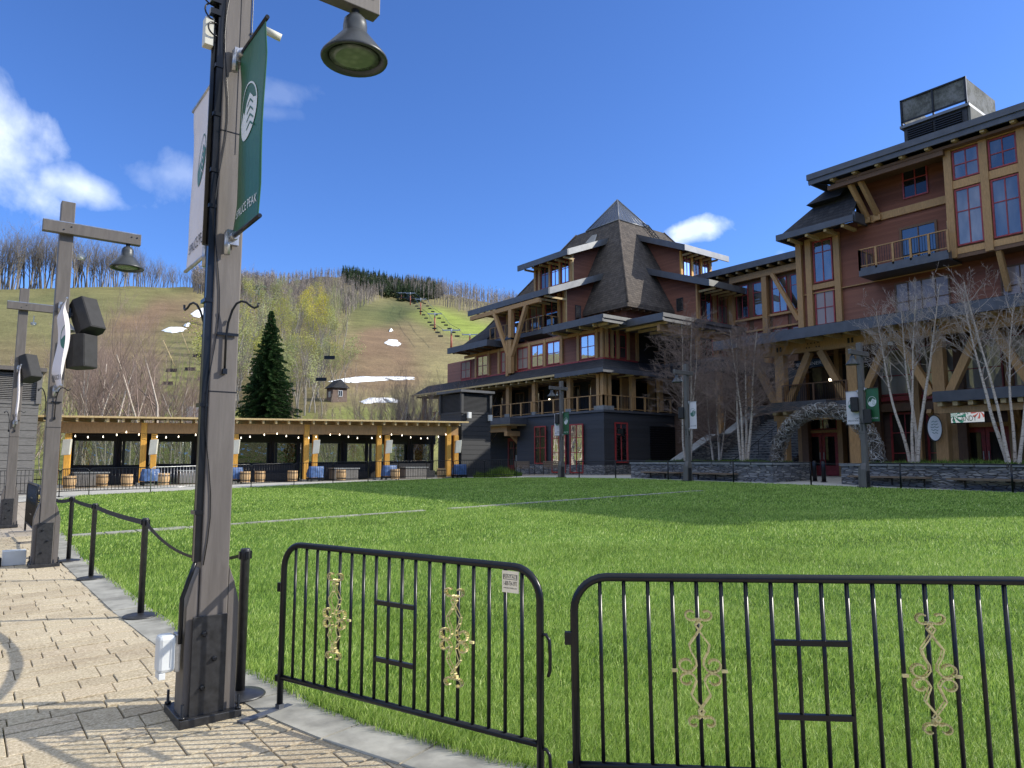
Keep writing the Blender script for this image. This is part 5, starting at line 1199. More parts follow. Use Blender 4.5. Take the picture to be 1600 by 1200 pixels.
def brush():
    # undergrowth: thin stalks on the lower left slope
    sp = []
    for i in range(380):
        px = rt.uniform(-60, 350) if rt.random() < .6 else rt.uniform(330, 560); d = 86+rt.random()**1.6*(55 if px < 335 else 110); r = ray(px, 600); x, y = r[0]/r[3]*d, r[1]/r[3]*d; sp.append((x, y, hz(x, y)-.1))
    o = wood('undergrowth', 'leafless brown brush on the lower slope', sp, 'bare', 'twig_light', 1.2, 4.2, .045)
brush()

# ------------------------------------------------------------ ski lifts on the slope
def lift_tower(px, pyb, pyt, label, mat='lift_red', arm=2.4):
    p = on_hill(px, pyb)
    if p is None: return None
    dist = p.x*CS+p.y*CC; H = (pyb-pyt)/FPX*dist*1.0
    t = thing('lift_tower', p, label, 'lift tower', 'ski lift towers on the slopes'); m = MB(); m.tube([p-Vector((0, 0, .5)), p+Vector((0, 0, H*.72))], [.42, .34], 8); m.build('mast', mat, t)
    m = MB(); m.tube([p+Vector((0, 0, H*.72)), p+Vector((0, 0, H))], .32, 8); m.build('mast_head', 'galvanised' if mat == 'lift_red' else mat, t)
    m = MB(); u = Vector((CC, -CS, 0)); a = p+Vector((0, 0, H*.93)); m.beam(a-u*arm, a+u*arm, .4, .4)
    for sg in (-1, 1): m.beam(a+u*arm*sg-Vector((CS, CC, 0))*1.6, a+u*arm*sg+Vector((CS, CC, 0))*1.6, .3, .35)
    m.build('crossarm', 'galvanised' if mat == 'lift_red' else mat, t); return (a, u*arm)
TW = [(705, 546, 514, 'lowest and largest lift tower on the right slope'), (679, 518, 489, 'second lift tower from the bottom on the right slope'), (657, 493, 466, 'third lift tower from the bottom on the right slope'), (641, 477, 456, 'fourth lift tower, near the conifers at the top'), (627, 472, 457, 'topmost lift tower beside the conifers')]
tops = [lift_tower(a, b, c, l, arm=3.2) for a, b, c, l in TW]
tops2 = [lift_tower(734, 540, 522, 'lift tower beside the roof of the big lodge', arm=3)]
for px, pyb, pyt, l in ((391, 478, 449, 'dark double lift tower seen right of the nearest post, left one'), (400, 472, 444, 'dark lift tower seen right of the nearest post, middle one'), (404, 472, 447, 'dark lift tower seen right of the nearest post, right one')): lift_tower(px, pyb, pyt, l, 'lift_green', 3.2)
m = MB()
tt = [q for q in tops if q]
for (a, u), (b, v) in zip(tt, tt[1:]):
    for sg in (-1, 1): m.tube([a+u*sg+Vector((0, 0, .3)), (a+u*sg).lerp(b+v*sg, .5)-Vector((0, 0, 1.2)), b+v*sg+Vector((0, 0, .3))], .09, 4)
if tt: tag(m.build('lift_cable', 'black_steel'), 'twin haul cables strung between the lift towers on the right slope', 'cable')
ck = 0
def chair(c, label, group, s=1.0, mat='black_steel'):
    t = thing('lift_chair', c, label, 'lift chair', group); u = Vector((CC, -CS, 0))*s; f = Vector((-CS, -CC, 0))*s; m = MB(); m.tube([c+Vector((0, 0, 0)), c-Vector((0, 0, 1.6*s)), c-Vector((0, 0, 2.2*s))], .05*s, 4); m.build('hanger', mat, t)
    m = MB(); b = c-Vector((0, 0, 2.8*s)); m.beam(b-u*1.1, b+u*1.1, .5*s, .12*s); m.beam(b-u*1.1-f*.3+Vector((0, 0, .4*s)), b+u*1.1-f*.3+Vector((0, 0, .4*s)), .1*s, .6*s); m.build('seat', mat, t)
for (a, u), (b, v) in zip(tt, tt[1:]):
    for k in (.12, .3, .5, .7, .88):
        for sg in (-1, 1):
            c = (a+u*sg).lerp(b+v*sg, k)-Vector((0, 0, 1.1)); chair(c, 'small dark chair hanging on the right slope lift', 'chairs of the right slope lift', .85)
for i, (px, py, lb) in enumerate(((310, 549, 'uppermost lift chair on the left slope'), (322, 560, 'second lift chair on the left slope'), (297, 570, 'lift chair left of the nearest post, mid slope'), (318, 585, 'lift chair close beside the nearest post'), (268, 572, 'lift chair hanging left over the green patch'), (262, 592, 'lowest lift chair on the left slope'), (515, 552, 'dark gondola cabin above the ski run'), (502, 586, 'lower dark chair among the bare tree tops'))):
    chair(dep(px, py-12, 118), lb, 'lift chairs over the left slope', .8)
for i, (x0, y0, x1, y1) in enumerate(((255, 532, 273, 572), (284, 520, 296, 552), (207, 555, 228, 592))):
    p = on_hill(x1, y1+6); d = p.x*CS+p.y*CC if p else 160; a = dep(x1, y1, d); b = dep(x0, y0, d*1.02); m = MB(); m.tube([a, b], .10, 5); t = tag(m.build('snowmaking_pole', 'timber_pale'), ('leaning orange snowmaking pole, middle one', 'leaning orange snowmaking pole, right one', 'leaning pale snowmaking pole, left one')[i]+' on the left slope', 'pole')
# hut at the foot of the ski run
p = on_hill(526, 628); 
if p:
    t = thing('hut', p, 'small brown hut at the foot of the ski run', 'hut'); w = 1.5; m = MB(); m.box(p.x-w, p.x+w, p.y-w, p.y+w, p.z-1, p.z+2.6); m.build('walls', 'siding_brown', t); m = MB(); m.prism([(p.x-w-.4, p.y-w-.4, p.z+2.5), (p.x+w+.4, p.y-w-.4, p.z+2.5), (p.x, p.y-w-.4, p.z+4.2)], (0, 2*w+.8, 0)); m.build('roof', 'shingle_dark', t); window(t, 'y', p.y-w, p.x-.4, p.x+.5, p.z+.8, p.z+2.0, 2, (), fm='white_paint', gm='glass_dark'); window(t, 'x', p.x-w, p.y-.4, p.y+.4, p.z+.7, p.z+1.8, 2, (), fm='white_paint', gm='glass_dark')
# small notice board and green canopy above the pavilion roof
p = dep(302, 665, 80); z = hz(p.x, p.y); t = thing('notice_board', (p.x, p.y, z), 'pale framed notice board standing above the pavilion roof', 'notice board'); u = Vector((CC, -CS, 0)); m = MB()
for sg in (-1.0, 1.0): m.tube([Vector((p.x, p.y, z-.5))+u*sg*.85, Vector((p.x, p.y, z+7.2))+u*sg*.85], .09, 6)
m.build('frame', 'lift_green', t); m = MB(); m.beam(Vector((p.x, p.y, z+6))-u*.78, Vector((p.x, p.y, z+6))+u*.78, .06, 2.0); m.build('board', 'white_paint', t)
p = dep(279, 660, 78); z = hz(p.x, p.y); t = thing('canopy', (p.x, p.y, z), 'green canopy tent roof just above the pavilion', 'tent'); m = MB(); q = Vector((p.x, p.y, z+4.6)); v = Vector((CS, CC, 0)); m.add([q-u*1.1-v, q+u*1.1-v, q+u*1.1+v, q-u*1.1+v, q+Vector((0, 0, .55))], [(0, 1, 4), (1, 2, 4), (2, 3, 4), (3, 0, 4)]); m.build('roof', 'lift_green', t); m = MB()
for a in (-1, 1):
    for b in (-.9, .9): m.tube([Vector((p.x, p.y, z-.3))+u*a+v*b, q+u*a+v*b], .04, 5)
m.build('legs', 'galvanised', t)

# ------------------------------------------------------------ right-hand lodge (plane x=38.7 faces the lawn)
def lodge():
    t = thing('lodge', (38.7, 12, 0), 'large brown lodge with a timber truss gallery and projecting upper bay on the right', 'building'); A = 38.7
    wall = part(t, 'wall', 'siding_red', (A, 54, -6, 22.6, 4.6, 14.9), (A, 54, -6, 19.0, 14.9, 17.75))
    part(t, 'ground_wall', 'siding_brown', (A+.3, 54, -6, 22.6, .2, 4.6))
    # main roof: deep overhang with stepped fascia, rafters below
    m = MB(); m.add([(36.9, -6, 17.2), (36.9, 20.6, 17.2), (54, 20.6, 20.0), (54, -6, 20.0), (36.9, -6, 17.42), (36.9, 20.6, 17.42), (54, 20.6, 20.25), (54, -6, 20.25)], [(0, 3, 2, 1), (4, 5, 6, 7), (0, 1, 5, 4), (1, 2, 6, 5), (2, 3, 7, 6), (3, 0, 4, 7)])
    roof = m.build('roof', 'shingle_dark', t); part(roof, 'fascia', 'metal_fascia', (36.78, 36.9, -6, 20.75, 17.3, 17.62), (36.86, 36.96, -6, 20.68, 17.02, 17.3), (36.9, 54, 20.6, 20.72, 17.1, 17.5))
    y = 19.4
    while y > 2: part(roof, 'rafter_end', 'timber_pale', (36.95, 38.7, y-.09, y+.09, 16.93, 17.13)); y -= 1.22
    part(roof, 'soffit_beam', 'timber_dark', (37.2, 38.7, 2, 19.3, 16.8, 16.93), (37.25, 37.5, 13.9, 19.8, 16.55, 16.8))
    # mansard over the left end
    m = MB(); m.add([(37.35, 22.9, 14.75), (37.35, 18.55, 14.75), (38.75, 18.55, 17.1), (38.75, 20.1, 17.1), (41.5, 22.9, 14.75), (41.5, 20.1, 17.1)], [(0, 1, 2, 3), (4, 0, 3, 5), (1, 4, 5, 2), (0, 4, 1)]); ms = m.build('mansard', 'shingle_dark', t)
    part(ms, 'fascia', 'metal_fascia', (37.2, 37.36, 18.45, 23.05, 14.45, 14.8), (37.36, 41.5, 22.9, 23.05, 14.45, 14.8), (37.36, 38.7, 18.4, 18.54, 14.45, 15.0))
    for y in (22.3, 21.2, 20.1, 19.1): part(ms, 'rafter_end', 'timber_pale', (37.3, 38.7, y-.08, y+.08, 14.3, 14.47))
    m = MB(); m.add([(37.6, 21.3, 16.2), (37.6, 19.3, 16.2), (38.8, 19.3, 17.2), (38.8, 20.7, 17.2), (39.5, 21.3, 16.2)], [(0, 1, 2, 3), (0, 3, 4), (0, 4, 1)]); m.build('hip_cap', 'shingle_dark', t)
    # struts under the eave
    for y0 in (18.35, 17.8):
        m = MB(); m.beam((38.62, y0-.05, 14.75), (37.35, y0+.35, 16.9), .2, .26); m.build('strut', 'timber', t); part(t, 'strut_foot', 'timber', (38.45, 38.72, y0-.2, y0+.15, 14.55, 14.85))
    part(t, 'band', 'timber', (38.6, 38.72, 13.9, 18.9, 14.55, 14.95), (38.6, 38.72, 13.9, 22.6, 11.25, 11.3))
    window(t, 'x', A, 15.2, 16.45, 15.35, 16.95, 2, (.62,), gm='glass_dark')
    # corner timber stack with tall windows
    for y in (22.45, 21.85, 20.15): part(t, 'post', 'timber', (38.5, 38.72, y-.17, y+.17, 9.3, 14.5))
    part(t, 'cross_rail', 'timber', (38.55, 38.72, 20.3, 21.7, 11.45, 11.75)); part(t, 'cross_rail', 'timber', (38.55, 38.72, 20.3, 21.7, 14.35, 14.9))
    window(t, 'x', A, 20.45, 21.6, 11.85, 14.3, 2, (.72,)); window(t, 'x', A, 20.45, 21.6, 9.35, 11.35, 2, (.5,), gm='glass_curtain')
    # projecting bay
    B = 37.6; bay = part(t, 'bay', 'timber', (B, A, -6, 13.85, 11.55, 11.85), (B, A, -6, 13.85, 16.75, 16.95), (B, A, -6, 13.85, 14.8, 15.2)); part(bay, 'bay_wall', 'timber_dark', (B+.12, A, -6, 13.8, 11.85, 16.75)); part(bay, 'bay_side', 'siding_brown', (B+.1, A, 13.78, 13.86, 11.8, 16.8))
    ys = [13.85, 12.3, 10.75, 9.2, 7.65]
    for y in ys: part(bay, 'post', 'timber', (B-.06, B+.2, y-.17, y+.17, 11.4, 17.0))
    for a, b in zip(ys[1:], ys): window(bay, 'x', B+.1, a+.2, b-.2, 11.95, 14.75, 2, (.6,)); window(bay, 'x', B+.1, a+.2, b-.2, 15.25, 16.7, 2, (.5,))
    part(bay, 'bay_floor', 'timber_dark', (B+.02, A, -6, 13.8, 11.36, 11.54))
    for y in (12.0, 8.5): m = MB(); m.beam((38.65, y, 9.6), (37.8, y, 11.4), .22, .28); m.build('bracket', 'timber', t)
    # balcony
    bal = part(t, 'balcony', 'metal_fascia', (37.15, A, 13.9, 18.25, 11.32, 11.75)); railing(bal, [(37.2, 13.9), (37.2, 18.2), (38.6, 18.2)], 11.75, 1.0, 'timber', step=.85, balus=.12)
    window(t, 'x', A, 14.9, 16.75, 11.95, 13.85, 2, (), t=.12, fm='timber_dark'); m = MB(); m.box(38.5, 38.7, 14.25, 14.4, 13.2, 13.6); m.build('wall_lantern', 'timber_pale', t)
    window(t, 'x', A, 14.5, 17.15, 8.85, 10.95, 4, (.5,), gm='glass_curtain', fm='timber_dark'); window(t, 'x', A, 9.9, 12.3, 8.85, 10.8, 3, (.5,), gm='glass_curtain', fm='timber_dark')
    # roof plant
    pl = part(t, 'roof_plant', 'siding_dark', (40.3, 44.2, 13.75, 16.9, 18.0, 19.95)); part(pl, 'plant_cap', 'metal_flash', (40.15, 44.3, 13.6, 17.05, 19.9, 20.05)); part(pl, 'end_wall', 'plant_siding', (40.3, 44.2, 13.6, 13.72, 18.0, 19.9))
    m = MB()
    for i in range(11):
        z = 18.45+.125*i; m.box(40.18, 40.29, 14.0, 15.3, z, z+.05); m.box(40.18, 40.29, 15.4, 16.7, z, z+.05)
    m.build('louvres', 'black_steel', pl); sc_ = part(t, 'roof_screen', 'screen_panel', (40.2, 40.26, 13.75, 15.28, 20.25, 21.45), (40.2, 40.26, 15.32, 16.85, 20.25, 21.45), (40.26, 44.2, 13.7, 13.76, 20.2, 21.45), (40.26, 44.2, 16.84, 16.9, 20.2, 21.45))
    part(sc_, 'screen_frame', 'black_steel', (40.12, 40.2, 13.68, 16.95, 21.42, 21.5), (40.12, 40.2, 13.68, 16.95, 20.18, 20.26), (40.12, 40.2, 15.26, 15.34, 20.05, 21.45), (40.12, 40.2, 13.66, 13.76, 20.05, 21.5), (40.12, 40.2, 16.86, 16.96, 20.05, 21.5))
    # gallery: beam on columns with raking struts
    T = 36.2; g = part(t, 'gallery_beam', 'timber', (T-.17, T+.17, -3, 24.95, 7.5, 8.18)); cols = [22.4, 18.32, 14.25, 10.2, 6.1, 2.0]
    for y in cols:
        c = part(t, 'column', 'timber', (T-.24, T+.24, y-.26, y+.26, .5, 7.48)); part(c, 'bolt_plate', 'black_steel', (T-.18, T-.172, y-.16, y-.04, 7.68, 7.95), (T-.18, T-.172, y+.04, y+.16, 7.68, 7.95))
        for sg in (-1, 1):
            m = MB(); m.beam((T, y+sg*.38, 4.75), (T, y+sg*1.72, 7.48), .34, .36, up=(1, 0, 0)); m.build('raking_strut', 'timber', t)
        m = MB(); m.box(T-.1775, T-.17, y-2.4, y-1.6, 7.67, 7.99); m.build('splice_plate', 'timber', g); m = MB()
        for k in range(4): m.box(T-.184, T-.177, y-2.35+k*.2, y-2.29+k*.2, 7.9, 7.97)
        for k in (-.1, .06, .46, .62): m.box(T-.184, T-.177, y-2.3+k, y-2.24+k, 7.68, 7.75)
        m.build('strut_bolts', 'black_steel', g)
        part(t, 'back_column', 'timber_dark', (38.3, 38.66, y-.2, y+.2, .5, 9.0)); part(t, 'mid_post', 'timber', (38.3, 38.66, y-2.2, y-1.95, .5, 9.0))
    m = MB(); m.add([(34.6, -6, 8.25), (34.6, 25.6, 8.25), (38.7, 25.6, 9.25), (38.7, -6, 9.25), (34.6, -6, 8.4), (34.6, 25.6, 8.4), (38.7, 25.6, 9.42), (38.7, -6, 9.42)], [(0, 3, 2, 1), (4, 5, 6, 7), (0, 1, 5, 4), (1, 2, 6, 5), (2, 3, 7, 6), (3, 0, 4, 7)]); gr = m.build('gallery_roof', 'shingle_dark', t); part(gr, 'fascia', 'metal_fascia', (34.5, 34.62, -6, 25.7, 8.02, 8.55), (34.62, 38.6, 25.6, 25.7, 8.1, 8.55))
    y = 25.0
    while y > 0: part(gr, 'rafter_end', 'timber_pale', (34.66, 36.9, y-.12, y+.12, 7.98, 8.24)); y -= 1.02
    # gallery deck and the two entrance canopies
    part(t, 'deck', 'metal_fascia', (35.6, 38.7, 18.5, 24.6, 4.42, 4.72)); railing(t, [(35.95, 18.6), (35.95, 22.2)], 4.72, 1.05, 'timber_dark', step=1.7, balus=.12)
    for (a, b) in ((19.1, 22.35), (7.4, 14.05)):
        c = part(t, 'entrance_canopy', 'metal_fascia', (34.75, 37.2, a, b, 4.28, 4.75)); y = b-.25
        while y > a+.1: part(c, 'rafter_end', 'timber_pale', (34.85, 36.6, y-.1, y+.1, 4.08, 4.275)); y -= .62
        part(c, 'canopy_beam', 'timber', (35.2, 35.5, a, b, 3.78, 4.07))
    # two-storey glazing behind the gallery
    for k, (a, b) in enumerate(zip(cols[1:], cols)):
        w = (b-a)/2
        for j in range(2):
            p0, p1 = a+w*j+.24, a+w*(j+1)-.12
            if k == 0:
                window(t, 'x', A, p0, p1, 5.0, 7.6, 1, (.75,), gm='glass_dark', fm='timber_dark')
            else: window(t, 'x', A, p0, p1, 5.05, 7.5, 1, (.42,), gm='glass_pale'); part(t, 'spandrel', 'red_paint', (38.56, 38.7, p0, p1, 4.75, 4.98))
            if k and not (k == 1 and False): part(t, 'sill_band', 'timber_dark', (38.5, 38.7, p0, p1, 4.2, 4.6))
        part(t, 'head_beam', 'timber_dark', (38.45, 38.7, a, b, 7.65, 8.0))
    for (a, b) in ((16.4, 17.9), (14.75, 16.1), (9.2, 10.0)): window(t, 'x', A+.3, a, b, .85, 4.15, 2, (.36, .68), t=.1, gm='glass_dark')
    def door(y0, y1, z0, z1, leafn=2, paper=False):
        d = part(t, 'door', 'red_paint', (A+.1, A+.3, y0-.08, y1+.08, z1, z1+.1), (A+.1, A+.3, y0-.1, y0, z0, z1), (A+.1, A+.3, y1, y1+.1, z0, z1)); w = (y1-y0)/leafn
        for i in range(leafn):
            a, b = y0+w*i+.015, y0+w*(i+1)-.015
            part(d, 'leaf', 'red_paint', (A+.12, A+.2, a, a+.16, z0, z1-.01), (A+.12, A+.2, b-.16, b, z0, z1-.01), (A+.12, A+.2, a+.16, b-.16, z0, z0+.55), (A+.12, A+.2, a+.16, b-.16, z1-.2, z1-.01)); part(d, 'pane', 'glass_dark', (A+.15, A+.17, a+.16, b-.16, z0+.55, z1-.2))
            part(d, 'handle', 'galvanised', (A+.06, A+.1, (b-.12 if i == 0 else a+.08), (b-.08 if i == 0 else a+.12), z0+.9, z0+1.3))
        return d
    door(20.75, 22.6, .82, 3.2); window(t, 'x', A+.3, 20.8, 22.5, 3.4, 4.2, 2, ()); part(t, 'door_surround', 'timber', (A-.12, A+.2, 20.25, 20.62, .6, 4.2), (A-.12, A+.2, 22.72, 23.0, .6, 4.2), (A-.1, A+.2, 20.6, 22.75, 3.22, 3.36), (A-2.4, A-.1, 18.4, 18.8, .5, 4.2))
    door(12.5, 14.4, .8, 3.2); part(t, 'door_surround', 'timber', (A-.12, A+.2, 14.55, 14.95, .6, 4.2), (A-.12, A+.2, 11.95, 12.35, .6, 4.2), (A-.1, A+.2, 12.3, 14.6, 3.25, 3.45))
    for (y, s) in ((15.2, -1), (11.9, 1)):
        m = MB(); m.beam((36.6, y+s*.35*0-.2, 4.0), (38.5, y-.2, 3.0), .2, .22); m.build('canopy_bracket', 'timber', t)
    part(t, 'wall_band', 'timber_dark', (A+.1, A+.3, -3, 22.6, 4.25, 4.6))
    part(t, 'exit_light', 'room_lamp', (38.2, 38.3, 20.5, 20.75, 6.05, 6.2))
    part(t, 'camera_dome', 'white_plastic', (35.9, 36.0, 16.2, 16.4, 7.3, 7.45))
    return t
lodge()
def sign(name, c, w, h, mat, label, frame='black_steel', text=None, tmat='white_paint', cat='sign', lines=()):
    """flat sign facing -x: c is its centre"""
    t = thing(name, c, label, cat); x, y, z = c; f = MB(); f.box(x, x+.08, y-w/2-.04, y+w/2+.04, z-h/2-.04, z+h/2+.04); f.build('frame', frame, t)
    f = MB(); f.box(x-.012, x-.001, y-w/2, y+w/2, z-h/2, z+h/2); f.build('face', mat, t)
    for s, fw, fh, dz, mt in lines:
        V, Fc = flat_text(s, 1); ww = max(v[0] for v in V)-min(v[0] for v in V); hh = max(v[1] for v in V); m = MB()
        m.add([(x-.016, y-v[0]*w*fw/ww, z+dz*h+v[1]*h*fh/hh) for v in V], Fc); m.build('lettering', mt, t, recalc=False)
    return t
sign('hanging_sign', (36.9, 21.15, 6.97), 1.7, .42, 'sign_navy', 'dark blue sign reading BEGINNER high behind the gallery strut', lines=(('BEGINNER', .86, .45, -.22, 'white_paint'),))
so_ = sign('shop_sign', (36.9, 13.6, 3.72), 1.65, .62, 'swirl_sign', 'bright rectangular sign with green and red candy swirls above the right doors', lines=(('Mrs', .22, .26, .1, 'emblem_dark'), ('& CANDY', .62, .4, -.4, 'emblem_dark')))
def oval_sign():
    y, z = onx(35.6, 1460, 669); x = 35.6; t = thing('oval_sign', (x, y, z), 'white oval hanging sign beside the third gallery column', 'sign'); a = R(-35); u = Vector((math.sin(a), math.cos(a), 0))
    for r0, r1, mat, th, nm in ((.32, .62, 'black_steel', .04, 'rim'), (.28, .57, 'white_paint', .052, 'face')):
        m = MB(); n = Vector((math.cos(a), -math.sin(a), 0)); N = 32; P = [Vector((x, y, z))+u*r0*math.cos(2*math.pi*k/N)+Vector((0, 0, r1*math.sin(2*math.pi*k/N))) for k in range(N)]; m.prism([p-n*th for p in P], n*2*th); m.build(nm, mat, t)
    m = MB(); n = Vector((math.cos(a), -math.sin(a), 0)); c = Vector((x, y, z))-n*.056; rng = random.Random(2)
    for k in range(5): b = .3-.13*k; w = .16-.02*abs(k-2); m.tube([c+u*(-w+i*w/3)+Vector((0, 0, b+.03*math.sin(i*1.9+k))) for i in range(7)], .012, 4)
    m.build('script', 'emblem_dark', t); m = MB(); m.beam((x, y, z+.66), (36.2, 14.25, z+.66), .04, .04); m.build('arm', 'black_steel', t)
oval_sign()

# ------------------------------------------------------------ link wing
def link():
    t = thing('link_wing', (50.2, 29, 0), 'glazed timber wing joining the lodge to the steep-roofed corner building', 'building'); X = 50.2
    part(t, 'wall', 'timber_dark', (X, 60, 22.6, 37.5, .3, 16.9)); rf = part(t, 'roof', 'shingle_dark', (49.2, 62, 22.6, 38.6, 17.0, 17.25)); part(rf, 'fascia', 'metal_fascia', (49.05, 49.2, 22.6, 38.6, 16.95, 17.45)); y = 37
    while y > 23: part(rf, 'rafter_end', 'timber_pale', (49.25, 50.2, y-.09, y+.09, 16.78, 16.98)); y -= .95
    part(t, 'eave_beam', 'timber', (49.7, 50.0, 22.6, 35.2, 16.2, 16.7))
    for y in (35.2, 32.05, 28.9, 25.8): part(t, 'column', 'timber', (49.75, 50.15, y-.22, y+.22, 8.5, 16.2))
    for a, b in ((33.75, 34.9), (32.4, 33.3), (30.3, 31.6), (29.2, 30.0), (27.4, 28.5), (26.2, 27.1)):
        window(t, 'x', X, a, b, 13.2, 15.95, 2 if b-a > 1 else 1, (.7,), fm='red_paint'); window(t, 'x', X, a, b, 10.0, 11.9, 2 if b-a > 1 else 1, (.5,), gm='glass_curtain'); part(t, 'apron', 'siding_red', (X-.06, X, a, b, 12.1, 13.0))
    m = MB(); m.beam((49.65, 31.2, 16.2), (49.65, 29.1, 12.2), .28, .3, up=(1, 0, 0)); m.build('raking_strut', 'timber', t); part(t, 'sill_beam', 'timber', (49.95, 50.2, 22.6, 35.2, 12.95, 13.12), (49.95, 50.2, 22.6, 35.2, 11.95, 12.08))
    part(t, 'lower_front', 'siding_dark', (48.5, 50.1, 22.6, 35.8, .3, 8.5)); part(t, 'pale_panel', 'siding_dark', (46, 48.5, 30, 35.6, .3, 5.0))
link()

# ------------------------------------------------------------ corner building with the steep hipped roof
def slope_slab(pts, th):
    m = MB(); P = [Vector(p) for p in pts]; n = (P[1]-P[0]).cross(P[2]-P[0]).normalized()
    if n.z < 0: n = -n
    V = [p for p in P]+[p+n*th for p in P]; k = len(P); m.add(V, [tuple(range(k)), tuple(range(k, 2*k))]+[(i, (i+1) % k, (i+1) % k+k, i+k) for i in range(k)]); return m
def corner():
    t = thing('corner_lodge', (42, 42, 0), 'brown lodge with a steep hipped roof, stacked dormers and a glass cap', 'building'); KX, KY = 35.5, 35.75
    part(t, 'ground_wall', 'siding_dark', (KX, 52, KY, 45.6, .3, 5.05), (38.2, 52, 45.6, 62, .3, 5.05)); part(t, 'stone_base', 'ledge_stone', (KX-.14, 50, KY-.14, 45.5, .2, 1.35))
    part(t, 'corner_board', 'siding_dark', (KX-.05, KX+.15, KY-.05, KY+.15, 1.35, 5.0))
    # red display windows
    for p0, p1, b in ((892, 913, .9), (864, 886, .9), (837, 855, 1.4)):
        a, z1 = onx(KX, p1, 660); c, _ = onx(KX, p0, 660); window(t, 'x', KX-.1, a, c, .75 if b < 1 else 1.4, 4.3, 2, (.42, .72), t=.09, gm='glass_dark')
    window(t, 'y', KY-.02, *[ony(KY, p, 680)[0] for p in (960, 980)], 1.5, 4.35, 2, (.7,), t=.1, gm='glass_dark')
    m = MB()
    for i in range(16): m.box(40.2, 44.5, KY-.06, KY-.02, 1.5+.17*i, 1.62+.17*i)
    m.build('vent_louvre', 'black_steel', t); part(t, 'wall_lantern', 'black_steel', (37.2-.1, 37.3, KY-.3, KY, 3.4, 3.9))
    # entry under a timber canopy at the left
    part(t, 'entry_door', 'red_paint', (38.05, 38.2, 47.6, 50.2, .5, 3.6)); window(t, 'x', 38.05, 47.8, 50.0, 1.2, 3.4, 3, (.7,), gm='glass_dark'); part(t, 'entry_pier', 'cap_stone', (36.2, 36.8, 45.7, 46.7, .4, 2.1)); part(t, 'entry_column', 'timber', (36.3, 36.7, 45.9, 46.4, 2.1, 4.0)); part(t, 'entry_beam', 'timber', (34.4, 34.8, 45.5, 52.5, 3.95, 4.4), (34.2, 38, 45.2, 45.6, 3.6, 4.0)); part(t, 'entry_roof', 'timber_pale', (33.9, 38, 44.4, 53, 4.42, 4.52)); part(t, 'entry_roof_cover', 'metal_fascia', (33.8, 38.1, 44.3, 53.1, 4.52, 5.0))
    m = MB(); m.beam((36.5, 46.0, 2.7), (34.6, 45.4, 3.9), .25, .35); m.build('knee_brace', 'timber', t)
    # terrace on the ground floor's roof
    dk = part(t, 'terrace_deck', 'metal_fascia', (KX-.12, 50, KY-.12, 61, 5.05, 5.2)); railing(dk, [(KX, 61), (KX, KY), (44, KY)], 5.2, 1.05, 'timber', infill='black_steel', step=1.35, balus=.16, pw=.06)
    for y in (39.4, 43.5, 46.9, 50.5, 54, 57.5, 60.5):
        c = part(t, 'column', 'timber', (KX+.0, KX+.32, y-.2, y+.2, 5.3, 7.75)); part(c, 'plinth', 'cap_stone', (KX-.06, KX+.4, y-.3, y+.3, 5.2, 5.45)); part(t, 'timber_panel', 'timber_dark', (37.4, 37.7, y-1.3, y-.4, 5.2, 7.8))
    part(t, 'corner_columns', 'timber', (KX, KX+.32, KY+.0, KY+.32, 5.4, 7.75)); part(t, 'corner_columns', 'timber', (KX+.5, KX+.8, KY, KY+.3, 5.4, 7.75)); part(t, 'corner_columns', 'timber', (KX, KX+.3, KY+.45, KY+.72, 5.4, 7.75)); part(t, 'corner_plinth', 'cap_stone', (KX-.08, KX+.95, KY-.08, KY+.9, 5.2, 5.5))
    for x in (38.6, 41.6, 44.5): part(t, 'column', 'timber', (x-.2, x+.2, KY, KY+.32, 5.3, 7.75)); part(t, 'timber_panel', 'timber', (x, x+.7, KY+1.2, KY+1.4, 5.2, 7.8))
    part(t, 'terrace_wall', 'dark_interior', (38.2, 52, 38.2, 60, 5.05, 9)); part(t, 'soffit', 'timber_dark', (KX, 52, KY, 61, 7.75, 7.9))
    for y in (38.8, 41, 43, 45.4, 48, 50.2, 53): window(t, 'x', 38.2, y, y+1.2, 5.4, 7.5, 2, (.6,), fm='timber_dark', gm='glass_dark')
    part(t, 'lamp_glow', 'room_lamp', (38.1, 38.16, 44.6, 44.7, 6.6, 6.7))
    # skirt roof
    e = .75; ex, ey, ez = KX-e, KY-e, 7.95; ix, iy, iz = 36.65, 36.85, 9.05
    V = [(ex, 61.5, ez), (ex, ey, ez), (52, ey, ez), (ix, 61.5, iz), (ix, iy, iz), (52, iy, iz)]
    m = MB(); m.add(V+[(a, b, c-.1) for a, b, c in V], [(0, 1, 4, 3), (1, 2, 5, 4), (6, 9, 10, 7), (7, 10, 11, 8), (0, 6, 7, 1), (1, 7, 8, 2)]); sk = m.build('skirt_roof', 'shingle_dark', t)
    part(sk, 'fascia', 'metal_fascia', (ex-.1, ex, ey-.1, 40, ez-.22, ez+.1), (ex, 50, ey-.1, ey, ez-.22, ez+.1)); part(sk, 'gutter_board', 'timber_pale', (ex-.12, ex, 40, 61.5, ez-.08, ez+.06)); y = 60.5
    while y > 36: part(sk, 'rafter_end', 'timber_pale', (ex+.02, 36.4, y-.07, y+.07, ez-.27, ez-.11)); y -= 1.0
    for x in (36.3, 37.8, 39.3, 40.8): part(sk, 'rafter_end', 'timber_pale', (x-.07, x+.07, ey+.02, 36.6, ez-.27, ez-.11))
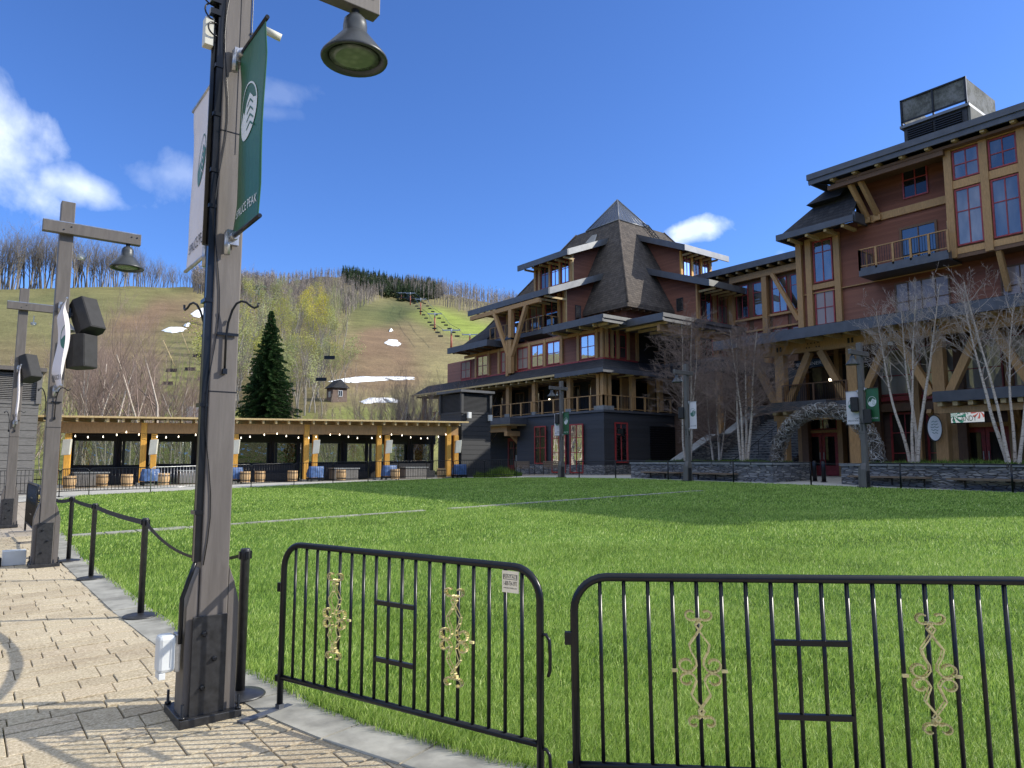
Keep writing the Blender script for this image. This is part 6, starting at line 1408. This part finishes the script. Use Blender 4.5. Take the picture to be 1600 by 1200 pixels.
    # third floor
    part(t, 'wall', 'siding_red', (36.7, 50, 36.9, 53, 9.0, 11.4), (36.7, 50, 53, 58, 7.6, 10.9)); part(t, 'sill_band', 'red_paint', (36.58, 36.72, 36.8, 55.5, 9.0, 9.12), (36.6, 40.2, 36.78, 36.92, 9.0, 9.12))
    for a, b in ((37.7, 39.3), (41.6, 43.2), (43.65, 45.15), (45.6, 47.0), (48.2, 49.3), (51.3, 52.9)): window(t, 'x', 36.7, a, b, 9.2, 11.0, 2, (.5,), gm='glass_curtain')
    for y in (36.98, 37.5, 39.5, 41.4, 43.42, 45.38, 47.2, 49.6, 51.1, 53.1): part(t, 'post', 'timber', (36.56, 36.72, y-.13, y+.13, 9.12, 11.3))
    for x in (36.95, 37.5, 38.1, 39.2, 40.2): part(t, 'post', 'timber', (x-.12, x+.12, 36.74, 36.9, 9.12, 11.3))
    window(t, 'y', 36.9, 37.15+.05, 37.95, 9.2, 11.0, 2, (.45,), gm='glass_dark'); window(t, 'y', 36.9, 38.3, 39.05, 9.2, 11.0, 1, (.45,), gm='glass_dark')
    part(t, 'head_band', 'timber', (36.6, 36.72, 36.8, 55, 11.05, 11.3))
    part(t, 'porch_shade_sheet', 'dark_interior', (40.4, 50, 36.8, 36.88, 8.8, 11.3))  # near-black sheet on the wall paints the shaded depth of the porch
    # flat porch roofs
    r1 = part(t, 'porch_roof', 'metal_fascia', (35.1, 40.6, 35.3, 41.6, 11.42, 11.62)); part(r1, 'fascia', 'metal_flash', (35.0, 40.6, 35.16, 35.3, 11.6, 11.85), (35.1, 40.6, 35.24, 35.34, 11.34, 11.58)); part(r1, 'side_fascia', 'metal_fascia', (34.96, 35.1, 35.2, 41.7, 11.34, 11.85))  # front fascia lighter than the side one: sunlight put into its colour
    for x in (35.7, 36.8, 37.9, 39.0): part(r1, 'rafter_end', 'timber_pale', (x-.07, x+.07, 35.4, 36.9, 11.2, 11.4))
    for y in (36.4, 37.8, 39.2, 40.8): part(r1, 'rafter_end', 'timber_pale', (35.2, 36.7, y-.07, y+.07, 11.2, 11.4))
    r2 = part(t, 'porch_roof', 'metal_fascia', (37.6, 47, 32.0, 38.6, 11.28, 11.45)); part(r2, 'fascia', 'metal_fascia', (37.44, 47, 31.86, 32.0, 11.45, 11.72), (37.5, 47, 31.94, 32.04, 11.16, 11.42), (37.42, 37.6, 31.9, 38.6, 11.2, 11.72))
    for x in (38.2, 39.5, 40.8, 42.1, 43.4, 44.7): part(r2, 'rafter_end', 'timber_pale', (x-.07, x+.07, 32.1, 36, 11.06, 11.26))
    part(t, 'porch_beam', 'timber', (37.8, 47, 32.5, 32.75, 10.6, 11.05)); part(t, 'porch_post', 'timber', (41.9, 42.15, 32.5, 32.75, 9.1, 10.6), (46.5, 46.8, 32.5, 32.75, 9.1, 10.6))
    # upper terrace in front of the dark porch sheet
    te = part(t, 'upper_terrace', 'metal_fascia', (42, 50, 30.6, 37.2, 8.55, 8.95)); railing(te, [(42.05, 37.4), (42.05, 30.7), (46, 30.7)], 8.95, 1.05, 'timber_dark', step=1.5, balus=.2)
    m = slope_slab([(40.2, 29.6, 7.6), (40.2, 37.2, 7.6), (42.0, 37.2, 8.6), (42.0, 30.6, 8.6)], .12); m.build('terrace_skirt', 'shingle_dark', t); m = slope_slab([(40.2, 29.6, 7.6), (42.0, 30.6, 8.6), (50, 30.6, 8.6), (50, 29.6, 7.6)], .12); m.build('terrace_skirt', 'shingle_dark', t)
    part(t, 'terrace_under_wall', 'siding_brown', (43, 50, 31.2, 37, .3, 7.9)); part(t, 'terrace_column', 'timber', (40.9, 41.25, 30.0, 30.35, .5, 7.7), (44.5, 44.9, 30.0, 30.35, .5, 7.7))
    # hipped roof
    part(t, 'attic_wall', 'siding_red', (41.3, 53, 38.9, 51, 11.3, 14.1)); x0, x1, y0, y1, z0 = 40.6, 60.0, 38.1, 58.5, 14.0; ax, ay, az = 47.25, 45.4, 25.9; zc = 22.95
    bx0, bx1, by0, by1 = 45.2, 51.2, 43.3, 48.8; kx = (bx0-x0)/(zc-z0); ky = (by0-y0)/(zc-z0)
    cs = [(x0, y0), (x1, y0), (x1, y1), (x0, y1)]; lo = [(a, b, z0) for a, b in cs]; mid = [(bx0, by0, zc), (bx1, by0, zc), (bx1, by1, zc), (bx0, by1, zc)]; cb_ = [(bx0-.03, by0-.03, zc+.02), (49.35, by0-.03, zc+.02), (49.35, 47.5, zc+.02), (bx0-.03, 47.5, zc+.02)]
    m = MB(); m.add(lo+mid+[(a, b, z0-.35) for a, b in cs], [(0, 1, 5, 4), (1, 2, 6, 5), (2, 3, 7, 6), (3, 0, 4, 7), (4, 5, 6, 7), (0, 8, 9, 1), (1, 9, 10, 2), (2, 10, 11, 3), (3, 11, 8, 0), (8, 11, 10, 9)]); hr = m.build('hipped_roof', 'shingle', t)
    m = MB(); 
    for (a, b), q in zip(cs, mid): m.tube([(a, b, z0), q], .1, 5)
    m.build('hip_ridges', 'shingle', hr); x = 41.2
    while x < 46: part(hr, 'rafter_end', 'timber_dark', (x-.06, x+.06, 38.25, 38.95, z0-.52, z0-.36)); x += .75
    y = 38.9
    while y < 43.2: part(hr, 'rafter_end', 'timber_dark', (40.75, 41.35, y-.06, y+.06, z0-.52, z0-.36)); y += .75
    m = MB(); m.add(cb_+[(ax, ay, az)], [(0, 1, 4), (1, 2, 4), (2, 3, 4), (3, 0, 4)]); cp = m.build('glass_cap', 'glass', t)
    m = MB(); tip = Vector((ax, ay, az))
    for i in range(4):
        a = Vector(cb_[i]); b = Vector(cb_[(i+1) % 4]); m.tube([a, b], .07, 5); m.tube([a, tip], .06, 5)
        for k in (1, 2, 3, 4, 5, 6): q = a.lerp(b, k/7); m.tube([q, tip.lerp(q, .12)], .022, 4)
    m.build('cap_bars', 'metal_flash', cp)
    def onleft(y, z): return Vector((x0+kx*(z-z0), y, z))
    n = Vector((-1, 0, kx)).normalized(); P = [onleft(a, b)+n*.1 for a, b in ((45.35, 21.1), (46.75, 21.5), (46.2, 22.15), (45.5, 22.05))]; m = MB(); m.prism(P, -n*.15); m.build('skylight', 'glass', hr)
    def onright(x, z): return Vector((x, y0+ky*(z-z0), z))
    m = MB(); n = Vector((0, -1, ky)).normalized()*.14
    a0, a1 = onright(49.3, 20.9)+n, onright(48.3, 23.2)+n; b0, b1 = onright(50.1, 20.9)+n, onright(49.1, 23.2)+n; m.tube([a0, a1], .04, 4); m.tube([b0, b1], .04, 4)
    for k in range(10): m.tube([a0.lerp(a1, k/9.), b0.lerp(b1, k/9.)], .035, 4)
    m.build('roof_ladder', 'black_steel', hr)
    # dormers
    def dormer_x(xf, xb, yn, yf, zb, ov, z_ov, z_back, xback, name):
        """front faces -x; shed roof climbs along +x"""
        sl = (z_back-z_ov)/(xback-ov); zf = z_ov+(xf-ov)*sl
        m = MB(); m.prism([(xf, yn, zb), (xb, yn, zb), (xb, yn, zf+(xb-xf)*sl), (xf, yn, zf)], (0, yf-yn, 0)); d = m.build(name, 'siding_red', t)
        m = slope_slab([(ov, yn-.7, z_ov), (xback, yn-.7, z_back), (xback, yf+.8, z_back), (ov, yf+.8, z_ov)], .3); r = m.build('roof', 'shingle_dark', d)
        m = MB(); m.add([(ov-.05, yn-.82, z_ov-.12), (xback, yn-.82, z_back-.12), (xback, yn-.82, z_back+.42), (ov-.05, yn-.82, z_ov+.42), (ov-.05, yn-.7, z_ov-.12), (xback, yn-.7, z_back-.12), (xback, yn-.7, z_back+.42), (ov-.05, yn-.7, z_ov+.42)], [(0, 1, 2, 3), (4, 7, 6, 5), (0, 4, 5, 1), (3, 2, 6, 7), (0, 3, 7, 4), (1, 5, 6, 2)]); m.build('rake_board', 'metal_flash', r)  # sun-facing rake board in lighter metal, sunlight painted into the colour
        part(r, 'eave_board', 'metal_fascia', (ov-.14, ov-.02, yn-.82, yf+.8, z_ov-.1, z_ov+.4)); y = yn-.1
        while y < yf: part(r, 'rafter_end', 'timber_pale', (ov+.05, xf, y-.06, y+.06, z_ov-.2, z_ov-.04)); y += 1.05
        return d, zf
    def dormer_y(yf, yb, xn, xf_, zb, ov, z_ov, z_back, yback, name):
        sl = (z_back-z_ov)/(yback-ov); zf = z_ov+(yf-ov)*sl
        m = MB(); m.prism([(xn, yf, zb), (xn, yb, zb), (xn, yb, zf+(yb-yf)*sl), (xn, yf, zf)], (xf_-xn, 0, 0)); d = m.build(name, 'siding_red', t)
        m = slope_slab([(xn-.7, ov, z_ov), (xn-.7, yback, z_back), (xf_+.8, yback, z_back), (xf_+.8, ov, z_ov)], .3); r = m.build('roof', 'shingle_dark', d)
        m = MB(); m.add([(xn-.82, ov-.05, z_ov-.12), (xn-.82, yback, z_back-.12), (xn-.82, yback, z_back+.42), (xn-.82, ov-.05, z_ov+.42), (xn-.7, ov-.05, z_ov-.12), (xn-.7, yback, z_back-.12), (xn-.7, yback, z_back+.42), (xn-.7, ov-.05, z_ov+.42)], [(0, 1, 2, 3), (4, 7, 6, 5), (0, 4, 5, 1), (3, 2, 6, 7), (0, 3, 7, 4), (1, 5, 6, 2)]); m.build('rake_board', 'metal_fascia', r)
        part(r, 'eave_board', 'metal_flash', (xn-.82, xf_+.8, ov-.14, ov-.02, z_ov-.1, z_ov+.4)); x = xn+.2  # eave board faces the sun: lighter metal carries the sunlight, rake stays dark
        while x < xf_: part(r, 'rafter_end', 'timber_pale', (x-.06, x+.06, ov+.05, yf, z_ov-.2, z_ov-.04)); x += .9
        return d, zf
    d, zf = dormer_x(38.7, 45, 43.2, 53.0, 11.3, 36.3, 14.9, 17.5, 43.6, 'lower_left_dormer')
    window(d, 'x', 38.7, 44.1, 45.7, 12.75, 15.4, 2, (.5,), gm='glass'); window(d, 'x', 38.7, 46.1, 47.8, 12.75, 15.4, 2, (.5,), gm='glass'); window(d, 'x', 38.7, 49.2, 50.8, 12.9, 15.1, 2, (.5,)); window(d, 'y', 43.2, 39.75, 40.35, 13.3, 14.5, 1, (), fm='siding_dark', gm='glass', t=.05)
    for y in (43.3, 43.95, 45.9, 48.0, 51): part(d, 'post', 'timber', (38.55, 38.7, y-.12, y+.12, 11.4, 15.5))
    part(d, 'sill_beam', 'timber', (38.5, 38.7, 43.2, 53, 11.35, 11.75)); part(d, 'corner_trim', 'timber_pale', (38.66, 38.78, 43.12, 43.2, 11.5, 15.7))
    d, zf = dormer_x(40.64, 46, 44.5, 49.7, 16.2, 39.5, 18.95, 21.3, 45.5, 'upper_left_dormer')
    for a, b in ((44.85, 45.85), (46.15, 47.2), (47.5, 48.6)): window(d, 'x', 40.64, a, b, 16.95, 19.0, 2, (.62,), gm='glass', t=.06)
    for y in (44.6, 46.0, 47.35, 48.8, 49.4): part(d, 'post', 'timber', (40.5, 40.64, y-.12, y+.12, 16.3, 19.2))
    part(d, 'corner_trim', 'timber_pale', (40.62, 40.74, 44.42, 44.5, 16.3, 19.3))
    d, zf = dormer_y(38.5, 44, 47.5, 51.9, 16.9, 37.4, 19.15, 21.75, 43.6, 'upper_right_dormer')
    for a, b in ((47.95, 48.85), (49.2, 50.1), (50.45, 51.3)): window(d, 'y', 38.5, a, b, 17.3, 19.3, 2, (.75,), gm='glass', t=.06)
    for x in (47.62, 49.02, 50.28, 51.5): part(d, 'post', 'timber_bright', (x-.12, x+.12, 38.36, 38.5, 17.0, 19.4))
    d, zf = dormer_y(35.9, 42, 46.2, 50.4, 8.9, 34.1, 15.3, 17.85, 41.2, 'lower_right_dormer')
    window(d, 'x', 46.2, 37.2, 37.85, 13.9, 14.95, 1, (), fm='siding_dark', gm='glass', t=.05); window(d, 'y', 35.9, 46.65, 48.1, 12.95, 15.6, 2, (.62,), t=.08); window(d, 'y', 35.9, 48.9, 50.2, 12.95, 15.4, 2, (.62,), t=.08, gm='glass_curtain'); window(d, 'y', 35.9, 46.65, 48.1, 9.6, 11.6, 2, (.5,), t=.08, gm='glass_dark')
    for x in (46.35, 48.5, 50.3): part(d, 'post', 'timber', (x-.17, x+.17, 35.74, 35.9, 9.0, 15.8))
    # great Y-brace under the long left eave
    part(t, 'eave_beam', 'timber', (36.0, 36.3, 43.4, 53.2, 14.3, 14.65)); m = MB(); m.box(35.95, 36.3, 47.0, 47.4, 8.9, 14.3); m.build('brace_post', 'timber', t); part(t, 'brace_post', 'timber', (35.95, 36.3, 47.45, 47.75, 8.7, 11.8))
    for y in (49.5, 45.1): m = MB(); m.beam((36.1, 47.25+(y-47.2)*.1, 10.4), (36.1, y, 14.35), .3, .3, up=(1, 0, 0)); m.build('brace_arm', 'timber', t)
    part(t, 'brace_collar', 'black_steel', (35.9, 36.35, 46.95, 47.8, 11.75, 11.9))
    b = part(t, 'balcony', 'metal_fascia', (37.1, 38.7, 44.0, 47.2, 12.0, 12.35)); m = MB(); m.prism([(37.1, 44, 12.0), (38.7, 44, 12.0), (38.7, 44, 11.6)], (0, 3.2, 0)); m.build('balcony_corbel', 'metal_fascia', b); railing(b, [(37.15, 47.2), (37.15, 44.0), (38.6, 44.0)], 12.35, 1.1, 'timber', step=.8, balus=.13)
    b = part(t, 'balcony', 'metal_fascia', (37.1, 38.7, 48.6, 51.6, 12.0, 12.35)); railing(b, [(37.15, 51.6), (37.15, 48.6), (38.6, 48.6)], 12.35, 1.1, 'timber', step=.8, balus=.13)
    # low roof at the far left
    r3 = part(t, 'left_roof', 'metal_fascia', (35.2, 39, 49.3, 55.4, 11.5, 11.65), (35.06, 35.2, 49.2, 55.5, 11.42, 11.95), (35.2, 39, 49.16, 49.3, 11.42, 11.95)); 
    for y in (50, 51.4, 52.8, 54.2): part(r3, 'rafter_end', 'timber_dark', (35.3, 36.7, y-.06, y+.06, 11.32, 11.48))
    m = slope_slab([(37.0, 53.2, 11.8), (37.0, 57.5, 11.8), (41, 55.5, 15.2), (41, 53.2, 15.2)], .2); m.build('far_slope', 'shingle_dark', t)
    window(t, 'x', 36.7, 54.0, 55.6, 9.2, 10.8, 2, (.5,), gm='glass_curtain')
    return t
corner()

# ------------------------------------------------------------ planters, benches, stairs, arch
def planter(name, poly, zt, label, capw=.4):
    t = thing(name, (poly[0][0], poly[0][1], gz(*poly[0])), label, 'planter', 'stone planters at the edge of the lawn'); n = len(poly)
    m = MB(); m.prism([(x, y, .2) for x, y in poly], (0, 0, zt-.1-.2)); m.build('stone_wall', 'ledge_stone', t)
    c = Vector((sum(p[0] for p in poly)/n, sum(p[1] for p in poly)/n)); rng = random.Random(3); m = MB()
    def off(p, k): v = (c-Vector(p)); v = Vector((math.copysign(min(abs(v.x), 1), v.x), math.copysign(min(abs(v.y), 1), v.y))); return (p[0]+v.x*k, p[1]+v.y*k)
    for i in range(n):
        a, b = Vector(off(poly[i], -.06)), Vector(off(poly[(i+1) % n], -.06)); ai, bi = Vector(off(poly[i], capw)), Vector(off(poly[(i+1) % n], capw)); L = (b-a).length; k = max(1, int(L/1.1))
        for j in range(k):
            q = [a.lerp(b, j/k+.004), a.lerp(b, (j+1)/k-.004), ai.lerp(bi, (j+1)/k-.004), ai.lerp(bi, j/k+.004)]; dz = rng.uniform(-.004, .004); m.prism([(*p, zt-.098+dz) for p in q], (0, 0, .1))
    m.build('coping', 'cap_stone', t)
    ins = [off(p, capw) for p in poly]; m = MB(); m.prism([(x, y, zt-.3) for x, y in ins], (0, 0, .26)); m.build('soil', 'soil', t)
    return t
PL1 = [(29.25, 18.75), (32.4, 18.75), (34.6, 22.6), (35.2, 29.5), (30.2, 28.3)]
PL2 = [(30.0, 15.95), (28.1, 5.0), (29, -3), (36, -3), (36, 15.2), (33.0, 15.95)]
planter('planter', PL1, 1.56, 'left stone planter with a bench on its front, below the stairs')
planter('planter', PL2, 1.53, 'right stone planter running out of the picture, below the shop fronts')
def inpoly(x, y, P):
    c = False; j = len(P)-1
    for i in range(len(P)):
        if (P[i][1] > y) != (P[j][1] > y) and x < (P[j][0]-P[i][0])*(y-P[i][1])/(P[j][1]-P[i][1])+P[i][0]: c = not c
        j = i
    return c
def tufts(name, P, z, label, dens, h, inset=.5, mat='shrub_leaf'):
    rng = np.random.default_rng(len(label)); V = []; Fc = []; xs = [p[0] for p in P]; ys = [p[1] for p in P]; n = int((max(xs)-min(xs))*(max(ys)-min(ys))*dens)
    for i in range(n):
        x, y = rng.uniform(min(xs), max(xs)), rng.uniform(min(ys), max(ys))
        if not inpoly(x, y, P): continue
        hh = h*(.4+.6*rng.random())*(.6+.5*math.sin(x*2.3+1)*math.sin(y*1.9)); z0 = z if z is not None else gz(x, y)+.03
        for k in range(5):
            a = rng.random()*6.28; l = hh*rng.uniform(.3, .8); o = len(V); w = .02; V += [(x-w*math.sin(a), y+w*math.cos(a), z0), (x+w*math.sin(a), y-w*math.cos(a), z0), (x+math.cos(a)*l, y+math.sin(a)*l, z0+abs(hh)*rng.uniform(.6, 1.1))]; Fc.append((o, o+1, o+2))
    o = npmesh(name, V, Fc, mat, nper=3); tag(o, label, 'ground cover', kind='stuff')
shr = lambda P, k: [(p[0]+(sum(q[0] for q in P)/len(P)-p[0])*k, p[1]+(sum(q[1] for q in P)/len(P)-p[1])*k) for p in P]
tufts('planting', shr(PL1, .14), 1.5, 'low green ground cover filling the left planter', 70, .3); tufts('planting', [(30.6, 15.4), (29.0, 5), (29.6, -3), (35.5, -3), (35.5, 14.6)], 1.48, 'low green ground cover filling the right planter', 60, .3)
P3_ = [(25.6, 37.4), (27.8, 36.4), (30.4, 38.4), (31.5, 41), (29.2, 41)]
tufts('planting', P3_, None, 'low grassy shrubs beside the dark plank tower', 120, .75)
def bench(a, b, z, label):
    t = thing('bench', (*a, z), label, 'bench', 'wooden bench planks fixed along the planters'); A_ = Vector((*a, z)); B_ = Vector((*b, z)); d = (B_-A_).normalized(); s = Vector((d.y, -d.x, 0)); s = s if s.x < 0 else -s
    for k in (.12, .27, .42): m = MB(); m.beam(A_+s*k, B_+s*k, .13, .07); m.build('seat_plank', 'bench_wood', t)
    for k in (.1, .5, .9): m = MB(); c = A_.lerp(B_, k); m.beam(c-Vector((0, 0, .06)), c+s*.48-Vector((0, 0, .06)), .06, .05); m.beam(c+s*.02-Vector((0, 0, .3)), c+s*.02, .05, .05); m.build('bracket', 'black_steel', t)
def onl(P, Q, f): return (P[0]+(Q[0]-P[0])*f, P[1]+(Q[1]-P[1])*f)
A1, B1 = PL1[0], PL1[4]
bench(onl(A1, B1, .20), onl(A1, B1, .50), 1.02, 'right bench plank on the front of the left planter'); bench(onl(A1, B1, .57), onl(A1, B1, .86), 1.03, 'left bench plank on the front of the left planter')
A2, B2 = PL2[0], PL2[1]
bench(onl(A2, B2, .06), onl(A2, B2, .36), 1.0, 'left bench plank on the front of the right planter'); bench(onl(A2, B2, .43), onl(A2, B2, .8), .98, 'right bench plank on the front of the right planter')
# stone stairs rising behind the left planter
t = thing('stone_stairs', (37, 26, .6), 'broad stone stairs with a stepped cheek wall behind the left planter', 'stairs'); m = MB()
for i in range(24): m.box(36.0+.36*i, 50, 23.3, 28.6, .5+.165*i, .5+.165*(i+1)-.05)
m.build('steps', 'ledge_stone', t); m = MB()
for i in range(24): m.box(35.94+.36*i, 36.34+.36*i, 23.25, 28.62, .5+.165*(i+1)-.05, .5+.165*(i+1))
m.build('treads', 'cap_stone', t); m = MB(); m.prism([(34.4, 28.7, .5), (34.4, 28.7, 1.3), (38.5, 28.7, 3.2), (40, 28.7, 3.3), (43.5, 28.7, 5.0), (43.5, 28.7, .5)], (0, .6, 0)); m.build('cheek_wall', 'ledge_stone', t)
m = MB()
for a, b in (((34.3, 1.3), (38.5, 3.22)), ((38.5, 3.22), (40.1, 3.32)), ((40.1, 3.32), (43.6, 5.05))): m.prism([(a[0], 28.62, a[1]), (b[0], 28.62, b[1]), (b[0], 28.62, b[1]+.12), (a[0], 28.62, a[1]+.12)], (0, .78, 0))
m.build('cheek_coping', 'cap_stone', t); m = MB()
for y in (25.9,):
    m.tube([(36, y, 1.5), (43.5, y, 4.95)], .025, 6)
    for i in range(6): x = 36+1.5*i; m.tube([(x, y, .6+.458*(x-36)), (x, y, 1.5+.46*(x-36))], .02, 5)
m.build('handrail', 'black_steel', t)
# willow arch: a thick ring of woven twigs standing on both planters
def arch():
    t = thing('twig_arch', (31.6, 17.6, 1.5), 'big round arch woven from bare twigs over the passage to the red doors', 'arch'); rng = random.Random(8); cy, r0, zc, X = 17.55, 2.42, 1.55, 31.6
    core = [(X, cy+r0*math.cos(a), zc+r0*math.sin(a)) for a in [math.pi*k/30 for k in range(31)]]; m = MB(); m.tube(core, .20, 8); m.build('core', 'bark_dark', t)
    for part_, mat, n in (('twigs', 'twig_crest', 1500), ('pale_twigs', 'twig_silver', 750)):
        m = MB()
        for i in range(n):
            a = rng.uniform(-.02, math.pi+.02); th = rng.uniform(0, 6.28); rr = rng.uniform(.18, .36); pts = []; da = rng.uniform(-.14, .14); dt = rng.uniform(-1.3, 1.3)
            for k in range(4):
                f = k/3; aa = min(max(a+da*f, -.06), math.pi+.06); tt = th+dt*f; r2 = rr+.05*math.sin(f*3.1+i)+(.1 if rng.random() < .08 and k == 3 else 0); R_ = r0+r2*math.cos(tt); pts.append((X+r2*math.sin(tt)*1.15, cy+R_*math.cos(aa), zc+R_*math.sin(aa)))
            m.tube(pts, [.016, .013, .011, .006], 3, cap=False)
        m.build(part_, mat, t, recalc=False)
    m = MB(); pts = []
    for k in range(120): a = math.pi*k/119; th = a*24; pts.append((X+.36*math.sin(th), cy+(r0+.33*math.cos(th))*math.cos(a), zc+(r0+.33*math.cos(th))*math.sin(a)))
    m.tube(pts, .006, 3); m.build('light_wire', 'black_steel', t)
arch()
# steel railings along the far side of the lawn
def rail_run(pts, label, rope=False):
    z = [gz(*p)+.02 for p in pts]; t = thing('railing', (*pts[0], z[0]), label, 'railing', 'slim black rails edging the lawn'); 
    for p, zz in zip(pts, z): m = MB(); m.tube([(p[0], p[1], zz-.05), (p[0], p[1], zz+.98)], .035, 8); m.build('post', 'black_steel', t)
    m = MB()
    for (p, za), (q, zb) in zip(zip(pts, z), zip(pts[1:], z[1:])):
        a, b = Vector((*p, za+.95)), Vector((*q, zb+.95)); m.tube([a.lerp(b, k/6)-Vector((0, 0, (.05 if rope else 0)*4*(k/6)*(1-k/6))) for k in range(7)], .028 if not rope else .012, 6)
    m.build('top_rail', 'black_steel', t)
yy = [onx(28.2, p, 745)[0] for p in (1267, 1146, 1044, 962, 905)]
rail_run([(28.2, y) for y in yy], 'black rail before the left planter, from the passage to the farthest lamp post')
yy = [onx(28.2, p, 745)[0] for p in (1352, 1407, 1581, 1700, 1850)]
rail_run([(28.2, y) for y in yy], 'black rail before the right planter')
rail_run([(28.2, onx(28.2, 1267, 745)[0]), (28.2, onx(28.2, 1352, 745)[0])], 'thin drooping chain across the passage opening', True)
for i, (px, x) in enumerate(((1273, 31.5), (1287, 31.0))):
    y = onx(x, px, 740)[0]; z = gz(x, y)+.02; t = thing('bollard', (x, y, z), 'short black bollard in the passage, '+('left one' if i == 0 else 'right one before the red doors'), 'bollard'); m = MB(); m.lathe([(.1, 0), (.09, .9), (.06, .95)], (x, y, z), 14); m.build('shaft', 'black_steel', t); m = MB(); m.lathe([(.15, 0), (.15, .03)], (x, y, z), 14); m.build('foot', 'black_steel', t)
# benches with backs before the lodge entry
for i, (x, y) in enumerate(((33.6, 42.4), (33.9, 39.4))):
    z = gz(x, y)+.02; t = thing('garden_bench', (x, y, z), 'brown slatted bench with a back before the red windows, '+('left one' if i == 0 else 'right one'), 'bench')
    m = MB(); [m.box(x-.1+.14*k, x+.02+.14*k, y-.9, y+.9, z+.43, z+.46) for k in range(4)]; m.build('seat', 'bench_wood', t); m = MB(); [m.box(x-.14, x-.11, y-.9, y+.9, z+.52+.12*k, z+.61+.12*k) for k in range(4)]; m.build('backrest', 'bench_wood', t)
    for s in (-.85, .85): m = MB(); m.tube([(x-.12, y+s, z), (x-.12, y+s, z+1.0)], .025, 6); m.tube([(x+.4, y+s, z), (x+.4, y+s, z+.65), (x-.12, y+s, z+.65)], .025, 6); m.build('leg', 'black_steel', t)

# ------------------------------------------------------------ birches in the planters (bare, white barked)
def birch(seed, stems, H, label, loc, sc=1.0, lean=.07, bl=.27, nb_=30, t0=.34, upz=(.35, .95), nbr=4, tw='twig_brown'):
    rng = random.Random(seed); t = thing('birch_tree', loc, label, 'tree', 'bare white birches in the planters'); m = MB(); c = MB(); L = Vector(loc)
    for s in range(stems):
        a = 2*math.pi*s/stems+rng.uniform(-.4, .4); off = Vector((math.cos(a), math.sin(a), 0))*.14; d = Vector((math.cos(a)*lean*rng.uniform(.7, 2.2), math.sin(a)*lean*rng.uniform(.7, 2.2), 1)); h = H*rng.uniform(.8, 1)
        p = L+off; pts = [p-Vector((0, 0, .2))]; dd = d.normalized(); r0 = .085*rng.uniform(.8, 1.1); rr = [r0*1.15]; n = 12
        for i in range(n): dd = (dd+Vector((rng.gauss(0, .035), rng.gauss(0, .035), .03))).normalized(); pts.append(pts[-1]+dd*h/n); rr.append(r0*(1-.86*(i+1)/n))
        m.tube(pts, rr, 7, cap=False)
        for j in range(nb_):
            tt = t0+(.97-t0)*j/nb_+rng.uniform(-.01, .01); i = min(n-1, int(tt*n)); q = pts[i].lerp(pts[i+1], tt*n-i); az = rng.random()*6.28; out = Vector((math.cos(az), math.sin(az), rng.uniform(*upz))).normalized(); Lb = H*bl*(1.2-tt)*rng.uniform(.7, 1.3)+.45
            grow(c, c, rng, q, out, Lb, max(.012, rr[i]*.34), 1, 4, spread=.6, up=.12, nb=nbr, sides=(4, 4, 3, 3, 3), crook=.16)
    m.build('stems', 'birch_bark', t, recalc=False); c.build('crown', tw, t, recalc=False); return t
def bl_(px, x, z=1.45): return (x, onx(x, px, 720)[0], z)
birch(1, 3, 8.3, 'three-stemmed birch in the left planter, behind the lamp post with one banner', bl_(1075, 31.4), lean=.06)
birch(2, 4, 8.0, 'four-stemmed birch in the left planter, before the stairs', bl_(1163, 31.8), lean=.07)
birch(3, 4, 8.0, 'birch in the right planter, left of the third gallery column', bl_(1428, 32.2), lean=.05, bl=.24, nb_=17, t0=.5, upz=(.8, 1.7), nbr=3, tw='twig_bright')
birch(4, 4, 7.8, 'birch at the right edge of the picture before the candy sign doors', bl_(1583, 31.4), lean=.08, bl=.24, nb_=17, t0=.5, upz=(.8, 1.7), nbr=3, tw='twig_bright')
birch(6, 3, 6.6, 'half hidden birch behind the first gallery strut, above the stairs', (34.5, onx(34.5, 1120, 700)[0], .7), lean=.09)
